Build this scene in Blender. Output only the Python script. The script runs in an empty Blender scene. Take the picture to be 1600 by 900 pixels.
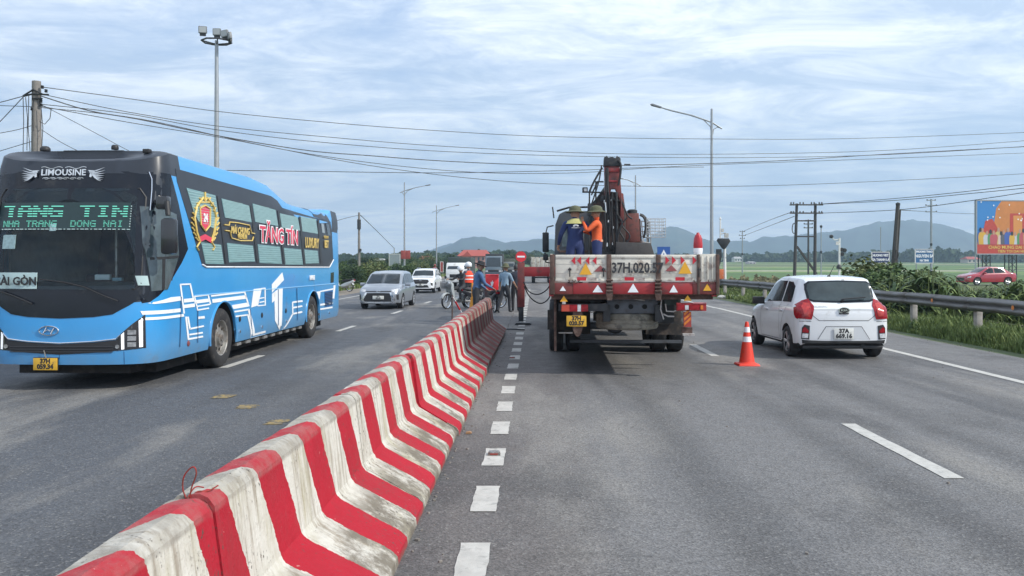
import bpy, bmesh, math, random
from mathutils import Vector, Matrix, noise
from mathutils.bvhtree import BVHTree
from mathutils.geometry import tessellate_polygon
S = bpy.context.scene
COL = S.collection
R = math.radians
rnd = random.Random(7)
# ---------------------------------------------------------------- camera
F = 1350.0; CH = 1.75; HY = 412.0      # focal length in photo pixels, eye height, horizon row
cd = bpy.data.cameras.new('camera'); cam = bpy.data.objects.new('camera', cd); COL.objects.link(cam)
cd.sensor_width = 36; cd.lens = F/1600*36; cd.shift_y = -(450-HY)/1600
cd.clip_start = .1; cd.clip_end = 20000
cam.location = (0, 0, CH); cam.rotation_euler = (R(90), 0, 0); S.camera = cam
def P(px, py, d): return Vector(((px-800)/F*d, d, CH-(py-HY)/F*d))
def G(px, py, z=0.0):
    d = (CH-z)*F/(py-HY); return Vector(((px-800)/F*d, d, z))
# ---------------------------------------------------------------- light
S.view_settings.view_transform = 'Standard'; S.view_settings.look = 'None'
S.view_settings.exposure = 0.36; S.view_settings.gamma = 1
SUN_EL, SUN_AZ = 38, 112            # azimuth clockwise from +Y (straight ahead)
sd = Vector((math.sin(R(SUN_AZ))*math.cos(R(SUN_EL)), math.cos(R(SUN_AZ))*math.cos(R(SUN_EL)), math.sin(R(SUN_EL))))
sl = bpy.data.lights.new('sun', 'SUN'); so = bpy.data.objects.new('sun', sl); COL.objects.link(so)
sl.energy = 4.0; sl.angle = R(.8); sl.color = (1, .95, .86)
so.rotation_euler = sd.to_track_quat('Z', 'Y').to_euler(); so.location = (20, -10, 30)
W = bpy.data.worlds.new('World'); S.world = W; W.use_nodes = True
def world():
    nt = W.node_tree; N = nt.nodes; L = nt.links; N.clear()
    out = N.new('ShaderNodeOutputWorld'); bg = N.new('ShaderNodeBackground'); bg.inputs[1].default_value = .1
    sky = N.new('ShaderNodeTexSky'); sky.sky_type = 'NISHITA'; sky.sun_disc = False
    sky.sun_elevation = R(SUN_EL); sky.sun_rotation = R(SUN_AZ); sky.air_density = 1.0; sky.dust_density = 1.2
    tc = N.new('ShaderNodeTexCoord'); sep = N.new('ShaderNodeSeparateXYZ'); L.new(tc.outputs['Generated'], sep.inputs[0])
    def m(op, a, b=None, c=None, clamp=False):
        n = N.new('ShaderNodeMath'); n.operation = op; n.use_clamp = clamp
        for i, v in enumerate((a, b, c)):
            if v is None: continue
            if isinstance(v, (int, float)): n.inputs[i].default_value = v
            else: L.new(v, n.inputs[i])
        return n.outputs[0]
    z = m('MAXIMUM', sep.outputs[2], 0.0); zz = m('ADD', z, .10)
    cx = m('DIVIDE', sep.outputs[0], zz); cy = m('DIVIDE', sep.outputs[1], zz)
    cb = N.new('ShaderNodeCombineXYZ'); L.new(cx, cb.inputs[0]); L.new(cy, cb.inputs[1])
    def nz(scale, detail, rough, sc, rot=0, off=0, dist=0):
        mp = N.new('ShaderNodeMapping'); mp.inputs['Scale'].default_value = sc; mp.inputs['Rotation'].default_value = (0, 0, R(rot)); mp.inputs['Location'].default_value = (off, off*.7, 0)
        L.new(cb.outputs[0], mp.inputs[0]); t = N.new('ShaderNodeTexNoise'); t.inputs['Scale'].default_value = scale
        t.inputs['Detail'].default_value = detail; t.inputs['Roughness'].default_value = rough; t.inputs['Distortion'].default_value = dist
        L.new(mp.outputs[0], t.inputs[0]); return t.outputs[0]
    big = nz(.6, 5, .55, (.8, 1, 1), 25, 3.1, .4)
    med = nz(1.7, 10, .66, (.9, 1.1, 1), -25, 8.2, .8)
    fine = nz(6.5, 9, .7, (.9, 1.1, 1), -30, 1.4, 1.0)
    s1 = m('ADD', m('MULTIPLY', big, .42), m('ADD', m('MULTIPLY', med, .38), m('MULTIPLY', fine, .2)))
    rp = N.new('ShaderNodeMapRange'); rp.interpolation_type = 'SMOOTHSTEP'
    rp.inputs[1].default_value = .36; rp.inputs[2].default_value = .56; rp.inputs[3].default_value = .22; rp.inputs[4].default_value = .97
    L.new(s1, rp.inputs[0])
    # cloud tone: bright veils and duller grey-blue bellies
    t2 = nz(1.9, 9, .65, (.8, 1.2, 1), 15, 15.2, .8)
    rb = N.new('ShaderNodeMapRange'); rb.inputs[1].default_value = .38; rb.inputs[2].default_value = .62; L.new(t2, rb.inputs[0])
    cc = N.new('ShaderNodeMix'); cc.data_type = 'RGBA'; L.new(rb.outputs[0], cc.inputs[0])
    cc.inputs[6].default_value = (5.4, 6.5, 8.3, 1); cc.inputs[7].default_value = (12.0, 12.2, 12.4, 1)
    blue = N.new('ShaderNodeMix'); blue.data_type = 'RGBA'; blue.inputs[0].default_value = .72
    L.new(sky.outputs[0], blue.inputs[6]); blue.inputs[7].default_value = (3.5, 5.1, 8.4, 1)
    mx = N.new('ShaderNodeMix'); mx.data_type = 'RGBA'; L.new(rp.outputs[0], mx.inputs[0])
    L.new(blue.outputs[2], mx.inputs[6]); L.new(cc.outputs[2], mx.inputs[7])
    # damp air low over the horizon
    hz = m('POWER', m('SUBTRACT', 1.0, z, clamp=True), 9.0)
    h2 = N.new('ShaderNodeMix'); h2.data_type = 'RGBA'; L.new(m('MULTIPLY', hz, .6), h2.inputs[0])
    L.new(mx.outputs[2], h2.inputs[6]); h2.inputs[7].default_value = (9.4, 10.6, 11.6, 1)
    L.new(h2.outputs[2], bg.inputs[0]); L.new(bg.outputs[0], out.inputs[0])
world()
# ---------------------------------------------------------------- materials
MATS = {}
def mat(name, col, rough=.6, metal=0, var=.0, vscale=4, dirt=None, dirt_amt=0, dscale=2.5, bump=0, bscale=40, emit=0, coat=0, spec=.5, stretch=(1, 1, 1), trans=0, zdust=None):
    if name in MATS: return MATS[name]
    m = bpy.data.materials.new(name); m.use_nodes = True; MATS[name] = m
    nt = m.node_tree; N = nt.nodes; L = nt.links; b = N['Principled BSDF']
    b.inputs['Roughness'].default_value = rough; b.inputs['Metallic'].default_value = metal
    b.inputs['Specular IOR Level'].default_value = spec; b.inputs['Coat Weight'].default_value = coat
    b.inputs['Coat Roughness'].default_value = .08; b.inputs['Transmission Weight'].default_value = trans
    c4 = (*col, 1); tc = N.new('ShaderNodeTexCoord'); mp = N.new('ShaderNodeMapping'); mp.inputs['Scale'].default_value = stretch
    L.new(tc.outputs['Object'], mp.inputs[0]); cur = None
    def noi(sc, det=6):
        t = N.new('ShaderNodeTexNoise'); t.inputs['Scale'].default_value = sc; t.inputs['Detail'].default_value = det; t.inputs['Roughness'].default_value = .65
        L.new(mp.outputs[0], t.inputs[0]); return t.outputs[0]
    rgb = N.new('ShaderNodeRGB'); rgb.outputs[0].default_value = c4; cur = rgb.outputs[0]
    if var:
        hs = N.new('ShaderNodeMapRange'); hs.inputs[1].default_value = .3; hs.inputs[2].default_value = .7
        hs.inputs[3].default_value = 1-var; hs.inputs[4].default_value = 1+var; L.new(noi(vscale), hs.inputs[0])
        v = N.new('ShaderNodeVectorMath'); v.operation = 'SCALE'; L.new(cur, v.inputs[0]); L.new(hs.outputs[0], v.inputs['Scale']); cur = v.outputs[0]
    if dirt:
        r = N.new('ShaderNodeMapRange'); r.interpolation_type = 'SMOOTHSTEP'
        r.inputs[1].default_value = .62-.3*dirt_amt; r.inputs[2].default_value = .72-.15*dirt_amt; r.inputs[3].default_value = 0; r.inputs[4].default_value = min(1, .5+dirt_amt*.5)
        L.new(noi(dscale, 10), r.inputs[0]); x = N.new('ShaderNodeMix'); x.data_type = 'RGBA'
        L.new(r.outputs[0], x.inputs[0]); L.new(cur, x.inputs[6]); x.inputs[7].default_value = (*dirt, 1); cur = x.outputs[2]
    if zdust:
        sp = N.new('ShaderNodeSeparateXYZ'); L.new(tc.outputs['Object'], sp.inputs[0]); r = N.new('ShaderNodeMapRange'); r.interpolation_type = 'SMOOTHSTEP'
        r.inputs[1].default_value = zdust[0]; r.inputs[2].default_value = zdust[1]; r.inputs[3].default_value = 1; r.inputs[4].default_value = 0; L.new(sp.outputs[2], r.inputs[0])
        q = N.new('ShaderNodeMath'); q.operation = 'MULTIPLY'; L.new(r.outputs[0], q.inputs[0]); L.new(noi(3, 8), q.inputs[1]); q2 = N.new('ShaderNodeMath'); q2.operation = 'MULTIPLY'; q2.use_clamp = True; L.new(q.outputs[0], q2.inputs[0]); q2.inputs[1].default_value = zdust[3]
        x = N.new('ShaderNodeMix'); x.data_type = 'RGBA'; L.new(q2.outputs[0], x.inputs[0]); L.new(cur, x.inputs[6]); x.inputs[7].default_value = (*zdust[2], 1); cur = x.outputs[2]
    L.new(cur, b.inputs['Base Color'])
    if bump:
        bp = N.new('ShaderNodeBump'); bp.inputs['Strength'].default_value = bump; bp.inputs['Distance'].default_value = .01
        L.new(noi(bscale, 4), bp.inputs['Height']); L.new(bp.outputs[0], b.inputs['Normal'])
    if emit:
        b.inputs['Emission Color'].default_value = c4; b.inputs['Emission Strength'].default_value = emit
    return m
# ---------------------------------------------------------------- objects
def tag(o, label=None, cat=None, group=None, kind=None):
    if label: o['label'] = label
    if cat: o['category'] = cat
    if group: o['group'] = group
    if kind: o['kind'] = kind
    return o
def thing(name, label, cat, loc=(0, 0, 0), rotz=0, group=None, scale=1):
    o = bpy.data.objects.new(name, None); COL.objects.link(o); o.location = loc; o.rotation_euler = (0, 0, rotz); o.scale = (scale,)*3
    o.empty_display_size = .2
    return tag(o, label, cat, group)
def link(name, me, parent=None, loc=None):
    o = bpy.data.objects.new(name, me); COL.objects.link(o)
    if parent is not None: o.parent = parent
    if loc is not None: o.location = loc
    return o
def copy_tree(o, parent=None):
    c = o.copy(); COL.objects.link(c)
    if parent is not None: c.parent = parent
    for ch in [x for x in CHILD.get(o.name, [])]:
        copy_tree(ch, c)
    return c
CHILD = {}
def index_children():
    CHILD.clear()
    for o in COL.objects:
        if o.parent: CHILD.setdefault(o.parent.name, []).append(o)
def smooth(me, ang=35):
    me.shade_smooth(); me.set_sharp_from_angle(angle=R(ang))
class MB:
    def __init__(s): s.v = []; s.f = []; s.m = []
    def add(s, vs, fs, mi=0):
        o = len(s.v); s.v += [tuple(v) for v in vs]; s.f += [tuple(i+o for i in f) for f in fs]; s.m += [mi]*len(fs); return s
    def box(s, c, sz, mi=0, rot=None, taper=1):
        x, y, z = sz[0]/2, sz[1]/2, sz[2]/2
        vs = [Vector((a*x*(taper if k > 0 else 1), b*y*(taper if k > 0 else 1), k*z)) for k in (-1, 1) for a, b in ((-1, -1), (1, -1), (1, 1), (-1, 1))]
        if rot is not None: vs = [rot @ v for v in vs]
        c = Vector(c); vs = [v+c for v in vs]
        return s.add(vs, [(3, 2, 1, 0), (4, 5, 6, 7), (0, 1, 5, 4), (1, 2, 6, 5), (2, 3, 7, 6), (3, 0, 4, 7)], mi)
    def bar(s, a, b, w, h, mi=0):
        a = Vector(a); b = Vector(b); d = b-a; q = d.to_track_quat('Y', 'Z').to_matrix()
        return s.box((a+b)/2, (w, d.length, h), mi, q)
    def cyl(s, a, b, r0, r1=None, n=12, mi=0, caps=True):
        if r1 is None: r1 = r0
        a = Vector(a); b = Vector(b); q = (b-a).to_track_quat('Z', 'Y').to_matrix(); vs = []
        for c, r in ((a, r0), (b, r1)):
            for i in range(n):
                t = 2*math.pi*i/n; vs.append(c+q @ Vector((r*math.cos(t), r*math.sin(t), 0)))
        fs = [(i, (i+1) % n, n+(i+1) % n, n+i) for i in range(n)]
        if caps: fs += [tuple(range(n-1, -1, -1)), tuple(range(n, 2*n))]
        return s.add(vs, fs, mi)
    def tube(s, pts, r, n=8, mi=0):
        pts = [Vector(p) for p in pts]; vs = []; fs = []; N = len(pts); up = None
        for i, p in enumerate(pts):
            t = (pts[min(i+1, N-1)]-pts[max(i-1, 0)]).normalized()
            if up is None: up = t.orthogonal().normalized()
            up = (up-t*up.dot(t)).normalized(); sd_ = t.cross(up); rr = r[i] if isinstance(r, (list, tuple)) else r
            for k in range(n):
                a = 2*math.pi*k/n; vs.append(p+up*rr*math.cos(a)+sd_*rr*math.sin(a))
        for i in range(N-1):
            for k in range(n): fs.append((i*n+k, i*n+(k+1) % n, (i+1)*n+(k+1) % n, (i+1)*n+k))
        fs += [tuple(range(n-1, -1, -1)), tuple(range((N-1)*n, N*n))]
        return s.add(vs, fs, mi)
    def lathe(s, prof, c=(0, 0, 0), axis='Z', n=20, mi=0, sx=1, sy=1, caps=True):
        vs = []; fs = []; c = Vector(c)
        for r, h in prof:
            for i in range(n):
                t = 2*math.pi*i/n; x, y = r*math.cos(t)*sx, r*math.sin(t)*sy
                v = Vector((x, y, h)) if axis == 'Z' else (Vector((h, x, y)) if axis == 'X' else Vector((y, h, x))); vs.append(v+c)
        m_ = len(prof)
        for j in range(m_-1):
            for i in range(n): fs.append((j*n+i, j*n+(i+1) % n, (j+1)*n+(i+1) % n, (j+1)*n+i))
        if caps and prof[0][0] > 1e-4: fs.append(tuple(range(n-1, -1, -1)))
        if caps and prof[-1][0] > 1e-4: fs.append(tuple(range((m_-1)*n, m_*n)))
        return s.add(vs, fs, mi)
    def prism(s, poly, lo, hi, axis='Y', mi=0):
        """extrude a 2-D outline: axis Y -> (x,z), X -> (y,z), Z -> (x,y)"""
        def mk(a, b, h): return Vector((a, h, b)) if axis == 'Y' else (Vector((h, a, b)) if axis == 'X' else Vector((a, b, h)))
        n = len(poly); vs = [mk(a, b, lo) for a, b in poly]+[mk(a, b, hi) for a, b in poly]
        tri = tessellate_polygon([[Vector((a, b, 0)) for a, b in poly]])
        fs = [(i, (i+1) % n, n+(i+1) % n, n+i) for i in range(n)]+[t for t in tri]+[tuple(n+i for i in reversed(t)) for t in tri]
        return s.add(vs, fs, mi)
    def mesh(s, mats, bevel=0, ang=35, merge=False, sm=True):
        me = bpy.data.meshes.new('mesh'); me.from_pydata(s.v, [], s.f); me.polygons.foreach_set('material_index', s.m)
        for k in (mats if isinstance(mats, (list, tuple)) else [mats]): me.materials.append(k)
        bm = bmesh.new(); bm.from_mesh(me)
        if merge: bmesh.ops.remove_doubles(bm, verts=bm.verts, dist=1e-5)
        bmesh.ops.recalc_face_normals(bm, faces=bm.faces)
        if bevel:
            es = [e for e in bm.edges if len(e.link_faces) == 2 and e.calc_face_angle(0) > R(40)]
            bmesh.ops.bevel(bm, geom=es, offset=bevel, segments=2, affect='EDGES', profile=.5, clamp_overlap=True)
        bm.to_mesh(me); bm.free()
        if sm: smooth(me, ang)
        return me
    def build(s, name, mats, parent=None, bevel=0, loc=None, **k):
        return link(name, s.mesh(mats, bevel, **k), parent, loc)
def text(name, body, size, m, parent, M, ext=.004, align='CENTER', sx=1, offset=0, shear=0, bold=0):
    """lettering laid out in its own XY plane, placed by matrix M (local to parent)"""
    c = bpy.data.curves.new(name, 'FONT'); c.body = body; c.size = size; c.extrude = ext; c.align_x = align; c.align_y = 'CENTER'; c.resolution_u = 2
    c.offset = offset+bold; c.shear = shear
    o = bpy.data.objects.new('tmp', c); COL.objects.link(o); dg = bpy.context.evaluated_depsgraph_get()
    me = bpy.data.meshes.new_from_object(o.evaluated_get(dg)); COL.objects.unlink(o); bpy.data.objects.remove(o)
    me.materials.clear(); me.materials.append(m); t = link(name, me, parent); t.matrix_local = M @ Matrix.Diagonal((sx, 1, 1, 1))
    return t
def MX(loc, xaxis, yaxis):
    x = Vector(xaxis).normalized(); y = Vector(yaxis).normalized(); z = x.cross(y)
    m = Matrix((x, y, z)).transposed().to_4x4(); m.translation = Vector(loc); return m
def rear_M(x, y, z): return MX((x, y, z), (1, 0, 0), (0, 0, 1))           # reads from -Y
def front_M(x, y, z): return rear_M(x, y, z)
def side_M(x, y, z): return MX((x, y, z), (0, 1, 0), (0, 0, 1))           # reads from +X
def text_deps(): pass
# ---- skins traced in a view direction and laid on a body
AX = {'right': (lambda a, b: Vector((9, a, b)), Vector((-1, 0, 0))), 'left': (lambda a, b: Vector((-9, a, b)), Vector((1, 0, 0))),
      'rear': (lambda a, b: Vector((a, -9, b)), Vector((0, 1, 0))), 'front': (lambda a, b: Vector((a, 40, b)), Vector((0, -1, 0)))}
def bvh(me): return BVHTree.FromPolygons([v.co.copy() for v in me.vertices], [tuple(p.vertices) for p in me.polygons])
def patch(name, tree, view, poly, m, parent, off=.004, grid=.12, skirt=.012, ang=40):
    if isinstance(poly, tuple) and isinstance(poly[0], (int, float)) and len(poly) == 4:
        a0, b0, a1, b1 = poly; poly = [(a0, b0), (a1, b0), (a1, b1), (a0, b1)]
    bm = bmesh.new(); vs = [bm.verts.new((a, b, 0)) for a, b in poly]; f = bm.faces.new(vs)
    bmesh.ops.triangulate(bm, faces=[f])
    for ax in (0, 1):
        lo = min(p[ax] for p in poly); hi = max(p[ax] for p in poly); k = int((hi-lo)/grid)
        for i in range(1, k+1):
            co = [0, 0, 0]; co[ax] = lo+(hi-lo)*i/(k+1); no = [0, 0, 0]; no[ax] = 1
            bmesh.ops.bisect_plane(bm, geom=bm.verts[:]+bm.edges[:]+bm.faces[:], plane_co=co, plane_no=no)
    org, dr = AX[view]
    for v in bm.verts:
        o = org(v.co.x, v.co.y); h = tree.ray_cast(o, dr)
        if h[0] is None:
            h = tree.find_nearest(o+dr*9)
            if view in ('rear', 'front', 'left', 'right'):
                q = h[0]
        n = h[1]
        if n.dot(dr) > 0: n = -n
        v.co = h[0]+n*off
    bm.normal_update()
    be = [e for e in bm.edges if e.is_boundary]
    if skirt and be:
        r = bmesh.ops.extrude_edge_only(bm, edges=be)
        for v in [x for x in r['geom'] if isinstance(x, bmesh.types.BMVert)]: v.co = v.co+dr*skirt
    bmesh.ops.recalc_face_normals(bm, faces=bm.faces)
    me = bpy.data.meshes.new(name); bm.to_mesh(me); bm.free(); me.materials.append(m); smooth(me, ang)
    return link(name, me, parent)
def interp(cp, y):
    if y <= cp[0][0]: return cp[0][1]
    for (a, u), (b, v) in zip(cp, cp[1:]):
        if y <= b:
            t = (y-a)/(b-a); return u+(v-u)*t
    return cp[-1][1]
# ================================================================ ground, road, markings
SL = .026                                     # the road drifts this much to the right per metre
def road_x(u, y): return u+SL*y
def asphalt():
    m = bpy.data.materials.new('asphalt'); m.use_nodes = True; nt = m.node_tree; N = nt.nodes; L = nt.links; b = N['Principled BSDF']
    tc = N.new('ShaderNodeTexCoord')
    def noi(sc, det, st=(1, 1, 1), rough=.6, loc=(0, 0, 0)):
        mp = N.new('ShaderNodeMapping'); mp.inputs['Scale'].default_value = st; mp.inputs['Location'].default_value = loc; L.new(tc.outputs['Object'], mp.inputs[0])
        t = N.new('ShaderNodeTexNoise'); t.inputs['Scale'].default_value = sc; t.inputs['Detail'].default_value = det; t.inputs['Roughness'].default_value = rough
        L.new(mp.outputs[0], t.inputs[0]); return t.outputs[0]
    def rng(x, a, b_, c, d, sm=False):
        r = N.new('ShaderNodeMapRange'); r.inputs[1].default_value = a; r.inputs[2].default_value = b_; r.inputs[3].default_value = c; r.inputs[4].default_value = d
        if sm: r.interpolation_type = 'SMOOTHSTEP'
        L.new(x, r.inputs[0]); return r.outputs[0]
    def mul(x, y):
        n = N.new('ShaderNodeMath'); n.operation = 'MULTIPLY'
        for i, v in enumerate((x, y)):
            if isinstance(v, (int, float)): n.inputs[i].default_value = v
            else: L.new(v, n.inputs[i])
        return n.outputs[0]
    def mixc(fac, a, b_):
        x = N.new('ShaderNodeMix'); x.data_type = 'RGBA'
        for i, v in ((0, fac), (6, a), (7, b_)):
            if isinstance(v, tuple): x.inputs[i].default_value = (*v, 1)
            elif isinstance(v, (int, float)): x.inputs[i].default_value = v
            else: L.new(v, x.inputs[i])
        return x.outputs[2]
    sep = N.new('ShaderNodeSeparateXYZ'); L.new(tc.outputs['Object'], sep.inputs[0])
    # across-road coordinate (road drifts)
    u = N.new('ShaderNodeMath'); u.operation = 'MULTIPLY_ADD'; L.new(sep.outputs[1], u.inputs[0]); u.inputs[1].default_value = -SL; L.new(sep.outputs[0], u.inputs[2])
    us = u.outputs[0]
    wob = noi(.5, 3, (1, .3, 1)); uw = N.new('ShaderNodeMath'); uw.operation = 'MULTIPLY_ADD'; L.new(wob, uw.inputs[0]); uw.inputs[1].default_value = .5; L.new(us, uw.inputs[2])
    left = rng(uw.outputs[0], -1.2, -.6, 1, 0, True)          # older darker asphalt left of the barrier
    brown = rng(uw.outputs[0], .45, .95, 1, 0, True)          # dusty strip along the barrier
    base = mixc(left, (.140, .137, .136), (.080, .084, .093))
    f1 = N.new('ShaderNodeMath'); f1.operation = 'MULTIPLY'; L.new(brown, f1.inputs[0]); f1.inputs[1].default_value = .6
    inv = N.new('ShaderNodeMath'); inv.operation = 'SUBTRACT'; inv.inputs[0].default_value = 1; L.new(left, inv.inputs[1])
    base = mixc(mul(f1.outputs[0], inv.outputs[0]), base, (.105, .092, .085))
    # wheel tracks, long smears, patches
    base = mixc(rng(noi(.9, 5, (1, .06, 1), .55), .50, .66, 0, .6, True), base, (.055, .056, .060))
    base = mixc(rng(noi(1.3, 6, (.5, .12, 1), .6, (7, 3, 0)), .50, .66, 0, .8, True), base, (.20, .190, .175))
    base = mixc(rng(noi(.45, 7, (1, .5, 1), .65, (2, 9, 0)), .5, .66, 0, .6, True), base, (.058, .057, .058))
    base = mixc(rng(noi(2.2, 9, (1, .22, 1), .7, (12, 5, 0)), .66, .7, 0, .55, True), base, (.035, .035, .038))
    base = mixc(rng(noi(5.5, 9, (1, .5, 1), .75, (1, 2, 0)), .60, .66, 0, .35, True), base, (.045, .045, .047))
    # polished wheel paths run along the lanes
    for c0, w0 in ((1.35, .42), (2.85, .42), (4.35, .4), (6.0, .4), (-3.2, .45), (-6.2, .5), (-7.8, .5)):
        t0 = N.new('ShaderNodeMath'); t0.operation = 'SUBTRACT'; L.new(uw.outputs[0], t0.inputs[0]); t0.inputs[1].default_value = c0+.25
        t1 = N.new('ShaderNodeMath'); t1.operation = 'ABSOLUTE'; L.new(t0.outputs[0], t1.inputs[0])
        base = mixc(mul(rng(t1.outputs[0], 0, w0, .62, 0, True), rng(noi(1.1, 4, (1, .12, 1), .6, (c0, 0, 0)), .3, .6, .2, 1)), base, (.062, .061, .062) if c0 > 0 else (.10, .10, .102))
    # aggregate
    vor = N.new('ShaderNodeTexVoronoi'); vor.inputs['Scale'].default_value = 75; L.new(tc.outputs['Object'], vor.inputs['Vector'])
    sc = N.new('ShaderNodeSeparateColor'); L.new(vor.outputs['Color'], sc.inputs[0])
    g = rng(sc.outputs[0], 0, 1, .68, 1.34)
    v = N.new('ShaderNodeVectorMath'); v.operation = 'SCALE'; L.new(base, v.inputs[0]); L.new(g, v.inputs['Scale'])
    sp = rng(sc.outputs[1], .93, .97, 0, .5); col = mixc(sp, v.outputs[0], (.26, .255, .24))
    cr = N.new('ShaderNodeTexVoronoi'); cr.feature = 'DISTANCE_TO_EDGE'; cr.inputs['Scale'].default_value = .35
    mpd = N.new('ShaderNodeMapping'); mpd.inputs['Scale'].default_value = (1, .35, 1)
    nn = N.new('ShaderNodeTexNoise'); nn.inputs['Scale'].default_value = 1.2; nn.inputs['Detail'].default_value = 8; L.new(tc.outputs['Object'], nn.inputs[0])
    vm = N.new('ShaderNodeVectorMath'); vm.operation = 'MULTIPLY_ADD'; L.new(nn.outputs['Color'], vm.inputs[0]); vm.inputs[1].default_value = (1.6, 1.6, 0); L.new(tc.outputs['Object'], vm.inputs[2])
    L.new(vm.outputs[0], mpd.inputs[0]); L.new(mpd.outputs[0], cr.inputs['Vector'])
    col = mixc(rng(cr.outputs[0], 0, .005, .22, 0), col, (.03, .03, .03))
    L.new(col, b.inputs['Base Color']); b.inputs['Specular IOR Level'].default_value = .35
    L.new(rng(noi(3, 4), .3, .7, .62, .85), b.inputs['Roughness'])
    bp = N.new('ShaderNodeBump'); bp.inputs['Strength'].default_value = .5; bp.inputs['Distance'].default_value = .006
    L.new(vor.outputs['Distance'], bp.inputs['Height']); L.new(bp.outputs[0], b.inputs['Normal'])
    return m
ASPH = asphalt()
def sheet(name, pts, z, m, kind='structure', lift=None):
    """flat sheet from an outline of (x, y)"""
    b = MB(); n = len(pts); tri = tessellate_polygon([[Vector((x, y, 0)) for x, y in pts]])
    b.add([(x, y, z) for x, y in pts], [t for t in tri]); o = b.build(name, m, sm=False); o['kind'] = kind; return o
GRASSM = mat('verge_soil', (.06, .085, .03), .95, var=.35, vscale=.8, dirt=(.16, .13, .09), dirt_amt=.3, dscale=.6, bump=.8, bscale=8)
DIRT = mat('dusty_verge', (.2, .17, .135), .95, var=.25, vscale=1.5, dirt=(.10, .10, .085), dirt_amt=.4, dscale=.8, bump=.7, bscale=12)
def fieldz(x, y):
    r = max(0.0, min(1.0, (y-90)/620)); r = r*r*(3-2*r)
    return -.55+r*3.6+.05*math.sin(x*.02)
def field_mat():
    m = bpy.data.materials.new('rice_field'); m.use_nodes = True; nt = m.node_tree; N = nt.nodes; L = nt.links; b = N['Principled BSDF']
    tc = N.new('ShaderNodeTexCoord'); mp = N.new('ShaderNodeMapping'); mp.inputs['Scale'].default_value = (.011, .05, 1); mp.inputs['Rotation'].default_value = (0, 0, .05); L.new(tc.outputs['Object'], mp.inputs[0])
    vo = N.new('ShaderNodeTexVoronoi'); vo.distance = 'CHEBYCHEV'; vo.inputs['Randomness'].default_value = .55; vo.inputs['Scale'].default_value = 1; L.new(mp.outputs[0], vo.inputs['Vector'])
    sc = N.new('ShaderNodeSeparateColor'); L.new(vo.outputs['Color'], sc.inputs[0])
    cr = N.new('ShaderNodeValToRGB'); L.new(sc.outputs[0], cr.inputs[0]); e = cr.color_ramp; e.interpolation = 'CONSTANT'
    cols = [(0, (.06, .12, .025)), (.2, (.11, .18, .035)), (.36, (.03, .06, .02)), (.5, (.19, .23, .08)), (.66, (.075, .14, .03)), (.84, (.28, .28, .18))]
    e.elements[0].position = 0; e.elements[0].color = (*cols[0][1], 1); e.elements[1].position = cols[1][0]; e.elements[1].color = (*cols[1][1], 1)
    for p, c in cols[2:]:
        k = e.elements.new(p); k.color = (*c, 1)
    no = N.new('ShaderNodeTexNoise'); no.inputs['Scale'].default_value = .6; no.inputs['Detail'].default_value = 8; L.new(tc.outputs['Object'], no.inputs[0])
    mr = N.new('ShaderNodeMapRange'); mr.inputs[1].default_value = .3; mr.inputs[2].default_value = .7; mr.inputs[3].default_value = .7; mr.inputs[4].default_value = 1.3; L.new(no.outputs[0], mr.inputs[0])
    v = N.new('ShaderNodeVectorMath'); v.operation = 'SCALE'; L.new(cr.outputs[0], v.inputs[0]); L.new(mr.outputs[0], v.inputs['Scale'])
    L.new(v.outputs[0], b.inputs['Base Color']); b.inputs['Roughness'].default_value = .9
    return m
def build_ground():
    ys = [-60, 0, 30, 60, 90]+[90+i*31 for i in range(1, 21)]+[900, 1400, 2200, 3600]
    xs = [-3200, -1600, -800, -400, -200, -100, -50, -20, 0, 20, 50, 100, 200, 400, 800, 1600, 3200]
    b = MB(); vs = [(x, y, fieldz(x, y)) for y in ys for x in xs]; n = len(xs)
    b.add(vs, [(j*n+i, j*n+i+1, (j+1)*n+i+1, (j+1)*n+i) for j in range(len(ys)-1) for i in range(n-1)])
    tag(b.build('field', field_mat(), sm=False), kind='structure')
    # road embankment: verge sheets left and right slope down to the fields
    Y0, Y1 = -30, 560
    for nm, us, m in (('verge', ((8.95, 0), (12.5, -.06), (15.5, -.75)), GRASSM), ('verge', ((-10.2, 0), (-13, -.03), (-19, -.75)), DIRT)):
        b = MB(); k = 60; vs = []
        for j in range(k+1):
            y = Y0+(Y1-Y0)*(j/k)**2
            dz = max(0, fieldz(0, y)+.55)
            for u, z in us: vs.append((road_x(u, y), y, z-.012+(0 if z > -.5 else 0)))
        w = len(us); b.add(vs, [(j*w+i, j*w+i+1, (j+1)*w+i+1, (j+1)*w+i) for j in range(k) for i in range(w-1)])
        tag(b.build(nm, m, sm=False), kind='structure')
    # carriageway with gently irregular shoulder edges
    b = MB(); vs = []; k = 160; U = [-10.6, -8, -5, -2, 0, 2, 5, 7, 9.05]
    for j in range(k+1):
        y = Y0+(Y1-Y0)*(j/k)**1.7
        for i, u in enumerate(U):
            if i in (0, len(U)-1): u += .12*noise.noise(Vector((y*.35, i, 0)))+.05*noise.noise(Vector((y*2, i, 0)))
            vs.append((road_x(u, y), y, 0))
    w = len(U); b.add(vs, [(j*w+i, j*w+i+1, (j+1)*w+i+1, (j+1)*w+i) for j in range(k) for i in range(w-1)])
    tag(b.build('road', ASPH, sm=False), kind='structure')
    # railway side road (where the red car drives)
    m = mat('side_road', (.085, .11, .045), .95, var=.3, vscale=.5, dirt=(.16, .15, .11), dirt_amt=.4, dscale=.6)
    b = MB(); b.prism([(66, -.6), (68.2, .0), (75, .0), (77.5, -.6)], 22, 110, 'X')
    ob = b.build('side_road', m); ob['kind'] = 'structure'
build_ground()
PAINT = mat('road_paint', (.44, .43, .40), .8, var=.15, vscale=6, dirt=(.2, .2, .19), dirt_amt=.32, dscale=9)
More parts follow.
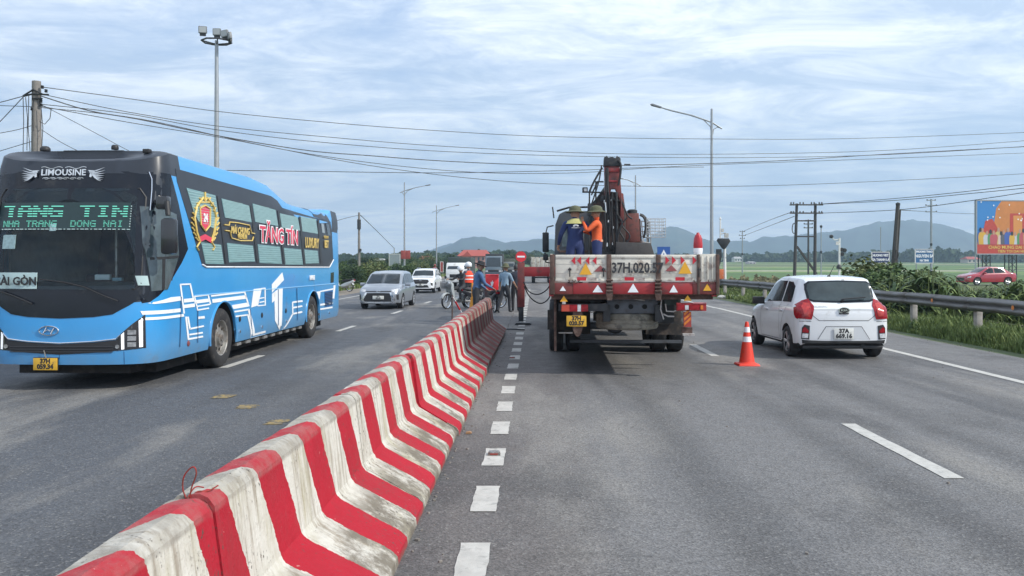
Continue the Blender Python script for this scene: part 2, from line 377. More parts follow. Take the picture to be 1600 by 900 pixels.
YEL = mat('worn_yellow_paint', (.28, .20, .07), .85, dirt=(.08, .085, .09), dirt_amt=.7, dscale=16)
def marks():
    def quad(x0, y0, x1, y1, w0, z=.005, m=PAINT, name='road_marking', jag=.006):
        b = MB(); n = 8; L_ = []; R_ = []
        for i in range(n+1):
            t = i/n; x = x0+(x1-x0)*t; y = y0+(y1-y0)*t; s = SL
            L_.append((x-w0/2+rnd.uniform(-jag, jag), y, z)); R_.append((x+w0/2+rnd.uniform(-jag, jag), y, z))
        b.add(L_+R_, [(i, n+1+i, n+2+i, i+1) for i in range(n)])
        o = b.build(name, m, sm=False); o['kind'] = 'structure'; return o
    k = CH*F
    # short dashes beside the barrier, 1.38 m apart
    i = 0; y = 3.323
    while y < 60:
        quad(road_x(-.363, y), y, road_x(-.363, y+.7), y+.70, .185); y += 1.383; i += 1
    # lane dashes, right carriageway
    for a in (-2.2, 7.03, 16.29, 25.5, 34.8, 44.1, 53.4, 62.7):
        quad(road_x(3.42, a), a, road_x(3.42, a+2.4), a+2.4, .155)
    # solid edge line
    quad(road_x(7.2, 1), 1, road_x(7.2, 34), 34, .16); quad(road_x(7.15, 34), 34, road_x(6.9, 220), 220, .16)
    # left carriageway dashes
    for a in (14.5, 22.35, 30.2, 38.1, 46, 53.9, 61.8, 69.7):
        x0 = -4.85+(a-14.4)*.0425; quad(x0, a, x0+.0425*1.95, a+1.95, .15)
    quad(road_x(-9.6, 40), 40, road_x(-9.6, 160), 160, .14)
    for px, py, w in ((348, 620, .22), (384, 636, .20), (431, 660, .18)):
        g = G(px, py); quad(g.x, g.y-.14, g.x+.03, g.y+.16, w, m=YEL, jag=.04)
    g = G(600, 634)
marks()
# ================================================================ striped concrete barrier
def barrier_mat():
    m = bpy.data.materials.new('striped_concrete'); m.use_nodes = True; nt = m.node_tree; N = nt.nodes; L = nt.links; b = N['Principled BSDF']
    tc = N.new('ShaderNodeTexCoord'); uv = N.new('ShaderNodeSeparateXYZ'); L.new(tc.outputs['UV'], uv.inputs[0])
    geo = N.new('ShaderNodeNewGeometry'); gs = N.new('ShaderNodeSeparateXYZ'); L.new(geo.outputs['Position'], gs.inputs[0])
    def noi(sc, det, st=(1, 1, 1), rough=.65):
        mp = N.new('ShaderNodeMapping'); mp.inputs['Scale'].default_value = st; L.new(geo.outputs['Position'], mp.inputs[0])
        t = N.new('ShaderNodeTexNoise'); t.inputs['Scale'].default_value = sc; t.inputs['Detail'].default_value = det; t.inputs['Roughness'].default_value = rough
        L.new(mp.outputs[0], t.inputs[0]); return t.outputs[0]
    def rng(x, a, b_, c, d, sm=False):
        r = N.new('ShaderNodeMapRange'); r.inputs[1].default_value = a; r.inputs[2].default_value = b_; r.inputs[3].default_value = c; r.inputs[4].default_value = d
        if sm: r.interpolation_type = 'SMOOTHSTEP'
        L.new(x, r.inputs[0]); return r.outputs[0]
    def ma(op, x, y, z=None):
        n = N.new('ShaderNodeMath'); n.operation = op
        for i, v in enumerate((x, y, z)):
            if v is None: continue
            if isinstance(v, (int, float)): n.inputs[i].default_value = v
            else: L.new(v, n.inputs[i])
        return n.outputs[0]
    def mixc(fac, a, b_):
        x = N.new('ShaderNodeMix'); x.data_type = 'RGBA'
        for i, v in ((0, fac), (6, a), (7, b_)):
            if isinstance(v, tuple): x.inputs[i].default_value = (*v, 1)
            elif isinstance(v, (int, float)): x.inputs[i].default_value = v
            else: L.new(v, x.inputs[i])
        return x.outputs[2]
    u = ma('ADD', uv.outputs[0], ma('MULTIPLY', ma('SUBTRACT', noi(5, 4), .5), .07))
    u = ma('ADD', u, ma('MULTIPLY', ma('SUBTRACT', noi(30, 4), .5), .03))
    fr = ma('FRACT', ma('DIVIDE', u, .755), 0); red = ma('LESS_THAN', fr, .47)
    up = rng(uv.outputs[1], .25, .3, 0, 1)       # V = height on the wall
    # chalky white with drips and grime; grimier on the toe
    wh = mixc(rng(noi(6, 8, (1, 1, 1)), .35, .7, 0, .5), (.58, .56, .51), (.38, .35, .28))
    drip = noi(9, 7, (1, 2.2, .14), .7); wh = mixc(rng(drip, .46, .66, 0, .8, True), wh, (.23, .19, .14))
    wh = mixc(rng(noi(2.5, 6, (1, 1, .3)), .5, .66, 0, .7, True), wh, (.33, .30, .19))
    toe = ma('MULTIPLY', rng(uv.outputs[1], .3, .2, 0, 1), rng(noi(3.5, 9, (1, 1, 1), .75), .38, .58, 0, .95, True))
    wh = mixc(toe, wh, (.15, .13, .10))
    topg = ma('MULTIPLY', rng(uv.outputs[1], .735, .75, 0, 1), rng(noi(4, 8), .35, .65, .25, .9, True)); wh = mixc(topg, wh, (.24, .22, .19))
    rd = mixc(rng(noi(3, 6), .4, .65, 0, .5), (.37, .008, .022), (.27, .009, .018))
    chip = rng(noi(26, 6, (1, 1, 1), .6), .69, .72, 0, .8); rd = mixc(chip, rd, (.5, .3, .27))
    rd = mixc(rng(noi(1.7, 8, (1, 1, .5), .7), .5, .74, 0, .6, True), rd, (.26, .03, .035)); rd = mixc(rng(noi(7, 9, (1, 1, .25), .75), .56, .68, 0, .4, True), rd, (.20, .05, .05))
    rt = ma('MULTIPLY', rng(uv.outputs[1], .735, .75, 0, 1), rng(noi(6, 7), .4, .62, .1, .5, True)); rd = mixc(rt, rd, (.30, .14, .13))
    col = mixc(red, wh, rd)
    # far modules tinted dark brown: the truck's shade put into the colour
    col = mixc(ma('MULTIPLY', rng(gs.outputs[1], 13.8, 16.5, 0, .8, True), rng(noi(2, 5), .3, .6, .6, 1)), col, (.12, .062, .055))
    pit = rng(noi(38, 5, (1, 1, 1), .6), .60, .65, 0, .9); pm = ma('MULTIPLY', pit, rng(noi(2.4, 4), .46, .58, 0, 1)); col = mixc(pm, col, (.07, .06, .05))
    base = rng(uv.outputs[1], .0, .045, .9, 0); col = mixc(ma('MULTIPLY', base, rng(noi(12, 5), .3, .6, .3, 1)), col, (.12, .10, .08))
    L.new(col, b.inputs['Base Color']); b.inputs['Roughness'].default_value = .78; b.inputs['Specular IOR Level'].default_value = .3
    bp = N.new('ShaderNodeBump'); bp.inputs['Strength'].default_value = .55; bp.inputs['Distance'].default_value = .012
    L.new(ma('ADD', noi(38, 6), ma('MULTIPLY', noi(8, 5), 1.5)), bp.inputs['Height']); L.new(bp.outputs[0], b.inputs['Normal'])
    return m
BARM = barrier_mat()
# cross-section: (u across the road, z); skew shifts the painted stripes along the wall
BPROF = [(-.795, 0, 0), (-.80, .05, 0), (-.85, .085, -.005), (-1.22, .292, -.05), (-1.245, .33, -.06), (-1.302, .765, -.23), (-1.325, .80, -.25), (-1.36, .815, -.29),
         (-1.45, .81, -.50), (-1.485, .775, -.56), (-1.55, .33, -.6), (-1.575, .292, -.6), (-1.93, .10, -.55), (-1.98, .05, -.55), (-1.985, 0, -.5)]
BARR = []
def module(i, y0, ln, jitter):
    b = MB(); rows = []; ny = 60
    for j in range(ny+1):
        t = j/ny; y = y0+ln*t; edge = min(t, 1-t)*ln
        for k, (u, z, sk) in enumerate(BPROF):
            n1 = noise.noise(Vector((u*3, y*2.3, z*3+i)))*.008+noise.noise(Vector((u*9, y*9, z*9)))*.0035
            chip = 0
            if edge < .09 and k in (5, 6, 7, 8, 9): chip = max(0, noise.noise(Vector((y*13+i*5, z*9, u*9))))*.05*(1-edge/.09)
            if .1 < z < .8: u2 = u+n1*(1 if u > -1.37 else -1)
            else: u2 = u
            z2 = z+(n1 if z > .05 else 0)-chip
            u2 += jitter[0]+(jitter[1]-jitter[0])*t
            q = max(0, min(1, (y-3)/19)); k2 = 0 if z < .06 else (.09 if z < .2 else .15)
            rows.append((road_x(u2+k2*q, y)+.003*(y-3), y, max(z2*(1+.09*q), 0)))
    w = len(BPROF); fs = [(j*w+k, j*w+k+1, (j+1)*w+k+1, (j+1)*w+k) for j in range(ny) for k in range(w-1)]
    fs += [tuple(range(w-1, -1, -1)), tuple(ny*w+k for k in range(w))]
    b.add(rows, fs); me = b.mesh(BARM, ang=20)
    uvl = me.uv_layers.new(name='UVMap'); P_ = [(v.co.y, v.co.z) for v in me.vertices]
    for lp in me.loops:
        v = me.vertices[lp.vertex_index].co; k = lp.vertex_index % w
        uvl.data[lp.index].uv = (v.y+1.0+.02-BPROF[k][2]*1.0, min(BPROF[k][1], .83))
    return me
N_MOD = 8; Y_0 = .85; LN = 2.64
words = ['ending at the bent red wire loop, nearest the camera', 'beyond the wire loop, second from the camera', 'before the open dark joint, third from the camera', 'just beyond the open dark joint', 'fifth from the camera', 'sixth from the camera, half in truck shade', 'seventh from the camera, in partly painted truck shade', 'last in the row beside the man in blue']
for i in range(N_MOD):
    y0 = Y_0+i*LN; j = [(0, 0), (0, .0), (0, -.012), (.012, 0), (0, .01), (-.01, 0), (.0, .0), (0, -.01)][i]
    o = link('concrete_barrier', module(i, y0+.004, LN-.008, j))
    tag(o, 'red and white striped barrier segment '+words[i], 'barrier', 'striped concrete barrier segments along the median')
# wire loop at the first joint
RED_W = mat('rusty_red_wire', (.3, .03, .025), .6, metal=.3, dirt=(.12, .05, .03), dirt_amt=.6, dscale=20)
def wire_loop():
    c = Vector((road_x(-1.40, Y_0+LN), Y_0+LN, .80))
    SC = .68
    def cv(pts, r, name='wire'):
        q = []
        for a in range(len(pts)-1):
            p0 = Vector(pts[max(a-1, 0)]); p1 = Vector(pts[a]); p2 = Vector(pts[a+1]); p3 = Vector(pts[min(a+2, len(pts)-1)])
            for s in range(6):
                t = s/6; q.append(.5*((2*p1)+(-p0+p2)*t+(2*p0-5*p1+4*p2-p3)*t*t+(-p0+3*p1-3*p2+p3)*t**3))
        q.append(Vector(pts[-1])); b = MB(); b.tube(q, r, 7); return b
    t = thing('wire_loop', 'bent red steel wire loop sticking up from the barrier joint', 'wire', c, scale=SC)
    cv([(0, 0, -.02), (-.03, 0, .06), (-.02, 0, .14), (.03, .0, .19), (.05, .0, .15), (.02, 0, .06), (.01, 0, -.02)], .0045).build('wire', RED_W, t)
    cv([(.0, .02, 0), (.04, .05, .03), (.09, .08, .025), (.14, .12, .05)], .0045).build('wire', RED_W, t)
    cv([(.0, -.02, 0), (.03, .03, .06), (.07, .07, .05)], .004).build('wire', RED_W, t)
wire_loop()
# reflective studs on the dashes
STUDM = mat('stud_metal', (.3, .29, .28), .45, metal=.7, dirt=(.12, .08, .06), dirt_amt=.6, dscale=30); STUDR = mat('stud_reflector', (.25, .03, .02), .3)
for px, py, lab in ((772, 711, 'worn metal road stud on the dash nearest the camera'), (800, 560, 'worn metal road stud on a dash in front of the truck shade')):
    g = G(px, py); t = thing('road_stud', lab, 'road stud', (g.x, g.y, .006))
    b = MB(); b.prism([(-.06, 0), (.06, 0), (.045, .028), (-.045, .028)], -.05, .05, 'Y'); b.build('stud_body', STUDM, t, bevel=.004)
    b = MB(); b.box((0, -.052, .014), (.07, .006, .014)); b.build('reflector', STUDR, t)
# ================================================================ shared vehicle pieces
TYRE = mat('tyre_rubber', (.022, .022, .024), .85, var=.2, vscale=8, dirt=(.11, .10, .09), dirt_amt=.25, dscale=6, bump=.3, bscale=60)
STEEL = mat('steel_rim', (.36, .35, .33), .45, metal=.6, dirt=(.16, .12, .09), dirt_amt=.5, dscale=9)
ALLOY = mat('alloy_rim', (.55, .56, .58), .3, metal=.8, dirt=(.2, .19, .18), dirt_amt=.25, dscale=12)
BLACKP = mat('black_plastic', (.018, .018, .02), .55, var=.15)
BLACKG = mat('black_gloss', (.010, .013, .02), .12, spec=.3, var=.1, dirt=(.05, .05, .05), dirt_amt=.12, dscale=4)
GLASS = mat('dark_glass', (.018, .028, .034), .06, spec=.7, var=.4, vscale=1.2)
GLASSL = mat('smoky_glass', (.07, .095, .105), .07, spec=.7, var=.5, vscale=2.2)
CHROME = mat('chrome', (.75, .76, .78), .15, metal=1)
WHITEP = mat('white_print', (.78, .80, .82), .5, dirt=(.5, .5, .48), dirt_amt=.2, dscale=5)
REDL = mat('red_lens', (.26, .008, .014), .18, spec=.4, var=.4, vscale=22)
CLEAR = mat('clear_lens', (.55, .56, .58), .1, spec=.8, var=.3, vscale=30)
HLAMP = mat('running_light', (.85, .87, .9), .2, emit=.35)
BLACKT = mat('black_print', (.02, .02, .022), .6)
YPLATE = mat('yellow_plate', (.62, .36, .03), .5, dirt=(.2, .14, .06), dirt_amt=.3, dscale=14)
WPLATE = mat('white_plate', (.62, .63, .6), .5, dirt=(.3, .3, .28), dirt_amt=.25, dscale=14)
UNDER = mat('underbody', (.02, .02, .02), .9, dirt=(.06, .05, .045), dirt_amt=.4, dscale=4)
ORANGEL = mat('amber_lens', (.6, .17, .02), .25, coat=.5)
def wheel(parent, x, y, r, w, side, style='alloy', spokes=5):
    """side=+1: the outer face looks to +X"""
    root = MB(); s = side
    prof = [(r*.60, -w*.46), (r*.70, -w*.5), (r*.93, -w*.48), (r*.985, -w*.38), (r, -w*.28), (r, w*.28), (r*.985, w*.38), (r*.93, w*.48), (r*.70, w*.5), (r*.60, w*.44), (r*.58, w*.2)]
    n = 40; root.lathe([(a, h*s) for a, h in prof], axis='X', n=n, caps=False)
    t = root.build('tyre', TYRE, parent, loc=(x, y, r), ang=50)
    b = MB()
    if style == 'steel':
        b.lathe([(r*.60, .44*w*s), (r*.57, .40*w*s), (r*.55, .20*w*s), (r*.50, .17*w*s), (r*.44, .24*w*s), (r*.30, .27*w*s), (r*.26, .30*w*s), (r*.24, .44*w*s), (r*.13, .46*w*s), (r*.12, .52*w*s), (0.0, .53*w*s)], axis='X', n=n, caps=False)
        rim = b.build('rim', STEEL, t, ang=40)
        h = MB()
        for k in range(9):
            a = 2*math.pi*k/9; h.lathe([(r*.062, .262*w*s), (r*.058, .285*w*s), (0, .285*w*s)], (0, math.cos(a)*r*.40, math.sin(a)*r*.40), 'X', 10)
        h.build('hand_holes', UNDER, t)
        h = MB()
        for k in range(10):
            a = 2*math.pi*(k+.5)/10; h.cyl((w*.30*s, math.cos(a)*r*.20, math.sin(a)*r*.20), (w*.36*s, math.cos(a)*r*.20, math.sin(a)*r*.20), r*.025, n=6)
        h.build('wheel_bolts', STEEL, t)
    else:
        b.lathe([(r*.62, .44*w*s), (r*.60, .42*w*s), (r*.585, .1*w*s), (0.0, .08*w*s)], axis='X', n=n, mi=1, caps=False)
        b.lathe([(r*.645, .45*w*s), (r*.64, .48*w*s), (r*.605, .46*w*s), (r*.60, .40*w*s)], axis='X', n=n, caps=False)
        b.lathe([(r*.17, .2*w*s), (r*.16, .42*w*s), (0.0, .43*w*s)], axis='X', n=16, caps=False)
        for k in range(spokes):
            for dk in (-.13, .13):
                a = 2*math.pi*k/spokes+dk
                p0 = Vector((.36*w*s, math.cos(a-dk*.6)*r*.12, math.sin(a-dk*.6)*r*.12)); p1 = Vector((.41*w*s, math.cos(a)*r*.62, math.sin(a)*r*.62))
                b.cyl(p0, p1, r*.05, r*.055, 6)
        b.build('rim', [ALLOY, UNDER], t, ang=40)
    return t
def plate(parent, x, y, z, w, h, l1, l2, m, view='rear', one=None):
    b = MB(); s = -1 if view == 'rear' else 1; b.box((0, 0, 0), (w, .012, h)); p = b.build('number_plate', m, parent, bevel=.003, loc=(x, y, z))
    xa = (1, 0, 0) if view == 'rear' else (-1, 0, 0); yy = -.0065 if view == 'rear' else .0065
    sz = h*.46
    for i, t in enumerate((l1, l2)):
        if not t: continue
        q = text('plate_lettering', t, sz*1.15, BLACKT, p, MX((0, yy, (h*.24 if i == 0 else -h*.22) if l2 else 0), xa, (0, 0, 1)), ext=.001, sx=.95, bold=.006*h/.2)
    return p
# ================================================================ blue coach
BLUE = mat('bus_blue', (.034, .30, .66), .28, coat=.7, zdust=(.34, 1.05, (.17, .22, .25), .75), var=.06, vscale=1, dirt=(.10, .20, .36), dirt_amt=.12, dscale=2)
BUSD = mat('bus_charcoal', (.030, .036, .048), .35, spec=.35, var=.15, vscale=2)
BLIND = mat('teal_blind', (.16, .30, .31), .35, spec=.8, var=.3, vscale=3, stretch=(1, 1, 14), coat=.6)
TH = math.atan(.030)
bus = thing('bus', 'bright blue long-distance coach with white line graphics and a black front, in the left carriageway', 'bus', (-4.955-1.25, 11.95, 0), -TH)
bpy.context.view_layer.update()
BL = Matrix.Translation(bus.location) @ Matrix.Rotation(-TH, 4, 'Z'); BLI = BL.inverted()
CAMP = Vector((0, 0, CH))
def ray_local(px, py, inv, axis, val):
    o = inv @ CAMP; t = inv @ P(px, py, 10.0); d = t-o; k = (val-o[axis])/d[axis]; return o+d*k
def bs(px, py): q = ray_local(px, py, BLI, 0, 1.25); return (q.y, q.z)
def bf(px, py, y=.0): q = ray_local(px, py, BLI, 1, y); return (q.x, q.z)
def z2(l): return [bs(220+a/2.369, 220+b/2.369) for a, b in l]
def zb(l): return [bs(230+a/5.293, 420+b/5.293) for a, b in l]
BW = 1.25; BLEN = 11.35; BZ0 = .36
def Tz(s): return interp([(-.2, 3.20), (.1, 3.32), (.6, 3.40), (4.2, 3.40), (5.2, 3.34), (6.0, 3.18), (6.5, 3.09), (7, 3.06), (10.05, 3.04), (10.15, 3.05), (10.4, 3.16), (11.0, 3.15), (11.4, 3.02)], s)
def bus_body():
    half = [(0, -.10), (.3, -.095), (.6, -.075), (.82, -.04), (.97, .01), (1.08, .075), (1.16, .155), (1.21, .26), (1.24, .40), (1.25, .55)]
    s = .65
    while s < BLEN-.25: half.append((1.25, s)); s += .08
    half += [(1.245, BLEN-.2), (1.22, BLEN-.1), (1.15, BLEN-.03), (1.0, BLEN), (.5, BLEN+.02), (0, BLEN+.025)]
    plan = [(-x, y) for x, y in reversed(half[1:-1])]; plan = half+plan; n = len(plan)
    nl = 22; rings = []
    K = [(.975, .80), (.93, .90), (.86, .96), (.72, .99), (.4, 1.0)]
    def top(s_, k=1): return Tz(s_)
    for j in range(nl+1+len(K)):
        ring = []
        for x, y in plan:
            zs = Tz(y)-.24
            if j <= nl:
                z = BZ0+(zs-BZ0)*j/nl; k = 1
                tum = 1-.022*max(0, (z-1.5)/1.8)**1.5; k = tum
                if z < .55: k *= 1-.03*((.55-z)/.19)**2
            else:
                kk, h = K[j-nl-1]; z = zs+.24*h; k = kk*.978
            wf = max(0, 1-max(0, y)/.7)
            rake = (.02*z+.30*max(0, (z-1.35)/2.0)**1.5)*wf+ (1-k)*.55*wf
            wr = max(0, (y-(BLEN-.4))/.4); yy = y+rake-(.10*max(0, (z-1.2)/2)+(1-k)*.4)*wr
            if abs(x) > 1.1 and j <= nl:
                for sc in (2.70, 8.52):
                    dy = y-sc
                    if abs(dy) < .60:
                        a = .50+math.sqrt(.60**2-dy*dy)
                        if z < a: z = a+.0005*j
            ring.append((x*k, yy, z))
        rings.append(ring)
    b = MB(); vs = [p for r in rings for p in r]; fs = []
    for j in range(len(rings)-1):
        for i in range(n): fs.append((j*n+i, j*n+(i+1) % n, (j+1)*n+(i+1) % n, (j+1)*n+i))
    b.add(vs, fs)
    # roof lid and floor pan, strips from side to side
    h = len(half)
    o = (len(rings)-1)*n
    for base, mi in ((o, 0), (0, 1)):
        for i in range(0, h-1):
            a, c = base+i, base+i+1; a2 = base+((n-i) % n); c2 = base+((n-i-1) % n)
            f = [a, c, c2, a2]; f = list(dict.fromkeys(f)); b.f.append(tuple(f)); b.m.append(mi)
    me = b.mesh([BLUE, UNDER, BUSD], ang=32, merge=False)
    for p in me.polygons:
        c = p.center
        if p.material_index == 0 and ((c.y < .95 and c.z > 3.0) or (c.y < .62 and c.z > 1.5 and abs(c.x) > 1.0) or (c.y > 10.42 and c.z > 2.6)): p.material_index = 2
    return me
BM_ = bus_body(); body = link('body', BM_, bus); bt = bvh(BM_)
def bp(name, view, poly, m, off=.006, grid=.15, parent=bus, **k): return patch(name, bt, view, poly, m, parent, off, grid, **k)
# --- front face
def mirror_poly(right):   # right half outline (x>=0), top to bottom -> full
    return right+[(-x, z) for x, z in reversed(right)]
FP = lambda l, y=0.0: [bf(a, b, y) for a, b in l]
lowline = FP([(238, 461), (222, 465), (200, 478), (178, 491), (150, 495)])
cx = bf(84, 500)[0]      # centre of the face as the photo shows it
zl = lowline[-1][1]
rp = [(1.13, 3.02), (1.13, lowline[0][1])]+[(x, z) for x, z in lowline[1:] if x < 1.1]+[(0.0, zl-.02)]
full = [(0, 3.02)]+rp+[(-x, z) for x, z in reversed(rp[:-1])]
bp('front_mask', 'front2', full, BLACKG) if False else None
AX['nose'] = (lambda a, b: Vector((a, -9, b)), Vector((0, 1, 0)))
zA = bf(120, 452, .05)[1]; zB = bf(120, 296, .35)[1]; xo = 1.13
bp('front_mask', 'nose', [(p[0], min(p[1], zA)) for p in full if p[1] < 2.9][0:1] and ([(0, zA), (xo, zA)]+[p for p in rp[1:]]+[(-x, z) for x, z in reversed(rp[1:-1])]+[(-xo, zA)]), BLACKG, grid=.1)
bp('front_mask', 'nose', [(-xo, zB), (xo, zB), (xo, 3.02), (-xo, 3.02)], BLACKG, grid=.1)
for s_m in (-1, 1): bp('front_mask', 'nose', [(.98*s_m, zA), (xo*s_m, zA), (xo*s_m, zB), (.93*s_m, zB), (1.03*s_m, zB-.12), (1.04*s_m, zA+.08)], BLACKG, grid=.1)
sidemask = [(.07, lowline[0][1]), bs(239.5, 474), bs(246, 472), bs(266, 440), bs(284, 410), bs(293.9, 389), bs(288, 360), bs(280, 318), bs(271, 281), (.62, 3.05), (.12, 3.05)]
sidemask[1] = (.09, bs(240, 474)[1])
bp('side_mask', 'right', sidemask, BLACKG, grid=.1)
bp('side_mask', 'left', sidemask, BLACKG, grid=.1)
wz0, wz1 = bf(120, 452, .05)[1], bf(120, 296, .35)[1]
ws = [(-.98, wz0+.0), (.98, wz0), (1.05, wz0+.08), (1.04, wz1-.12), (.96, wz1), (-.96, wz1), (-1.04, wz1-.12), (-1.05, wz0+.08)]
WSG = mat('windscreen_glass', (.014, .03, .042), .05, spec=.35, var=.7, vscale=1.6)
def clear_glass():
    m = bpy.data.materials.new('tinted_clear_glass'); m.use_nodes = True; nt = m.node_tree; N = nt.nodes; L = nt.links; N.clear(); o = N.new('ShaderNodeOutputMaterial')
    a = N.new('ShaderNodeBsdfTransparent'); a.inputs[0].default_value = (.80, .90, .93, 1); g = N.new('ShaderNodeBsdfGlossy'); g.inputs['Roughness'].default_value = .04; g.inputs[0].default_value = (.8, .9, .95, 1)
    f = N.new('ShaderNodeFresnel'); f.inputs[0].default_value = 1.4; mx = N.new('ShaderNodeMixShader'); L.new(f.outputs[0], mx.inputs[0]); L.new(a.outputs[0], mx.inputs[1]); L.new(g.outputs[0], mx.inputs[2]); L.new(mx.outputs[0], o.inputs[0]); return m
CLG = clear_glass(); bp('windscreen', 'nose', ws, CLG, off=.004, grid=.1, skirt=0)
fr_ = MB(); pts_ = [bt.ray_cast(Vector((x, -9, z)), Vector((0, 1, 0)))[0]+Vector((0, -.006, 0)) for x, z in ws+ws[:1]]; fr_.tube(pts_, .014, 6); fr_.build('windscreen_seal', BLACKP, bus)
for p in BM_.polygons:
    if p.center.y < 1.0 and abs(p.center.x) < 1.16 and p.center.z > wz0-.12: p.material_index = 2
bm_ = bmesh.new(); bm_.from_mesh(BM_); kill = [f for f in bm_.faces if f.calc_center_median().y < 1.0 and abs(f.calc_center_median().x) < .99 and wz0+.03 < f.calc_center_median().z < wz1-.03 and f.normal.y < -.3]
bmesh.ops.delete(bm_, geom=kill, context='FACES'); bm_.to_mesh(BM_); bm_.free()
LIN = mat('cabin_lining', (.34, .38, .40), .9, var=.2); SEATM = mat('seat_cloth', (.12, .08, .09), .9, var=.3)
for c_, z_ in (((0, 3.4, 1.12), (2.2, 5.6, .04)), ((0, 3.6, 3.12), (2.2, 5.0, .03)), ((-1.13, 3.4, 2.1), (.03, 5.6, 2.0)), ((1.13, 3.4, 2.1), (.03, 5.6, 2.0)), ((0, 6.2, 2.1), (2.2, .04, 2.0))):
    b = MB(); b.box(c_, z_); b.build('cabin_lining', LIN, bus)
b = MB(); b.prism([(.28, 1.1), (.28, wz0-.02), (.45, wz0+.10), (.80, wz0+.06), (.95, 1.1)], -1.05, 1.05, 'X'); b.build('dashboard', mat('dash_black', (.025, .028, .03), .7), bus, bevel=.02)
for x in (-.75, .72):
    for y in (1.75, 2.7, 3.6, 4.5):
        if x < 0 and y < 2: continue
        b = MB(); b.box((x, y+.25, 1.95), (.5, .14, .95), rot=Matrix.Rotation(-.15, 3, 'X')); b.box((x, y, 1.5), (.5, .5, .14)); b.box((x, y+.3, 2.5), (.28, .12, .2)); b.build('seat', SEATM, bus, bevel=.04)
b = MB(); b.tube([Vector((.70+.22*math.cos(a), .98+.09*math.sin(a), 1.86+.17*math.sin(a))) for a in [2*math.pi*i/20 for i in range(21)]], .017, 6); b.build('steering_wheel', BLACKP, bus)
for x, y, z, w_, h_, m_ in ((.28, .55, wz0+.16, .22, .08, (.45, .5, .5)), (.86, .52, wz0+.16, .10, .14, (.5, .52, .5)), (.52, .5, wz0+.13, .14, .05, (.15, .25, .3))):
    b = MB(); b.box((x, y, z), (w_, .08, h_)); b.build('dash_clutter', mat('clutter_%d' % int(x*100), m_, .6), bus, bevel=.01)
b = MB(); b.cyl((.30, .9, 1.2), (.30, .9, 2.9), .022, n=8); b.build('grab_pole', STEEL, bus)
for s in (-1, 1): b = MB(); b.box((s*.42, .62, wz1-.15), (.78, .03, .26)); b.build('sun_blind', mat('dash_black', (0, 0, 0)), bus)
x0, z0 = bf(-20, 451); x1, z1 = bf(62, 426)
sg = bp('destination_card', 'nose', (max(x0, -.98), z0, x1, z1), mat('pale_card', (.42, .55, .55), .6), off=.018, grid=.2)
text('card_lettering', 'SÀI GÒN', .155, BLACKT, sg, rear_M((bf(33, 438)[0])-.02, -.082, (z0+z1)/2-.01), sx=.92, bold=.004)
x0, z0 = bf(0, 389); x1, z1 = bf(22, 367)
bp('permit_sticker', 'nose', (x0, z0, x1, z1), mat('permit_card', (.25, .36, .38), .5, var=.3, vscale=20), off=.018, grid=.2)
x0, z0 = bf(76, 361); x1, z1 = bf(86, 350); bp('permit_sticker', 'nose', (x0, z0, x1, z1), MATS['permit_card'], off=.018, grid=.2)
# LED board, rows of lit dashes
LED = mat('led_green', (.16, .62, .47), .5, emit=.42); LEDD = mat('led_dim', (.02, .12, .09), .5, emit=.25)
DIG = {'T': ['11111', '00100', '00100', '00100', '00100'], 'A': ['01110', '10001', '11111', '10001', '10001'], 'N': ['10001', '11001', '10101', '10011', '10001'], 'G': ['01111', '10000', '10111', '10001', '01111'],
       'I': ['01110', '00100', '00100', '00100', '01110'], 'H': ['10001', '10001', '11111', '10001', '10001'], 'R': ['11110', '10001', '11110', '10010', '10001'], 'D': ['11110', '10001', '10001', '10001', '11110'], 'O': ['01110', '10001', '10001', '10001', '01110'], ' ': ['00000']*5}
def led_row(txt, pxa, pxb, pya, pyb, bold):
    b = MB(); xa, za = bf(pxa, pya, .16); xb, zb_ = bf(pxb, pyb, .14); cols = len(txt)*6-1; dx = (xb-xa)/cols; dz = (za-zb_)/5
    for ci, ch in enumerate(txt):
        for r_ in range(5):
            row = DIG[ch][r_]; k = 0
            while k < 5:
                if row[k] == '1':
                    e = k
                    while e < 5 and row[e] == '1': e += 1
                    xc = xa+dx*(ci*6+(k+e)/2); z = za-dz*(r_+.5); w = dx*(e-k)*(.97)+(dx*.7 if bold else 0)
                    h = bt.ray_cast(Vector((xc, -9, z)), Vector((0, 1, 0)))[0]
                    b.box((xc, h.y-.018, z), (w, .008, dz*(.36 if bold else .36)))
                    k = e
                else: k += 1
    return tag(b.build('led_lettering', LED, bus, sm=False), kind='stuff')
xa, za = bf(-12, 360, .13); xb, zb_ = bf(206, 317, .2)
bp('led_board', 'nose', (max(xa, -1), za, xb, zb_), mat('led_board', (.01, .03, .032), .3), off=.0135, grid=.1, skirt=.002)
led_row('TANG TIN', 10, 199, 321, 340, True); led_row('NHA TRANG  DONG NAI', 8, 195, 345, 355, False)
b = MB()
for i in range(30):
    px = 6+i*6.8; x, z = bf(px, 358.5, .14); h = bt.ray_cast(Vector((x, -9, z)), Vector((0, 1, 0)))[0]; b.box((x, h.y-.018, z), (.045 if i % 3 else .02, .006, .010))
for i in range(9):
    x, z = bf(205.5, 322+i*4, .16); h = bt.ray_cast(Vector((x, -9, z)), Vector((0, 1, 0)))[0]; b.box((x, h.y-.018, z), (.014, .006, .014))
tag(b.build('led_border', mat('led_white', (.4, .52, .52), .5, emit=.25), bus, sm=False), kind='stuff')
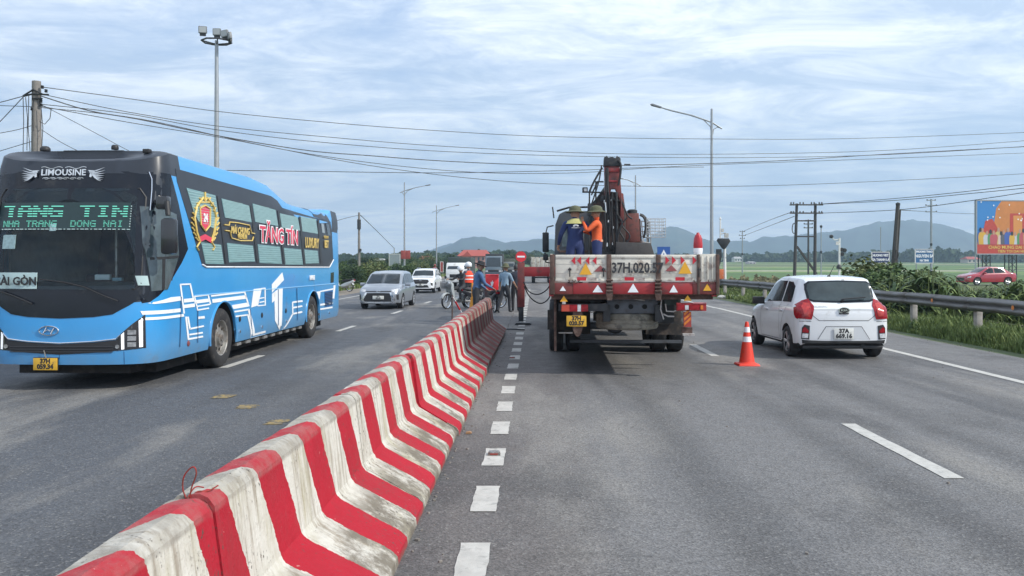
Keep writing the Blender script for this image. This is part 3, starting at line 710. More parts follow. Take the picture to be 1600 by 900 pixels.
# LIMOUSINE badge with wings
SILV = mat('silver_badge', (.62, .65, .68), .35, metal=.5)
lx, lz = bf(108, 271.5, .33); hy = bt.ray_cast(Vector((lx, -9, lz)), Vector((0, 1, 0)))
ly = hy[0].y-.022; tilt = (0, .17, 1)
lm = MX((lx, ly, lz), (1, 0, 0), tilt)
badge = text('badge', 'LIMOUSINE', .125, SILV, bus, lm, ext=.004, bold=.002, sx=1.02)
def wing(s):
    b = MB()
    for k in range(7):
        a0 = (s*(.37+.012*k), .0-.012*k); ln = .24-.018*k; ang = R(24-9*k)
        a1 = (a0[0]+s*ln*math.cos(ang), a0[1]+ln*math.sin(ang)*.8)
        mid = ((a0[0]+a1[0])/2, (a0[1]+a1[1])/2-.012)
        pts = [a0, mid, a1, (mid[0], mid[1]+.012), (a0[0], a0[1]+.012)]
        b.prism([(p[0], p[1]) for p in pts], -.004, .004, 'Z')
    b.prism([(s*.345, .035), (s*.46, .03), (s*.43, .0), (s*.40, -.07), (s*.375, -.06), (s*.385, .01)], -.004, .004, 'Z')
    o = b.build('badge_wing', SILV, bus); o.matrix_local = lm; return o
wing(1); wing(-1)
for s in (-1, 1):
    b = MB()
    for k in range(3):
        pts = [Vector((s*(.04+.1*k)+s*.05*math.cos(t)*(1-.1*t), -.085+.017*math.sin(t)*(1-.12*t), 0)) for t in [i*.5 for i in range(13)]]
        b.tube(pts, .0045, 5)
    b.tube([Vector((s*(.02+.3*t), .072+.014*math.sin(t*9), 0)) for t in [i/14 for i in range(15)]], .005, 5)
    o = b.build('badge_scroll', SILV, bus); o.matrix_local = lm
# lower front: grille band, chrome edge, headlamps, plate, maker's oval
def fmir(name, l, m, **k):
    q = FP(l); bp(name, 'nose', q, m, **k); bp(name, 'nose', [(-x, z) for x, z in q], m, **k)
g0 = FP([(84, 537), (150, 534.5), (183, 531), (192, 522), (193, 547), (150, 550.5), (84, 553)])
g0 = [(0 if abs(p[0]-cx) < .12 else p[0], p[1]) for p in g0]
half_ = g0; bp('grille', 'nose', half_+[(-x, z) for x, z in reversed(half_[1:-1])], BLACKP, off=.006)
b = MB()
for i in range(1, 4):
    b = MB(); z = g0[0][1]+(g0[-1][1]-g0[0][1])*i/4; pts = []
    for k in range(13):
        x = -.72+1.44*k/12; h = bt.ray_cast(Vector((x, -9, z)), Vector((0, 1, 0)))[0]; pts.append(h+Vector((0, -.012, 0)))
    b.tube(pts, .006, 5); b.build('grille_bar', mat('grille_grey', (.03, .03, .035), .5), bus)
b = MB(); pts = []
tp = [(p[0], p[1]+.014) for p in g0[:4]]
allp = [(-x, z) for x, z in reversed(tp[1:])]+tp
for (xa, za), (xb, zb_) in zip(allp, allp[1:]):
    for k in range(5):
        t = k/5; x = xa+(xb-xa)*t; z = za+(zb_-za)*t; h = bt.ray_cast(Vector((x, -9, z)), Vector((0, 1, 0)))[0]; pts.append(h+Vector((0, -.008, 0)))
b.tube(pts, .0085, 6); b.build('grille_trim', CHROME, bus)
hl = FP([(191.5, 546.5), (194, 522), (205, 511), (226, 491.5), (227, 543.5)], .1)
hl = [(min(x, 1.19), z) for x, z in hl]
for s in (1, -1):
    o = bp('headlight', 'nose', [(x*s, z) for x, z in hl], mat('lamp_housing', (.03, .032, .036), .15, coat=.6), off=.009)
    for l in ([(218.5, 501), (223.5, 497), (224, 541.5), (219.5, 542)], [(196, 522), (199.8, 518), (200.3, 544.3), (196.5, 544.8)]):
        bp('running_light', 'nose', [(min(x, 1.185)*s, z) for x, z in FP(l, .1)], HLAMP, off=.015, parent=o, skirt=.004)
    for k in range(4):
        px = 204.5; py = 541-k*9.5; w = 11 if k < 3 else 6
        x, z = bf(px+(11-w)/2*0, py, .1); x1, z1 = bf(px+w, py-7, .1)
        bp('lamp_reflector', 'nose', [(x*s, z), (x1*s, z), (x1*s, z1), (x*s, z1)] if k < 3 else [(bf(210, py, .1)[0]*s, z), (x1*s, z), (x1*s, z1)], mat('lamp_reflector', (.42, .43, .44), .15, metal=.6, var=.5, vscale=14), off=.013, parent=o, skirt=.003)
fx, fz = bf(187, 541, .02)
for s in (1, -1):
    h = bt.ray_cast(Vector((fx*s, -9, fz)), Vector((0, 1, 0)))[0]; b = MB(); b.lathe([(.028, 0), (.028, .01), (.02, .016), (0, .016)], axis='Y', n=14); b.build('fog_light', mat('lamp_reflector', (0, 0, 0)), bus, loc=(h.x, h.y-.022, h.z))
pxx, pzz = bf(78, 567.5); hh = bt.ray_cast(Vector((pxx, -9, .45)), Vector((0, 1, 0)))[0]
plate(bus, pxx, hh.y-.03, pzz, .335, .165, '37H', '059.34', YPLATE)
b = MB(); b.box((pxx, hh.y-.018, pzz), (.35, .012, .18)); b.build('plate_frame', BLACKP, bus, bevel=.003)
b = MB(); b.bar((pxx-.02, hh.y-.03, pzz+.19), (pxx+.01, hh.y-.03, pzz+.08), .012, .01); b.build('plate_hanger', STEEL, bus)
ox, oz = bf(82, 516); oh = bt.ray_cast(Vector((ox, -9, oz)), Vector((0, 1, 0)))[0]
b = MB(); b.tube([Vector((.135*math.cos(t), 0, .062*math.sin(t))) for t in [2*math.pi*i/28 for i in range(29)]], .0085, 6)
b.tube([Vector((-.075, 0, -.035)), Vector((-.05, 0, .005)), Vector((-.03, 0, .045))], .009, 6); b.tube([Vector((.03, 0, -.045)), Vector((.05, 0, -.005)), Vector((.075, 0, .035))], .009, 6)
b.tube([Vector((-.055, 0, -.012)), Vector((-.01, 0, .012)), Vector((.02, 0, -.008)), Vector((.055, 0, .012))], .008, 6)
b.build('maker_emblem', CHROME, bus, loc=(ox, oh.y-.012, oz))
# wipers
def wiper(l, y=-.02):
    pts = []
    for px, py in l:
        x, z = bf(px, py, .05); h = bt.ray_cast(Vector((x, -9, z)), Vector((0, 1, 0)))[0]; pts.append(h+Vector((0, -.035, 0)))
    b = MB(); b.tube(pts, [.013]*(len(pts)-1)+[.008], 6); b.build('wiper', BLACKP, bus)
wiper([(190, 470), (170, 462), (140, 448), (110, 441), (70, 436)]); wiper([(60, 474), (30, 462), (10, 456), (-30, 452)])
# bumper seams
SEAM = mat('panel_gap', (.02, .09, .22), .6)
for px in (194, 98): bp('panel_gap', 'nose', [bf(px, 549), bf(px+.9, 549), bf(px+.9, 570), bf(px, 570)], SEAM, off=.004, skirt=0)
# mirrors on both sides
def mirror_arm(s):
    b = MB(); b.tube([Vector((1.16*s, .30, 2.62)), Vector((1.30*s, .18, 2.66)), Vector((1.42*s, .08, 2.60)), Vector((1.44*s, .06, 2.42))], .035, 8)
    o = b.build('mirror', BLACKP, bus)
    b = MB(); b.box((0, 0, 0), (.22, .13, .50)); b.build('mirror_housing', mat('mirror_black', (.02, .022, .026), .25, coat=.4), o, bevel=.045, loc=(1.45*s, .08, 2.13))
    b = MB(); b.box((0, 0, 0), (.17, .15, .19)); b.build('mirror_housing', MATS['mirror_black'], o, bevel=.03, loc=(1.34*s, .14, 2.60))
mirror_arm(1); mirror_arm(-1)
# driver's side window and quarter glass
bp('driver_window', 'right', [bs(247, 455), bs(262, 452), bs(279, 400), bs(276, 335), bs(249, 322), bs(246, 380)], GLASSL, off=.011, grid=.1)
bp('window_divider', 'right', [bs(248, 402), bs(278, 399), bs(278, 402.5), bs(248, 406)], BLACKP, off=.017)
bp('window_divider', 'right', [bs(256, 404), bs(258.5, 404), bs(257.5, 452), bs(255, 453)], BLACKP, off=.017)
x_ = bs(243, 432); bp('side_sticker', 'right', [bs(242, 446), bs(246, 446), bs(245.5, 431), bs(241.5, 431)], mat('pale_card', (0, 0, 0)), off=.02)
# --- glazed band along the side
band = z2([(133, 102), (210, 124), (300, 150), (420, 185), (487, 205), (510, 221), (526, 248), (640, 282), (704, 300), (708, 330), (712, 440), (697, 468), (240, 467), (226, 458), (139, 152)])
bp('glass_band', 'right', band, BUSD, off=.005, grid=.3); bp('glass_band', 'left', band, BUSD, off=.005, grid=.5)
rim_ = z2([(226, 458), (240, 467), (697, 468), (712, 440)]); b = MB()
b.tube([Vector((1.262, s_, z_)) for s_, z_ in rim_], .013, 6); b.build('band_trim', WHITEP, bus)
# rows of upper and lower windows with blinds
ups = [[(171, 174), (278, 202), (290, 292), (283, 330), (215, 300), (196, 262)], [(300, 213), (402, 240), (411, 302), (312, 284)], [(415, 232), (500, 256), (509, 316), (424, 300)], [(515, 268), (582, 283), (590, 333), (522, 320)], [(591, 280), (649, 290), (656, 345), (598, 335)]]
lows = [[(222, 375), (296, 385), (306, 457), (238, 455)], [(318, 378), (414, 388), (421, 447), (325, 450)], [(432, 383), (514, 392), (521, 456), (438, 452)], [(528, 396), (592, 402), (599, 459), (533, 458)], [(603, 402), (654, 407), (658, 453), (608, 455)]]
def slats(poly, win, n):
    zs = [p[1] for p in poly]; z0, z1 = min(zs), max(zs); b = MB()
    for i in range(1, n):
        z = z0+(z1-z0)*i/n; xs = []
        for (a, u), (c, v) in zip(poly, poly[1:]+poly[:1]):
            if (u-z)*(v-z) < 0: xs.append(a+(c-a)*(z-u)/(v-u))
        if len(xs) >= 2:
            a, c = min(xs)+.02, max(xs)-.02
            if c > a: h = bt.ray_cast(Vector((9, (a+c)/2, z)), Vector((-1, 0, 0)))[0]; b.box((h.x+.014, (a+c)/2, z), (.004, c-a, .010))
    b.build('blind_slats', mat('blind_slat', (.30, .46, .46), .5), win, sm=False)
for l, n in [(u, 15) for u in ups]+[(u, 9) for u in lows]:
    q = z2(l); w = bp('window', 'right', q, BLIND, off=.011, grid=.4); slats(q, w, n)
    bp('window', 'left', q, GLASS, off=.011, grid=.5)
DIV = mat('pillar_black', (.025, .027, .03), .4)
for a, b_ in (((284, 205), (312, 455)), ((406, 240), (428, 452)), ((507, 258), (527, 455)), ((586, 280), (602, 458)), ((655, 292), (664, 456))):
    q = z2([a, (a[0]+7, a[1]), (b_[0]+7, b_[1]), b_]); bp('window_pillar', 'right', q, DIV, off=.013, grid=.6, skirt=.004)
bp('vent_window', 'right', z2([(668, 305), (678, 307), (682, 342), (672, 340)]), mat('pale_vent', (.25, .3, .33), .4), off=.012)
bp('vent_window', 'right', z2([(686, 306), (697, 308), (703, 352), (692, 350)]), GLASS, off=.012)
bp('rear_pod_trim', 'right', z2([(614, 247), (640, 252), (688, 264), (697, 282), (702, 300), (645, 281), (641, 268), (628, 256)]), BUSD, off=.008)
# side lettering
def side_text(name, body, px, py, hpx, m, sx=1, bold=0, off=.03, ext=.003, shear=0, drop=1.35):
    s_, z_ = bs(px, py); d = 11.95+s_; size = hpx*d/F*drop; h = bt.ray_cast(Vector((9, s_, z_)), Vector((-1, 0, 0)))[0]
    return text(name, body, size, m, bus, side_M(h.x+off, s_, z_), ext=ext, sx=sx, bold=bold, shear=shear)
REDP = mat('red_print', (.62, .05, .10), .5); GOLD = mat('gold_print', (.62, .45, .13), .45, var=.15, vscale=20)
side_text('lettering_outline', 'TĂNG TÍN', 437, 370, 24, WHITEP, sx=1.30, bold=.030, off=.020)
side_text('lettering', 'TĂNG TÍN', 437, 370, 24, REDP, sx=1.30, bold=.008, off=.026)
side_text('lettering', 'LUXURY', 486.5, 380.5, 16, GOLD, sx=.98, bold=.008)
side_text('lettering', 'PHÒNG VIP', 508.5, 371, 5, GOLD, sx=.8); side_text('lettering', 'BEST', 509, 382, 12, GOLD, sx=.75, bold=.008)
side_text('lettering', 'MÁI CHUNG', 374, 361, 11, GOLD, sx=1.0, bold=.005, shear=.2); side_text('lettering', 'PREMIUM', 377, 370, 7.5, GOLD, sx=1.0, bold=.003)
side_text('lettering', 'UNIVERSE', 486, 434, 7, WHITEP, sx=.75, bold=.006)
b = MB()
def gl(l, r): 
    pts = []
    for a, c in l:
        s_, z_ = bs(a, c); h = bt.ray_cast(Vector((9, s_, z_)), Vector((-1, 0, 0)))[0]; pts.append(h+Vector((.02, 0, 0)))
    b.tube(pts, r, 5)
gl([(350, 351), (357, 352), (358, 347), (370, 348), (389, 352), (392, 364), (397, 365)], .013); gl([(351, 360), (358, 361), (361, 372), (374, 376), (393, 376), (395, 370)], .013)
b.build('lettering_frame', GOLD, bus)
# laurel crest
b = MB()
for s in (-1, 1):
    pts = [(320+s*3, 309), (320+s*13, 322), (320+s*17, 340), (320+s*14, 362), (320+s*9, 378)]; gl([(x, y) for x, y in pts], .022)
    for k in range(9):
        t = k/8; x = 320+s*(5+13*math.sin(t*2.6)); y = 314+t*62; gl([(x, y), (x+s*3.5, y-5)], .014)
    gl([(320+s*9, 378), (320+s*14, 386), (320+s*11, 391)], .016)
gl([(320, 300), (320, 312)], .02); gl([(313, 316), (316, 309), (320, 314), (324, 309), (327, 316), (313, 316)], .014)
gl([(312, 325), (320, 321), (328, 326), (327, 352), (320, 361), (313, 351), (312, 325)], .016)
b.build('crest', GOLD, bus)
bp('crest_shield', 'right', [bs(x, y) for x, y in ((313, 326), (320, 323), (327, 327), (326, 351), (320, 359), (314, 350))], REDP, off=.016)
bp('crest_ribbon', 'right', [bs(x, y) for x, y in ((309, 371), (320, 366), (332, 373), (331, 381), (320, 374), (310, 379))], REDP, off=.02)
side_text('crest_lettering', '24', 320, 341, 13, WHITEP, sx=.9, bold=.008, off=.026)
# --- white graphics on the blue
def stripe(pts, w):
    for (a, b0), (c, d0) in zip(pts, pts[1:]):
        dx, dy = c-a, d0-b0; l = math.hypot(dx, dy); nx, ny = -dy/l*w/2, dx/l*w/2; ex, ey = dx/l*w*.3, dy/l*w*.3
        if len(pts) == 2: ex = ey = 0
        q = zb([(a+nx-ex, b0+ny-ey), (c+nx+ex, d0+ny+ey), (c-nx+ex, d0-ny+ey), (a-nx-ex, b0-ny-ey)])
        STR.append(q)
STR = []
for pts, w in [([(66, 365), (275, 342)], 30), ([(66, 415), (300, 384)], 22), ([(272, 130), (352, 126), (380, 258)], 12), ([(272, 130), (302, 370)], 12), ([(300, 265), (385, 256)], 30), ([(300, 312), (390, 300)], 28),
               ([(390, 228), (500, 215), (520, 290)], 11), ([(388, 228), (415, 345)], 10), ([(388, 275), (505, 260)], 28), ([(402, 312), (515, 294)], 11), ([(412, 342), (508, 325)], 11), ([(415, 406), (472, 400)], 20),
               ([(525, 225), (802, 192)], 13), ([(535, 267), (820, 232)], 30), ([(642, 327), (830, 296)], 34), ([(652, 366), (840, 336)], 13), ([(662, 403), (835, 380)], 12),
               ([(802, 190), (838, 310)], 12), ([(838, 338), (888, 545), (980, 520)], 17), ([(830, 380), (875, 578), (990, 548)], 13), ([(318, 400), (338, 582), (455, 560)], 14), ([(334, 400), (350, 497), (462, 474)], 13), ([(345, 545), (456, 528)], 13), ([(668, 420), (682, 490)], 20),
               ([(945, 163), (972, 160), (974, 300), (912, 306)], 9), ([(925, 245), (966, 238)], 9), ([(925, 278), (966, 270)], 9), ([(1200, 277), (1283, 266)], 14), ([(1200, 275), (1202, 372)], 9), ([(1204, 322), (1280, 308)], 13), ([(1200, 373), (1280, 356)], 13), ([(1133, 506), (1200, 376)], 9),
               ([(1430, 187), (1540, 166)], 11), ([(1548, 136), (1538, 246)], 15), ([(1378, 306), (1532, 282)], 15), ([(1380, 342), (1530, 318)], 13)]: stripe(pts, w)
for l in ([(80, 284), (190, 236), (270, 228), (275, 262), (100, 290)], [(878, 168), (945, 160), (915, 302), (858, 320)], [(1115, 30), (1128, 92), (1030, 197), (1028, 130)], [(1030, 207), (1080, 168), (1118, 162), (1111, 515), (1082, 478), (1055, 430), (1050, 262), (1030, 282)], [(1395, 190), (1432, 185), (1425, 252), (1365, 264), (1368, 245), (1390, 240)]): STR.append(zb(l))
for q in STR: bp('white_graphic', 'right', q, WHITEP, off=.008, grid=.12, skirt=.004)
for q in ([(1077, 170), (1083, 170), (1085, 470), (1079, 465)],): bp('white_graphic_gap', 'right', zb(q), SEAM, off=.011, skirt=0)
# seams, skirts, handles, grille
for a, b_ in (((275, 232), (262, 748)), ((412, 345), (412, 700)), ((660, 400), (668, 640)), ((845, 330), (868, 580)), ((1232, 160), (1240, 492)), ((1372, 350), (1372, 440))):
    bp('panel_gap', 'right', zb([a, (a[0]+6, a[1]), (b_[0]+6, b_[1]), b_]), SEAM, off=.010, skirt=0, grid=.2)
b = MB(); b.tube([Vector((1.254, s_, z_)) for s_, z_ in zb([(385, 222), (1020, 168), (1550, 122)])], .009, 5); b.build('belt_moulding', mat('pale_blue_trim', (.25, .50, .72), .4), bus)
for zx, zy in ((765, 415), (948, 383), (1146, 348)):
    s_, z_ = zb([(zx, zy)])[0]; b = MB(); b.lathe([(.052, -.01), (.052, .008), (.04, .012), (0, .012)], axis='X', n=16, c=(1.25, s_, z_)); b.build('locker_handle', BLACKP, bus)
    b = MB(); b.box((1.266, s_+.01, z_), (.01, .03, .012)); b.build('locker_key', CHROME, bus)
for zx, zy in ((765, 518), (950, 480), (1150, 433), (1420, 375), (1505, 362)):
    s_, z_ = zb([(zx, zy)])[0]; b = MB(); b.lathe([(.03, -.01), (.03, .012), (0, .014)], axis='X', n=12, c=(1.25, s_, z_)); b.build('marker_lamp', CHROME, bus)
s_, z_ = zb([(340, 618)])[0]; b = MB(); b.lathe([(.045, -.01), (.045, .01), (.03, .02), (0, .02)], axis='X', n=14, c=(1.245, s_, z_)); b.build('marker_lamp', mat('marker_red', (.2, .06, .06), .3), bus)
gq = zb([(1465, 190), (1530, 178), (1528, 305), (1468, 318)]); bp('engine_grille', 'right', gq, mat('grille_blue', (.02, .10, .28), .5), off=.008)
zs_ = [p[1] for p in gq]
b = MB()
for i in range(9): b.box((1.262, (gq[0][0]+gq[1][0])/2, min(zs_)+.05+i*(max(zs_)-min(zs_)-.1)/8), (.012, gq[1][0]-gq[0][0]-.04, .014))
b.build('engine_louvres', BLACKP, bus)
bp('tail_lamp', 'right', zb([(1518, 32), (1542, 28), (1540, 112), (1516, 116)]), BLACKG, off=.008)
b = MB(); b.box((0, 5.6, .28), (1.9, 9.6, .24)); b.box((1.12, 5.6, .34), (.10, 4.4, .10)); b.box((0, .75, .30), (1.6, .9, .2)); b.build('chassis', UNDER, bus)
b = MB()
for i in range(9): b.box((1.17, 3.6+i*.5, .31), (.06, .22, .05))
tag(b.build('skirt_brackets', mat('bare_steel', (.3, .3, .29), .5, metal=.5), bus), kind='stuff')
for sc in (2.70, 8.52):
    b = MB(); pts = [Vector((1.252, sc+.615*math.cos(t), .50+.615*math.sin(t))) for t in [R(-8)+R(196)*i/24 for i in range(25)]]; b.tube(pts, .018, 6); b.build('wheel_arch_trim', BLUE, bus)
    for s in (1, -1):
        wheel(bus, 1.08*s, sc, .50, .30, s, 'steel')
b = MB(); b.box((.0, 1.2, 3.40), (.9, .8, .05)); b.lathe([(.07, 0), (.07, .04), (.04, .07), (0, .07)], (-.4, .25, 3.34)); b.lathe([(.05, 0), (.05, .05), (.03, .07), (0, .07)], (.55, .35, 3.37)); b.box((.9, .6, 3.38), (.10, .1, .06)); b.build('roof_vent', BLACKP, bus, bevel=.01)
b = MB(); b.tube([bt.ray_cast(Vector((x, -9, z)), Vector((0, 1, 0)))[0]+Vector((0, -.01, 0)) for x, z in ((1.10, 2.5), (1.10, 2.8), (1.09, 2.95), (1.05, 3.05))], .009, 5); b.build('corner_highlight', CHROME, bus)  # thin bright tube stands in for the highlight along the corner edge
# ================================================================ passenger cars
def car_body(L, c, mats, arches, step=.045):
    """local frame: rear bumper at y=0, nose at y=L, +X is the car's right seen from behind"""
    ys = [0, .015, .04, .08, .14]; y = .19
    while y < L-.16: ys.append(y); y += step
    ys += [L-.14, L-.08, L-.04, L-.015, L]
    for yc, r in arches: ys += [yc-r, yc+r, yc-r*.97, yc+r*.97]
    ys = sorted(set(round(v, 4) for v in ys)); rings = []
    for y in ys:
        top = interp(c['top'], y); b = interp(c['belt'], y); w = interp(c['w'], y); wt = interp(c['wt'], y); s = interp(c['sill'], y)
        g = top-b
        pts = [(0, s), (.6*w, s), (.92*w, s+.005), (w*.975, s+.05), (w*.995, s+.28*(b-s)), (w, s+.55*(b-s)), (w*.992, s+.8*(b-s)), (w*.975, b-.04), (w*.945, b+.004)]
        w0 = w*.94
        if g > .14:
            pts += [(w0+(wt-w0)*t, b+(g-.075)*t) for t in (.33, .66, 1.0)]
            pts += [(wt*.965, top-.035), (wt*.88, top-.012), (wt*.5, top+.006), (0, top+.012)]
        else:
            wt = min(wt, w0*.93)
            pts += [(w0+(wt-w0)*t, b+g*.7*t) for t in (.33, .66, 1.0)]
            pts += [(wt*.9, b+g*.85), (wt*.7, b+g*.95), (wt*.4, top), (0, top)]
        a = 0
        for yc, r in arches:
            if abs(y-yc) < r: a = max(a, c['zc']+math.sqrt(max(0, r*r-(y-yc)**2)))
        pts = [(x, max(z, a+.001*i) if i < 8 else z) for i, (x, z) in enumerate(pts)]
        rings.append(pts)
    n = len(rings[0]); b = MB(); vs = []; fs = []
    for y, r in zip(ys, rings):
        for x, z in r: vs.append((x, y, z))
        for x, z in reversed(r[1:-1]): vs.append((-x, y, z))
    m = 2*n-2
    for j in range(len(ys)-1):
        for i in range(m): fs.append((j*m+i, j*m+(i+1) % m, (j+1)*m+(i+1) % m, (j+1)*m+i))
    b.add(vs, fs)
    for base in (0, (len(ys)-1)*m):
        for i in range(n-1):
            f = list(dict.fromkeys([base+i, base+i+1, base+(m-i-1) % m, base+(m-i) % m])); b.f.append(tuple(f)); b.m.append(0)
    me = b.mesh(mats, ang=30)
    for p in me.polygons:
        if p.normal.z < -.55 and p.center.z < .8: p.material_index = 1
    return me
def mirrored(l): return [(-a, b) for a, b in l]
WHITEC = mat('white_car_paint', (.70, .72, .74), .22, coat=.8, dirt=(.45, .44, .42), dirt_amt=.18, dscale=2.5)
CGL = mat('car_glass', (.012, .018, .022), .06, spec=.4, var=.5, vscale=2)
SILVC = mat('silver_car_paint', (.30, .325, .36), .28, metal=.55, coat=.8, var=.05)
REDC = mat('red_car_paint', (.32, .018, .035), .25, coat=.8, var=.05)
GAP = mat('door_gap', (.06, .06, .065), .7)
def mirrors(parent, x, y, z, m, s=1):
    for k in (1, -1):
        b = MB(); b.box((.07*k, .02, 0), (.22, .12, .15)); b.bar((-.05*k, .05, -.05), (.03*k, .02, -.02), .04, .05); b.build('mirror', m, parent, bevel=.035, loc=(x*k, y, z))
# ---- white hatchback, rear view
def hatch():
    L = 3.62; yaw = math.atan(.017)
    gl = G(1232, 557); gr = G(1363, 557.6)
    t = thing('hatchback', 'white hatchback seen from behind beside the orange cone', 'car', (6.04, 16.35-.62, 0), -yaw); t.scale = (1.07, 1, 1)
    c = dict(zc=.29, top=[(0, .93), (.03, .97), (.10, 1.03), (.34, 1.44), (.42, 1.485), (.6, 1.50), (1.2, 1.52), (1.7, 1.50), (2.05, 1.42), (2.75, .99), (2.95, .93), (3.35, .84), (3.56, .72), (3.62, .60)],
             belt=[(0, .86), (.15, .97), (.5, .985), (2.6, .90), (2.85, .87), (3.4, .76), (3.62, .55)],
             w=[(0, .66), (.015, .70), (.04, .74), (.08, .765), (.14, .785), (.35, .80), (.8, .805), (2.8, .805), (3.2, .78), (3.45, .68), (3.58, .55), (3.62, .48)],
             wt=[(0, .58), (.3, .56), (.6, .60), (1.3, .62), (2.0, .60), (2.7, .66)], sill=[(0, .30), (.1, .24), (.5, .22), (3.3, .20), (3.62, .26)])
    me = car_body(L, c, [WHITEC, UNDER], [(.62, .335), (3.02, .335)]); link('body', me, t); tr = bvh(me)
    q = lambda n, v, p, m, o=.004, g=.09, par=t, **k: patch(n, tr, v, p, m, par, o, g, **k)
    # zoom of the photo -> rear-view metres
    Z0 = 15.75
    inv = (Matrix.Translation(t.location) @ Matrix.Rotation(-yaw, 4, 'Z')).inverted()
    def r(zx, zy, y=.05):
        h = ray_local(1220+zx/6, 420+zy/6, inv, 1, y); return (h.x, h.z)
    def rr(l, y=.05): return [r(a, b, y) for a, b in l]
    cxm = (r(240, 400)[0]+r(905, 400)[0])/2
    def sym(l):   # keep the traced half and mirror it about the car's own centre line
        return l+[(-a, b) for a, b in reversed(l)]
    wl = rr([(180, 152), (200, 225), (235, 318), (300, 326), (530, 332)], .22)
    wl = [(-.535, 1.355), (-.545, 1.28), (-.535, 1.10), (-.47, 1.07), (0, 1.055)]
    q('rear_window', 'rear', wl+[(-a, b) for a, b in reversed(wl[:-1])]+[(.48, 1.395), (0, 1.41), (-.48, 1.395)], mat('rear_glass', (.04, .055, .06), .08, spec=.45, var=.35, vscale=3), .014, .045)
    q('window_surround', 'rear', [(-.565, 1.37), (-.575, 1.27), (-.565, 1.08), (-.48, 1.045), (0, 1.03), (.48, 1.045), (.565, 1.08), (.575, 1.27), (.565, 1.37), (.5, 1.42), (0, 1.435), (-.5, 1.42)], BLACKG, .008, .045)
    for s in (-1, 1):
        l = [(.525, 1.04), (.55, 1.10), (.64, 1.07), (.745, .99), (.755, .90), (.745, .75), (.545, .735), (.525, .82), (.495, .97)]
        l = [(a*s, b) for a, b in l]; tl = q('tail_lamp', 'rear', l, REDL, .014, .05)
        l2 = [(a*s, b) for a, b in [(.55, 1.02), (.64, 1.03), (.69, .95), (.66, .80), (.58, .78), (.56, .86)]]; q('lamp_core', 'rear', l2, g=.05, m= mat('red_lens_bright', (.40, .03, .025), .15, coat=.3, var=.4, vscale=18), o=.020, par=tl, skirt=.004)
        side = [(.075, .93), (.20, .955), (.26, .94), (.19, .82), (.13, .76), (.075, .74)]
        q('tail_lamp', 'right' if s > 0 else 'left', side, REDL, .009)
        l = [(a*s, b) for a, b in [(.575, .62), (.66, .64), (.70, .58), (.71, .38), (.585, .37)]]; q('bumper_lamp', 'rear', l, BLACKP, .008)
        l = [(a*s, b) for a, b in [(.595, .53), (.66, .60), (.69, .56), (.695, .50), (.60, .49)]]; q('reflector', 'rear', l, REDL, .014, skirt=.004)
        l = [(a*s, b) for a, b in [(.60, .475), (.695, .48), (.70, .40), (.61, .395)]]; q('reversing_lamp', 'rear', l, CLEAR, .014, skirt=.004)
    q('bumper_insert', 'rear', [(-.70, .365), (-.60, .355), (-.35, .345), (.35, .345), (.60, .355), (.70, .365), (.68, .245), (-.68, .245)], BLACKP, .010)
    q('plate_recess', 'rear', [(-.42, .37), (-.29, .60), (.29, .60), (.42, .37)], mat('white_car_recess', (.58, .60, .62), .3, coat=.5), .002)
    for pts in ([(-.545, .99), (-.52, .80), (-.42, .715), (.42, .715), (.52, .80), (.545, .99)], [(-.44, .37), (-.30, .605), (.30, .605), (.44, .37)], [(-.74, .70), (-.55, .70)], [(.74, .70), (.55, .70)]):
        for (a, b0), (c_, d0) in zip(pts, pts[1:]):
            dx, dy = c_-a, d0-b0; l = math.hypot(dx, dy); nx, ny = -dy/l*.0045, dx/l*.0045
            q('panel_gap', 'rear', [(a+nx, b0+ny), (c_+nx, d0+ny), (c_-nx, d0-ny), (a-nx, b0-ny)], GAP, .0045, skirt=0)
    hp = tr.ray_cast(Vector((0, -9, .485)), Vector((0, 1, 0)))[0]; plate(t, -.005, hp.y-.02, .475, .33, .20, '37A', '669.16', WPLATE)
    hb = tr.ray_cast(Vector((0, -9, .93)), Vector((0, 1, 0)))[0]
    b = MB(); b.lathe([(.072, 0), (.072, .012), (.06, .018), (0, .018)], axis='Y', n=28, sx=1, sy=1.0); em = b.build('maker_emblem', CHROME, t, loc=(0, hb.y-.022, .90)); em.scale = (1.35, 1, .8)
    b = MB(); b.lathe([(.058, 0), (.058, .003), (0, .004)], axis='Y', n=24); e2 = b.build('emblem_face', BLACKT, em, loc=(0, -.003, 0))
    text('emblem_lettering', 'KIA', .055, CHROME, em, rear_M(0, -.005, 0), ext=.002, sx=.95, bold=.002)
    b = MB(); b.box((0, hb.y-.012, .845), (.16, .02, .03)); b.build('tailgate_handle', BLACKP, t, bevel=.006)
    h2 = tr.ray_cast(Vector((-.4, -9, .96)), Vector((0, 1, 0)))[0]; text('badge_lettering', 'MORNING', .05, CHROME, t, rear_M(-.385, h2.y-.008, .965), ext=.002, sx=1)
    text('badge_lettering', 'Si', .045, CHROME, t, rear_M(.41, h2.y-.008, .79), ext=.002); text('badge_lettering', 'TRUONG HAI', .026, CHROME, t, rear_M(.36, h2.y-.016, .752), ext=.0015)
    b = MB(); b.tube([Vector((.02, .045, 1.085)), Vector((-.0, .08, 1.10)), Vector((.40, .095, 1.135))], .011, 6); b.cyl((0, .06, 1.07), (0, .10, 1.08), .02, n=10); b.build('rear_wiper', BLACKP, t)
    b = MB(); b.tube([Vector((-.05, .62, 1.51)), Vector((.0, .48, 1.72))], [.008, .004], 6); b.lathe([(.035, 0), (.03, .02), (0, .03)], (-.05, .62, 1.505), n=10); b.build('aerial', BLACKP, t)
    b = MB(); b.box((.10, .36, 1.445), (.05, .03, .02)); b.build('brake_lamp', BLACKP, t, bevel=.004)
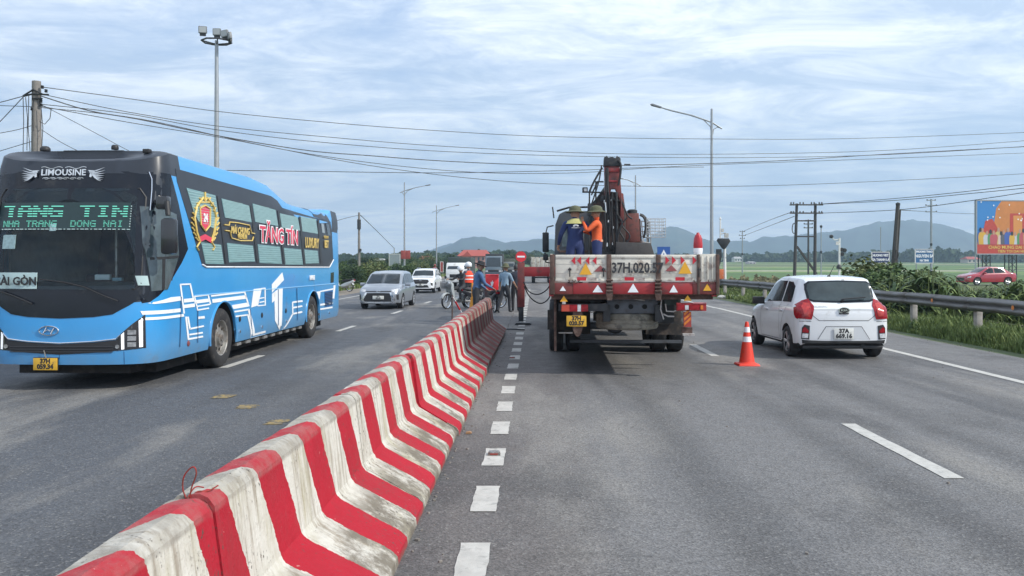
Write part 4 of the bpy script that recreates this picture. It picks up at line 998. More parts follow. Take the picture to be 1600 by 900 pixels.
    # flanks
    fl = [(.52, 1.03), (.62, 1.32), (.80, 1.40), (1.05, 1.41), (1.05, 1.02)]; f2 = [(1.13, 1.02), (1.13, 1.415), (1.6, 1.415), (1.98, 1.34), (2.48, .975)]
    for v in ('left', 'right'):
        q('side_window', v, fl, CGL, .006); q('side_window', v, f2, CGL, .006)
        for pts in ([(1.09, 1.0), (1.09, .32)], [(.62, .99), (.86, .75), (.98, .5), (1.0, .30)], [(2.35, .95), (2.42, .60), (2.36, .30)], [(1.0, .30), (2.36, .28)]):
            for (a, b0), (c_, d0) in zip(pts, pts[1:]):
                dx, dy = c_-a, d0-b0; l = math.hypot(dx, dy); nx, ny = -dy/l*.005, dx/l*.005
                q('door_gap', v, [(a+nx, b0+ny), (c_+nx, d0+ny), (c_-nx, d0-ny), (a-nx, b0-ny)], GAP, .004, skirt=0)
        s = 1 if v == 'right' else -1
        for yy in (.98, 1.98):
            b = MB(); b.box((s*.805, yy, .86 if yy < 1.5 else .84), (.03, .17, .035)); b.build('door_handle', WHITEC, t, bevel=.01)
    mirrors(t, .80, 2.28, .99, BLACKP)
    b = MB(); b.box((0, .16, .225), (1.36, .24, .06)); b.build('bumper_skirt', BLACKP, t, bevel=.015)
    b = MB(); b.box((.33, .10, .27), (.07, .16, .05)); b.box((0, 1.8, .24), (1.2, 3.0, .10)); b.build('underside', UNDER, t)
    for s in (-1, 1):
        for yc in (.62, 3.02): wheel(t, .705*s, yc, .29, .185, s, 'alloy', 5)
    return t
hatch()
# ---- cars seen from the front: build nose towards -Y by turning the car half round
def front_car(kind, label, loc, yaw, paint, plate_txt=None, scale=1):
    t = thing('minivan' if kind == 'mpv' else 'suv', label, 'car', loc, math.pi+yaw, scale=scale)
    if kind == 'mpv':
        L = 4.40; W_ = .865; H = 1.66
        c = dict(zc=.32, top=[(0, .98), (.08, 1.08), (.30, 1.52), (.5, 1.62), (1.2, H+.01), (2.2, H), (2.75, 1.56), (3.55, 1.10), (3.7, 1.06), (4.1, .98), (4.32, .86), (4.40, .74)],
                 belt=[(0, .9), (.2, 1.06), (3.4, .99), (3.7, .98), (4.2, .86), (4.4, .66)], w=[(0, .70), (.1, .80), (.4, .86), (3.8, .865), (4.15, .83), (4.3, .77), (4.37, .70), (4.4, .62)],
                 wt=[(0, .58), (.5, .64), (2.3, .67), (3.4, .74)], sill=[(0, .34), (.4, .24), (3.9, .22), (4.4, .25)])
    else:
        L = 4.7; W_ = .93; H = 1.80
        c = dict(zc=.38, top=[(0, 1.05), (.08, 1.18), (.25, 1.62), (.5, 1.75), (1.4, H+.01), (2.3, H), (2.8, 1.70), (3.45, 1.26), (3.6, 1.22), (4.35, 1.14), (4.6, 1.02), (4.7, .86)],
                 belt=[(0, 1.0), (.2, 1.16), (3.4, 1.13), (3.6, 1.12), (4.5, 1.0), (4.7, .78)], w=[(0, .78), (.1, .86), (.4, .92), (4.1, .93), (4.45, .90), (4.6, .83), (4.67, .76), (4.7, .70)],
                 wt=[(0, .66), (.5, .70), (2.3, .72), (3.4, .80)], sill=[(0, .42), (.4, .32), (4.2, .30), (4.7, .34)])
    wr = c['zc']; arch = [(.85, wr+.06), (L-.88 if kind == 'mpv' else L-.98, wr+.06)]
    me = car_body(L, c, [paint, UNDER], arch); link('body', me, t); tr = bvh(me)
    AX['front'] = (lambda a, b: Vector((a, 40, b)), Vector((0, -1, 0)))
    q = lambda n, v, p, m, o=.005, g=.1, par=t, **k: patch(n, tr, v, p, m, par, o, g, **k)
    def fp(n, l, m, o=.006, **k): q(n, 'front', l+[(-a, b) for a, b in reversed(l) if abs(a) > 1e-6], m, o, **k)
    def both(n, l, m, o=.006, **k):
        for s in (1, -1): q(n, 'front', [(a*s, b) for a, b in l], m, o, **k)
    if kind == 'mpv':
        fp('windscreen', [(0, 1.55), (.60, 1.53), (.69, 1.13), (.66, 1.10), (0, 1.12)], CGL, .006)
        fp('grille', [(0, .72), (.46, .71), (.62, .40), (.56, .345), (0, .34)], BLACKP, .008)
        fp('bonnet_edge', [(0, .80), (.52, .80), (.50, .765), (0, .765)], BLACKP, .012)
        both('grille_trim', [(.46, .74), (.54, .72), (.70, .42), (.60, .315), (.545, .335), (.625, .41)], CHROME, .013)
        fp('bumper_lip', [(0, .325), (.58, .33), (.62, .30), (.6, .275), (0, .265)], CHROME, .014)
        both('headlight', [(.52, .85), (.80, .90), (.84, .83), (.70, .76), (.55, .77)], CLEAR, .01)
        both('fog_lamp_bay', [(.72, .64), (.80, .66), (.80, .42), (.74, .42)], BLACKP, .01)
        py, pw = L+.0, .50
        winds = [[(.38, 1.13), (.48, 1.48), (.9, 1.53), (.9, 1.11)], [(.98, 1.11), (.98, 1.535), (1.95, 1.54), (1.95, 1.08)], [(2.03, 1.08), (2.03, 1.54), (2.35, 1.52), (2.75, 1.42), (3.25, 1.09)]]
    else:
        fp('windscreen', [(0, 1.69), (.64, 1.66), (.74, 1.29), (.70, 1.26), (0, 1.28)], CGL, .006)
        fp('grille', [(0, 1.02), (.52, 1.0), (.60, .86), (.45, .70), (0, .68)], BLACKP, .008)
        both('headlight', [(.56, 1.02), (.86, 1.05), (.88, .97), (.62, .90)], CLEAR, .01)
        fp('lower_grille', [(0, .60), (.50, .60), (.60, .42), (0, .40)], BLACKP, .008)
        both('fog_lamp_bay', [(.70, .78), (.84, .74), (.84, .55), (.74, .58)], BLACKP, .01)
        winds = [[(.35, 1.24), (.45, 1.60), (.95, 1.66), (.95, 1.22)], [(1.03, 1.22), (1.03, 1.665), (2.0, 1.67), (2.0, 1.2)], [(2.08, 1.2), (2.08, 1.67), (2.4, 1.65), (2.75, 1.56), (3.2, 1.2)]]
    for v in ('left', 'right'):
        for w in winds: q('side_window', v, w, CGL, .006)
        for yy in ((1.9, 2.9) if kind == 'mpv' else (1.95, 2.95)):
            q('door_gap', v, [(yy, .34), (yy+.012, .34), (yy+.012, 1.0), (yy, 1.0)], GAP, .005, skirt=0)
        s = 1 if v == 'right' else -1
        for yy in (1.8, 2.75):
            b = MB(); b.box((s*(W_+.005), yy, .93 if kind == 'mpv' else 1.05), (.035, .18, .035)); b.build('door_handle', CHROME, t, bevel=.008)
    fr = tr.ray_cast(Vector((0, 40, .52 if kind == 'mpv' else .62)), Vector((0, -1, 0)))[0]
    pl = plate(t, 0, fr.y+.03, fr.z, .46, .15, plate_txt[0], plate_txt[1], WPLATE, 'front'); 
    e = MB(); e.tube([Vector((.075*math.cos(a), 0, .05*math.sin(a))) for a in [2*math.pi*i/20 for i in range(21)]], .008, 5); e.tube([Vector((.035*math.cos(a), 0, .045*math.sin(a))) for a in [2*math.pi*i/20 for i in range(21)]], .006, 5)
    ez = .775 if kind == 'mpv' else .93; er = tr.ray_cast(Vector((0, 40, ez)), Vector((0, -1, 0)))[0]; e.build('maker_emblem', CHROME, t, loc=(0, er.y+.025, ez))
    mirrors(t, W_+.02, (L-1.42), 1.06 if kind == 'mpv' else 1.22, paint)
    b = MB(); b.box((0, L/2, .26), (1.4, L-1, .12)); b.build('underside', UNDER, t)
    if kind == 'suv':
        for s in (-1, 1):
            b = MB(); b.tube([Vector((s*.60, .6, 1.80)), Vector((s*.60, .8, 1.85)), Vector((s*.60, 2.1, 1.855)), Vector((s*.60, 2.4, 1.82))], .018, 6); b.build('roof_rail', CHROME, t)
    for s in (-1, 1):
        for yc, _ in arch: wheel(t, (W_-.11)*s, yc, wr, .22, s, 'alloy', 6)
    return t
# nose positions measured on the ground
def put_front(kind, label, px_left, px_right, py, L, paint, txt, scale=1, yaw=.0):
    d = CH*F/(py-HY); xl = (px_left-800)/F*d; xr = (px_right-800)/F*d; x = (xl+xr)/2
    t = front_car(kind, label, (x, 0, 0), yaw, paint, txt, scale)
    t.scale = (scale, scale, scale*.93)
    # rear bumper origin lies behind the nose
    off = Vector((0, L*scale, 0)); off.rotate(Matrix.Rotation(yaw, 3, 'Z'))
    t.location = (x+off.x, d-.75*scale+off.y, 0); return t
put_front('mpv', 'silver minivan with a large dark grille, nearest oncoming car', 565, 626, 482, 4.40, SILVC, ('37A', '822.65'), .94, -.055)
put_front('suv', 'white SUV following just behind the silver minivan', 641, 676, 457.5, 4.7, WHITEC, ('38A', '118.24'), .86, -.05)
# ---- red sedan on the far side road
def sedan():
    L = 4.35; g = Vector(((1502-800)/F*69, 69, .0))
    t = thing('sedan', 'dark red sedan on the side road behind the roadside bushes', 'car', (g.x+L*1.07, 70.2, .02), R(90)+.10)
    c = dict(zc=.31, top=[(0, .92), (.12, 1.0), (.5, 1.06), (1.05, 1.38), (1.5, 1.47), (2.2, 1.48), (2.5, 1.43), (3.25, 1.0), (3.4, .96), (4.0, .86), (4.28, .74), (4.35, .62)],
             belt=[(0, .86), (.5, .95), (3.2, .88), (4.1, .76), (4.35, .54)], w=[(0, .66), (.1, .78), (.4, .85), (3.7, .86), (4.1, .80), (4.28, .70), (4.35, .6)],
             wt=[(0, .7), (.8, .60), (1.5, .60), (2.4, .61), (3.3, .72)], sill=[(0, .30), (.4, .22), (3.9, .20), (4.35, .24)])
    ar = [(.85, .37), (3.45, .37)]; me = car_body(L, c, [REDC, UNDER], ar); link('body', me, t); tr = bvh(me)
    q = lambda n, v, p, m, o=.005, g=.12, **k: patch(n, tr, v, p, m, t, o, g, **k)
    for v in ('left', 'right'):
        q('side_window', v, [(.98, 1.0), (1.22, 1.32), (1.95, 1.385), (1.95, .97)], CGL); q('side_window', v, [(2.02, .97), (2.02, 1.385), (2.4, 1.35), (3.0, .95)], CGL)
        q('door_gap', v, [(1.98, .3), (1.992, .3), (1.992, .93), (1.98, .93)], GAP, .005, skirt=0)
        q('headlight', v, [(3.95, .74), (4.2, .68), (4.22, .60), (4.0, .62)], CLEAR, .008)
    q('windscreen', 'front', [(-.56, 1.36), (-.66, 1.03), (.66, 1.03), (.56, 1.36)], CGL)
    q('grille', 'front', [(-.45, .62), (.45, .62), (.5, .34), (-.5, .34)], BLACKP, .008)
    mirrors(t, .86, 2.85, .98, REDC)
    for s in (-1, 1):
        for yc, _ in ar: wheel(t, .75*s, yc, .31, .2, s, 'alloy', 7)
sedan()
# ================================================================ crane truck
TRW = mat('worn_cream_paint', (.60, .57, .50), .6, var=.15, vscale=3, dirt=(.16, .10, .07), dirt_amt=.30, dscale=5, bump=.25, bscale=18)
RUST = mat('rusty_steel', (.085, .05, .04), .85, var=.5, vscale=6, dirt=(.16, .12, .10), dirt_amt=.4, dscale=9, bump=.4, bscale=30)
TRED = mat('truck_red', (.30, .022, .025), .5, var=.2, vscale=4, dirt=(.10, .05, .045), dirt_amt=.35, dscale=5)
CRED = mat('crane_red', (.17, .032, .028), .5, var=.25, vscale=3, dirt=(.06, .035, .03), dirt_amt=.5, dscale=4)
DKS = mat('oily_black_steel', (.018, .02, .023), .55, var=.4, vscale=5, dirt=(.06, .055, .05), dirt_amt=.3, dscale=8)
GREYS = mat('grey_chassis_steel', (.075, .085, .10), .6, var=.25, vscale=4, dirt=(.05, .04, .035), dirt_amt=.4, dscale=7)
HOSE = mat('rubber_hose', (.012, .012, .014), .5)
CHR = mat('piston_chrome', (.6, .6, .6), .25, metal=.9)
REDV = mat('red_reflective', (.50, .015, .03), .35, var=.1, dirt=(.2, .1, .09), dirt_amt=.2, dscale=20)
BRV = mat('faded_red_sticker', (.27, .07, .07), .6, dirt=(.35, .3, .27), dirt_amt=.3, dscale=14)
YEV = mat('yellow_reflective', (.72, .36, .02), .4, dirt=(.3, .18, .05), dirt_amt=.2, dscale=14)
TYAW = math.atan(.05); TX, TY = 1.863, 13.2
tk = thing('crane_truck', 'dirty cream and red crane truck seen from behind with its left outrigger down', 'truck', (TX, TY, 0), -TYAW)
def zx(v): return (830+v/5-990.5)/102.3
def zz(v): return CH-(380+v/5-HY)/102.3
def tri(name, cx_, z0, z1, w, m, par=tk, y=-.03):
    b = MB(); b.prism([(-w/2, 0), (w/2, 0), (0, z1-z0)], -.002, .002, 'Y'); return b.build(name, m, par, loc=(cx_, y, z0), sm=False)
def rect(name, x0, x1, z0, z1, m, y=-.03, par=tk, th=.006):
    b = MB(); b.box((0, 0, 0), (abs(x1-x0), th, abs(z1-z0))); return b.build(name, m, par, loc=((x0+x1)/2, y, (z0+z1)/2), sm=False)
XL, XR = zx(142), zx(1440)
# tailgate: three pressed panels between posts
for a, c in ((190, 592), (622, 974), (1006, 1284)):
    b = MB(); x0, x1 = zx(a), zx(c); z0, z1 = zz(300), zz(90); b.box(((x0+x1)/2, 0, (z0+z1)/2), (x1-x0, .035, z1-z0))
    b.box(((x0+x1)/2, -.02, z1-.03), (x1-x0, .02, .04)); b.box(((x0+x1)/2, -.02, z0+.025), (x1-x0, .024, .04))
    for k in (1, 2): b.box(((x0+x1)/2, -.019, z0+(z1-z0)*k/3), (x1-x0-.02, .006, .012))
    b.build('tailgate_panel', TRW, tk, bevel=.004)
b = MB(); x0, x1 = zx(1288), zx(1436); b.box(((x0+x1)/2, .0, (zz(300)+zz(85))/2), (x1-x0, .03, zz(85)-zz(300)))
for k in (.25, .55, .8): b.box((x0+(x1-x0)*k, -.02, (zz(300)+zz(85))/2), (.02, .02, .36))
b.build('corner_panel', TRW, tk, bevel=.004)
for xa, w in ((607, .07), (990, .07), (165, .075), (1300, .04), (1447, .05)):
    b = MB(); b.box((zx(xa), -.012, (zz(400)+zz(88))/2), (w, .07, zz(88)-zz(400))); b.build('tailgate_post', RUST, tk, bevel=.006)
for xa in (610, 988):
    b = MB()
    for k in range(4): b.cyl((zx(xa)-.05, -.06, zz(300)+.02-k*.055), (zx(xa)+.05, -.06, zz(300)+.02-k*.055), .016, n=8)
    b.prism([(zx(xa)-.06, zz(375)), (zx(xa)+.06, zz(375)), (zx(xa)+.04, zz(445)), (zx(xa)-.03, zz(445))], -.06, -.02, 'Y'); b.build('tailgate_hinge', RUST, tk)
for xa in (302, 1302, 565):
    b = MB(); b.box((zx(xa), -.035, zz(205)), (.05, .03, .03)); b.cyl((zx(xa), -.05, zz(190)), (zx(xa), -.05, zz(262)), .01, n=6); b.build('latch', DKS, tk, bevel=.004)
for xa in (320, 350, 1290, 1400):
    b = MB(); b.tube([Vector((zx(xa)+.05*math.cos(t), -.04, zz(285)+.05*math.sin(t))) for t in [R(180)+R(180)*i/8 for i in range(9)]], .008, 5); b.build('rope_hook', RUST, tk)
# markings
for xa in (345, 390, 455, 510):
    x = zx(xa); b = MB(); b.prism([(0, 0), (0, .125), (-.062, .0625)], -.002, .002, 'Y'); b.build('arrow_mark', REDV, tk, loc=(x, -.03, zz(168)), sm=False)
for xa in (1045, 1095, 1163, 1255):
    x = zx(xa); b = MB(); b.prism([(0, 0), (0, .125), (.062, .0625)], -.002, .002, 'Y'); b.build('arrow_mark', REDV, tk, loc=(x, -.03, zz(166)), sm=False)
tri('yellow_triangle', zx(425), zz(246), zz(155), .19, YEV, y=-.036); tri('yellow_triangle', zx(1195), zz(238), zz(142), .20, YEV, y=-.036)
tri('faded_triangle', zx(540), zz(222), zz(172), .19, BRV); tri('faded_triangle', zx(1090), zz(218), zz(170), .18, BRV)
NUMM = mat('stencil_black', (.03, .03, .035), .7)
text('registration_lettering', '37H.020.57', .215, NUMM, tk, rear_M(zx(826), -.054, zz(196)), ext=.003, sx=.78, bold=.006)
for xa in (395, 765, 1158): rect('red_reflector', zx(xa-36), zx(xa+36), zz(292), zz(265), REDV)
for xa in (475, 850, 1220): rect('worn_label', zx(xa-36), zx(xa+36), zz(292), zz(268), mat('worn_label', (.4, .36, .33), .6, dirt=(.2, .15, .13), dirt_amt=.6, dscale=30))
b = MB(); b.box(((XL+XR)/2-.02, .0, zz(297)), (zx(1284)-XL, .06, .022)); b.build('gate_sill', mat('pale_steel', (.42, .40, .38), .5, dirt=(.15, .09, .07), dirt_amt=.4, dscale=6), tk)
# red cross beam
for a, c, m in ((150, 325, CRED), (328, 588, TRED), (632, 965, TRED), (1008, 1255, TRED), (1258, 1462, CRED)):
    b = MB(); b.box((zx((a+c)/2), .02, (zz(312)+zz(398))/2), (zx(c)-zx(a), .09, zz(312)-zz(398))); b.build('beam_section', m, tk, bevel=.006)
b = MB(); b.box(((XL+XR)/2, .08, zz(398)), (XR-XL, .16, .03)); b.box(((XL+XR)/2, .06, zz(355)), (XR-XL-.06, .06, .14)); b.build('rear_beam', RUST, tk)
for xa, w, z0, z1, m in ((248, .10, 373, 335, WHITEP), (520, .16, 384, 325, WHITEP), (795, .165, 384, 315, WHITEP), (1108, .13, 384, 325, WHITEP), (1367, .125, 370, 315, YEV)): tri('beam_triangle', zx(xa), zz(z0), zz(z1), w, m, y=-.03)
tri('yellow_triangle', zx(256), zz(458), zz(412), .12, YEV, y=.02); tri('yellow_triangle', zx(1220), zz(450), zz(405), .12, YEV, y=.02)
rect('small_bracket', zx(243), zx(270), zz(478), zz(458), mat('pale_steel', (0, 0, 0)), y=.02)
# bed
b = MB(); Lb = 10.6
b.box((zx(790), Lb/2, 1.24), (XR-XL-.06, Lb-.2, .08)); b.build('bed_floor', RUST, tk)
SIDEM = TRW
for s, x in ((-1, XL+.03), (1, XR-.03)):
    for k in range(4):
        b = MB(); y0 = .06+k*Lb/4; ln = Lb/4-.09; b.box((x, y0+ln/2, 1.70), (.035, ln, .40)); 
        for j in (-.13, 0, .13): b.box((x+s*.02, y0+ln/2, 1.70+j), (.012, ln-.05, .05))
        b.build('side_panel', SIDEM, tk, bevel=.004)
        b = MB(); b.box((x, y0+ln+.04, 1.60), (.06, .06, .66)); b.build('side_post', RUST, tk)
    b = MB(); b.box((x, Lb/2, 1.375), (.07, Lb, .25)); b.build('side_rail', TRED, tk)
# chassis, underrun gear
b = MB(); b.box((-.40, 6.0, .98), (.11, 11.6, .26)); b.box((.40, 6.0, .98), (.11, 11.6, .26)); 
for y in (1.2, 3, 5, 7, 9): b.box((0, y, .98), (.8, .1, .2))
b.build('chassis', DKS, tk)
hx0, hx1 = zx(600), zx(1003); b = MB(); b.box(((hx0+hx1)/2, .30, (zz(445)+zz(558))/2), (hx1-hx0, .05, zz(445)-zz(558))); b.box(((hx0+hx1)/2, .33, zz(440)), (hx1-hx0-.1, .12, .03)); hp = b.build('tow_plate', GREYS, tk, bevel=.006)
for xa in (680, 790, 900):
    b = MB(); b.cyl((zx(xa), .262, zz(503)), (zx(xa), .28, zz(503)), .038, n=18); b.build('plate_hole', mat('hole_black', (.004, .004, .004), .9), hp)
# spare wheel slung flat under the frame
b = MB(); n = 44; rs = .50; prof = [(rs*.55, -.11), (rs*.8, -.135), (rs*.96, -.12), (rs, -.09), (rs, -.045), (rs*.985, -.04), (rs*.985, -.03), (rs, -.025), (rs, .02), (rs*.985, .025), (rs*.985, .035), (rs, .04), (rs, .09), (rs*.96, .12), (rs*.8, .135), (rs*.55, .11)]
b.lathe(prof, axis='Z', n=n, caps=False); b.build('spare_tyre', mat('dusty_tyre', (.20, .185, .15), .9, var=.35, vscale=5, dirt=(.05, .05, .045), dirt_amt=.4, dscale=6, bump=.4, bscale=50), tk, loc=(zx(778), .72, zz(625)), ang=25)
b = MB(); b.lathe([(.27, -.05), (.25, 0), (.12, .03), (.1, .06), (0, .06)], (zx(778), .72, zz(625))); b.box((zx(778), .72, zz(575)), (.08, .08, .16)); b.build('spare_carrier', STEEL, tk)
# lamp bars
rect('lamp_bar', zx(215), zx(600), zz(535), zz(478), DKS, y=.14, th=.05)
l = rect('tail_light', zx(238), zx(300), zz(536), zz(482), mat('amber_red_lens', (.45, .06, .03), .2, coat=.4), y=.08, th=.06); rect('tail_light', zx(302), zx(362), zz(536), zz(482), REDL, y=.08, th=.06)
rect('tail_light', zx(364), zx(390), zz(536), zz(482), CLEAR, y=.08, th=.06); rect('tail_light', zx(392), zx(446), zz(536), zz(482), REDL, y=.08, th=.06)
rect('red_bar', zx(1136), zx(1366), zz(529), zz(466), TRED, y=.06, th=.05)
rect('tail_light', zx(1140), zx(1195), zz(520), zz(478), REDL, y=.02, th=.05); rect('tail_light', zx(1198), zx(1226), zz(518), zz(484), CLEAR, y=.02, th=.05); rect('tail_light', zx(1230), zx(1310), zz(520), zz(478), REDL, y=.02, th=.05); rect('tail_light', zx(1318), zx(1338), zz(516), zz(484), ORANGEL, y=.02, th=.05)
rect('red_beam_end', zx(1262), zx(1366), zz(470), zz(462), mat('pink_edge', (.6, .25, .27), .5), y=.03, th=.02)
hz = rect('hazard_board', zx(1190), zx(1250), zz(655), zz(535), mat('faded_red_board', (.33, .04, .03), .6, dirt=(.12, .05, .04), dirt_amt=.4, dscale=8), y=.05, th=.02)
for i in range(3):
    b = MB(); z0 = zz(645)+i*.075-.0; b.prism([(-.05, 0), (.05, .09), (.05, .135), (-.05, .045)], -.002, .002, 'Y'); b.build('hazard_stripe', ORANGEL, hz, loc=(0, -.013, z0-(zz(655)+zz(535))/2), sm=False)
rect('mud_board', zx(1180), zx(1262), zz(722), zz(660), RUST, y=.10, th=.03); rect('step', zx(1182), zx(1272), zz(720), zz(705), mat('pale_steel', (0, 0, 0)), y=.04, th=.12)
plate(tk, zx(355), .06, zz(612), .305, .165, '37H', '020.57', YPLATE)
b = MB(); b.lathe([(.17, -.01), (.17, .01), (0, .012)], axis='Y', n=24, sx=1.45, sy=.5); b.build('plate_backing', RUST, tk, loc=(zx(365), .085, zz(610)))
# brackets, pipes and the murk under the bed
b = MB(); b.box((zx(1085), .35, zz(440)), (.10, .1, .20)); b.box((zx(1135), .40, zz(450)), (.16, .1, .16)); b.build('valve_block', mat('dull_green', (.03, .045, .04), .6), tk)
b = MB()
b.tube([(zx(1030), .2, zz(430)), (zx(1020), .18, zz(520)), (zx(1045), .18, zz(600))], .010, 6); b.tube([(zx(1060), .2, zz(480)), (zx(1065), .15, zz(535)), (zx(1120), .15, zz(538)), (zx(1150), .15, zz(528))], .012, 6); b.tube([(zx(1045), .2, zz(560)), (zx(1075), .15, zz(575)), (zx(1125), .15, zz(576))], .012, 6)
b.tube([(zx(690), .25, zz(432)), (zx(800), .22, zz(438)), (zx(900), .25, zz(452))], .012, 6); b.tube([(zx(460), .2, zz(520)), (zx(500), .18, zz(490)), (zx(590), .2, zz(482))], .014, 6); b.build('air_lines', mat('pale_steel', (0, 0, 0)), tk)
b = MB(); b.tube([(zx(480)+.05*math.cos(t), .15, zz(520)+.05*math.sin(t)) for t in [2*math.pi*i/14 for i in range(15)]], .01, 5); b.build('lashing_ring', STEEL, tk)
for a, c, zt, zb2, y in ((210, 480, 560, 722, 2.6), (950, 1232, 665, 745, 2.2)):
    rect('mudguard', zx(a)*1.15, zx(c)*1.15, zz(zt), zz(zb2)-.02, mat('rubber_flap', (.03, .028, .027), .8, dirt=(.10, .075, .06), dirt_amt=.5, dscale=5), y=y-1.2, th=.02)
rect('mudguard_edge', zx(215), zx(330), zz(728), zz(718), mat('pale_steel', (0, 0, 0)), y=.5, th=.02)
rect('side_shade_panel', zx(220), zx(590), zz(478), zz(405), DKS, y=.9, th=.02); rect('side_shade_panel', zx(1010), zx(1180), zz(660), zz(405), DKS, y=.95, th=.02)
b = MB(); b.lathe([(.001, -.22), (.16, -.16), (.2, 0), (.16, .16), (.001, .22)], axis='Y', n=18, c=(zx(800), 4.1, .55)); b.cyl((-1.0, 4.2, .5), (1.0, 4.2, .5), .07, n=12); b.cyl((zx(800), 4.3, .55), (zx(800), 9, .85), .05, n=8); b.build('rear_axle', GREYS, tk)
b = MB(); b.box((0, 1.6, .42), (1.9, .06, .05)); b.build('underrun_bar', GREYS, tk)
for y in (4.2, 5.5):
    for s in (-1, 1):
        for x in (1.18, .84): wheel(tk, s*x, y, .50, .28, s, 'steel')
for s in (-1, 1): wheel(tk, s*1.1, 12.6, .50, .30, s, 'steel')
b = MB(); b.cyl((-1.0, 7.8, .75), (-1.0, 9.2, .75), .28, n=18); b.build('fuel_tank', GREYS, tk)
b = MB(); b.box((1.02, 8.2, .8), (.45, 1.3, .5)); b.build('tool_box', DKS, tk, bevel=.02)
for s in (-1,):
    for y_, l_ in ((2.0, 3.3), (8.9, 5.6)): b = MB(); b.box((s*1.20, y_, .80), (.04, l_, .86)); b.build('shadow_guard', RUST, tk, bevel=.01)  # panels added on the left only, to close gaps in the truck's shadow
for x, w_ in ((-.86, .66), (.86, .66), (0, .9)): rect('axle_shade_flap', x-w_/2, x+w_/2, .62 if x == 0 else .40, 1.12, mat('rubber_flap', (0, 0, 0)), y=3.35 if x else 3.9, th=.02)  # dark sheets added as the shade around the rear axle
# cab from behind
CABP = mat('cab_dark_paint', (.045, .05, .058), .4, var=.2, vscale=2, dirt=(.08, .07, .065), dirt_amt=.4, dscale=3)
b = MB(); prof = [(-1.22, .8), (1.22, .8), (1.24, 1.6), (1.20, 2.9), (1.08, 3.22), (.9, 3.30), (-.9, 3.30), (-1.08, 3.22), (-1.20, 2.9), (-1.24, 1.6)]
b.prism(prof, 12.15, 14.1, 'Y'); b.build('cab', CABP, tk, bevel=.05)
rect('cab_rear_window', -1.0, -.35, 2.25, 2.95, GLASSL, y=12.13, th=.02); rect('cab_rear_window', .35, 1.0, 2.25, 2.95, GLASSL, y=12.13, th=.02)
rect('cab_rib', -1.1, 1.1, 2.08, 2.14, RUST, y=12.12, th=.04)
for x in (-.62, -.2, .25): rect('cab_rib', x-.02, x+.02, 1.2, 3.1, CABP, y=12.12, th=.05)
b = MB(); b.tube([(-1.24, 12.3, 3.1), (-1.28, 12.2, 3.42)], .02, 6); b.tube([(-1.15, 12.2, 3.3), (-.8, 12.15, 3.40), (.1, 12.15, 3.42), (.25, 12.15, 3.3)], .03, 6); b.tube([(-1.26, 14.0, 2.95), (-1.45, 13.9, 2.9), (-1.52, 13.85, 2.6)], .022, 6); b.tube([(-1.26, 14.0, 1.75), (-1.5, 13.9, 1.8), (-1.52, 13.85, 2.1)], .022, 6); b.build('cab_rail', DKS, tk)
b = MB(); b.box((0, 0, 0), (.20, .12, .62)); b.build('mirror', DKS, tk, bevel=.03, loc=(-1.50, 13.8, 2.42)); b = MB(); b.box((0, 0, 0), (.16, .12, .2)); b.build('mirror', DKS, tk, bevel=.03, loc=(-1.50, 13.78, 1.95))
# crane (about 24.5 m away): px -> local
def cr(px, py, y=11.3): 
    d = TY+y*math.cos(TYAW); X = (px-800)/F*d; z = CH-(py-HY)/F*d
    q = (Matrix.Translation(tk.location) @ Matrix.Rotation(-TYAW, 4, 'Z')).inverted() @ Vector((X, d, z)); return Vector((q.x, q.y, q.z))
def cpoly(l, y=11.3): return [(cr(a, c, y).x, cr(a, c, y).z) for a, c in l]
b = MB(); x = cr(953, 400).x; b.cyl((x, 11.3, 1.1), (x, 11.3, 2.2), .36, .30, 20); b.box((x, 11.3, 1.35), (1.3, .8, .35)); b.build('crane_base', DKS, tk, bevel=.01)
b = MB(); b.prism(cpoly([(927, 398), (926, 320), (942, 298), (973, 303), (977, 335), (976, 398)]), 11.12, 11.48, 'Y'); b.build('crane_column', mat('crane_brown', (.05, .034, .03), .6, var=.4, vscale=4, dirt=(.10, .05, .04), dirt_amt=.4, dscale=6), tk, bevel=.02)
b = MB(); b.prism(cpoly([(917, 330), (930, 312), (944, 292), (946, 395), (926, 395), (922, 345)], 11.5), 11.45, 11.65, 'Y'); b.build('support_frame', mat('dark_teal_steel', (.025, .04, .045), .6, var=.3, vscale=5), tk, bevel=.015)
b = MB(); b.prism(cpoly([(966, 338), (1000, 342), (1004, 395), (962, 395)], 11.55), 11.5, 11.8, 'Y'); b.build('valve_cabinet', RUST, tk, bevel=.015)
b = MB(); b.prism(cpoly([(969, 300), (974, 304), (975, 352), (969, 352)], 11.0), 10.98, 11.2, 'Y'); b.build('side_plate', CRED, tk, bevel=.01)
b = MB(); b.prism(cpoly([(944, 312), (943, 256), (966, 256), (970, 310), (971, 325), (960, 297), (954, 297), (946, 325)]), 10.95, 11.15, 'Y'); b.build('crane_boom', CRED, tk, bevel=.012)
b = MB(); b.prism(cpoly([(942, 262), (943, 248), (947, 246), (949, 249), (955, 248), (961, 250), (962, 246), (968, 250), (968, 262)]), 10.9, 11.25, 'Y'); b.build('boom_head', DKS, tk, bevel=.01)
b = MB(); b.box((cr(955, 268).x, 10.93, cr(955, 268).z), (.42, .04, .10)); b.box((cr(955, 285).x, 10.93, cr(955, 285).z), (.30, .03, .05)); b.build('boom_collar', TRED, tk, bevel=.005)
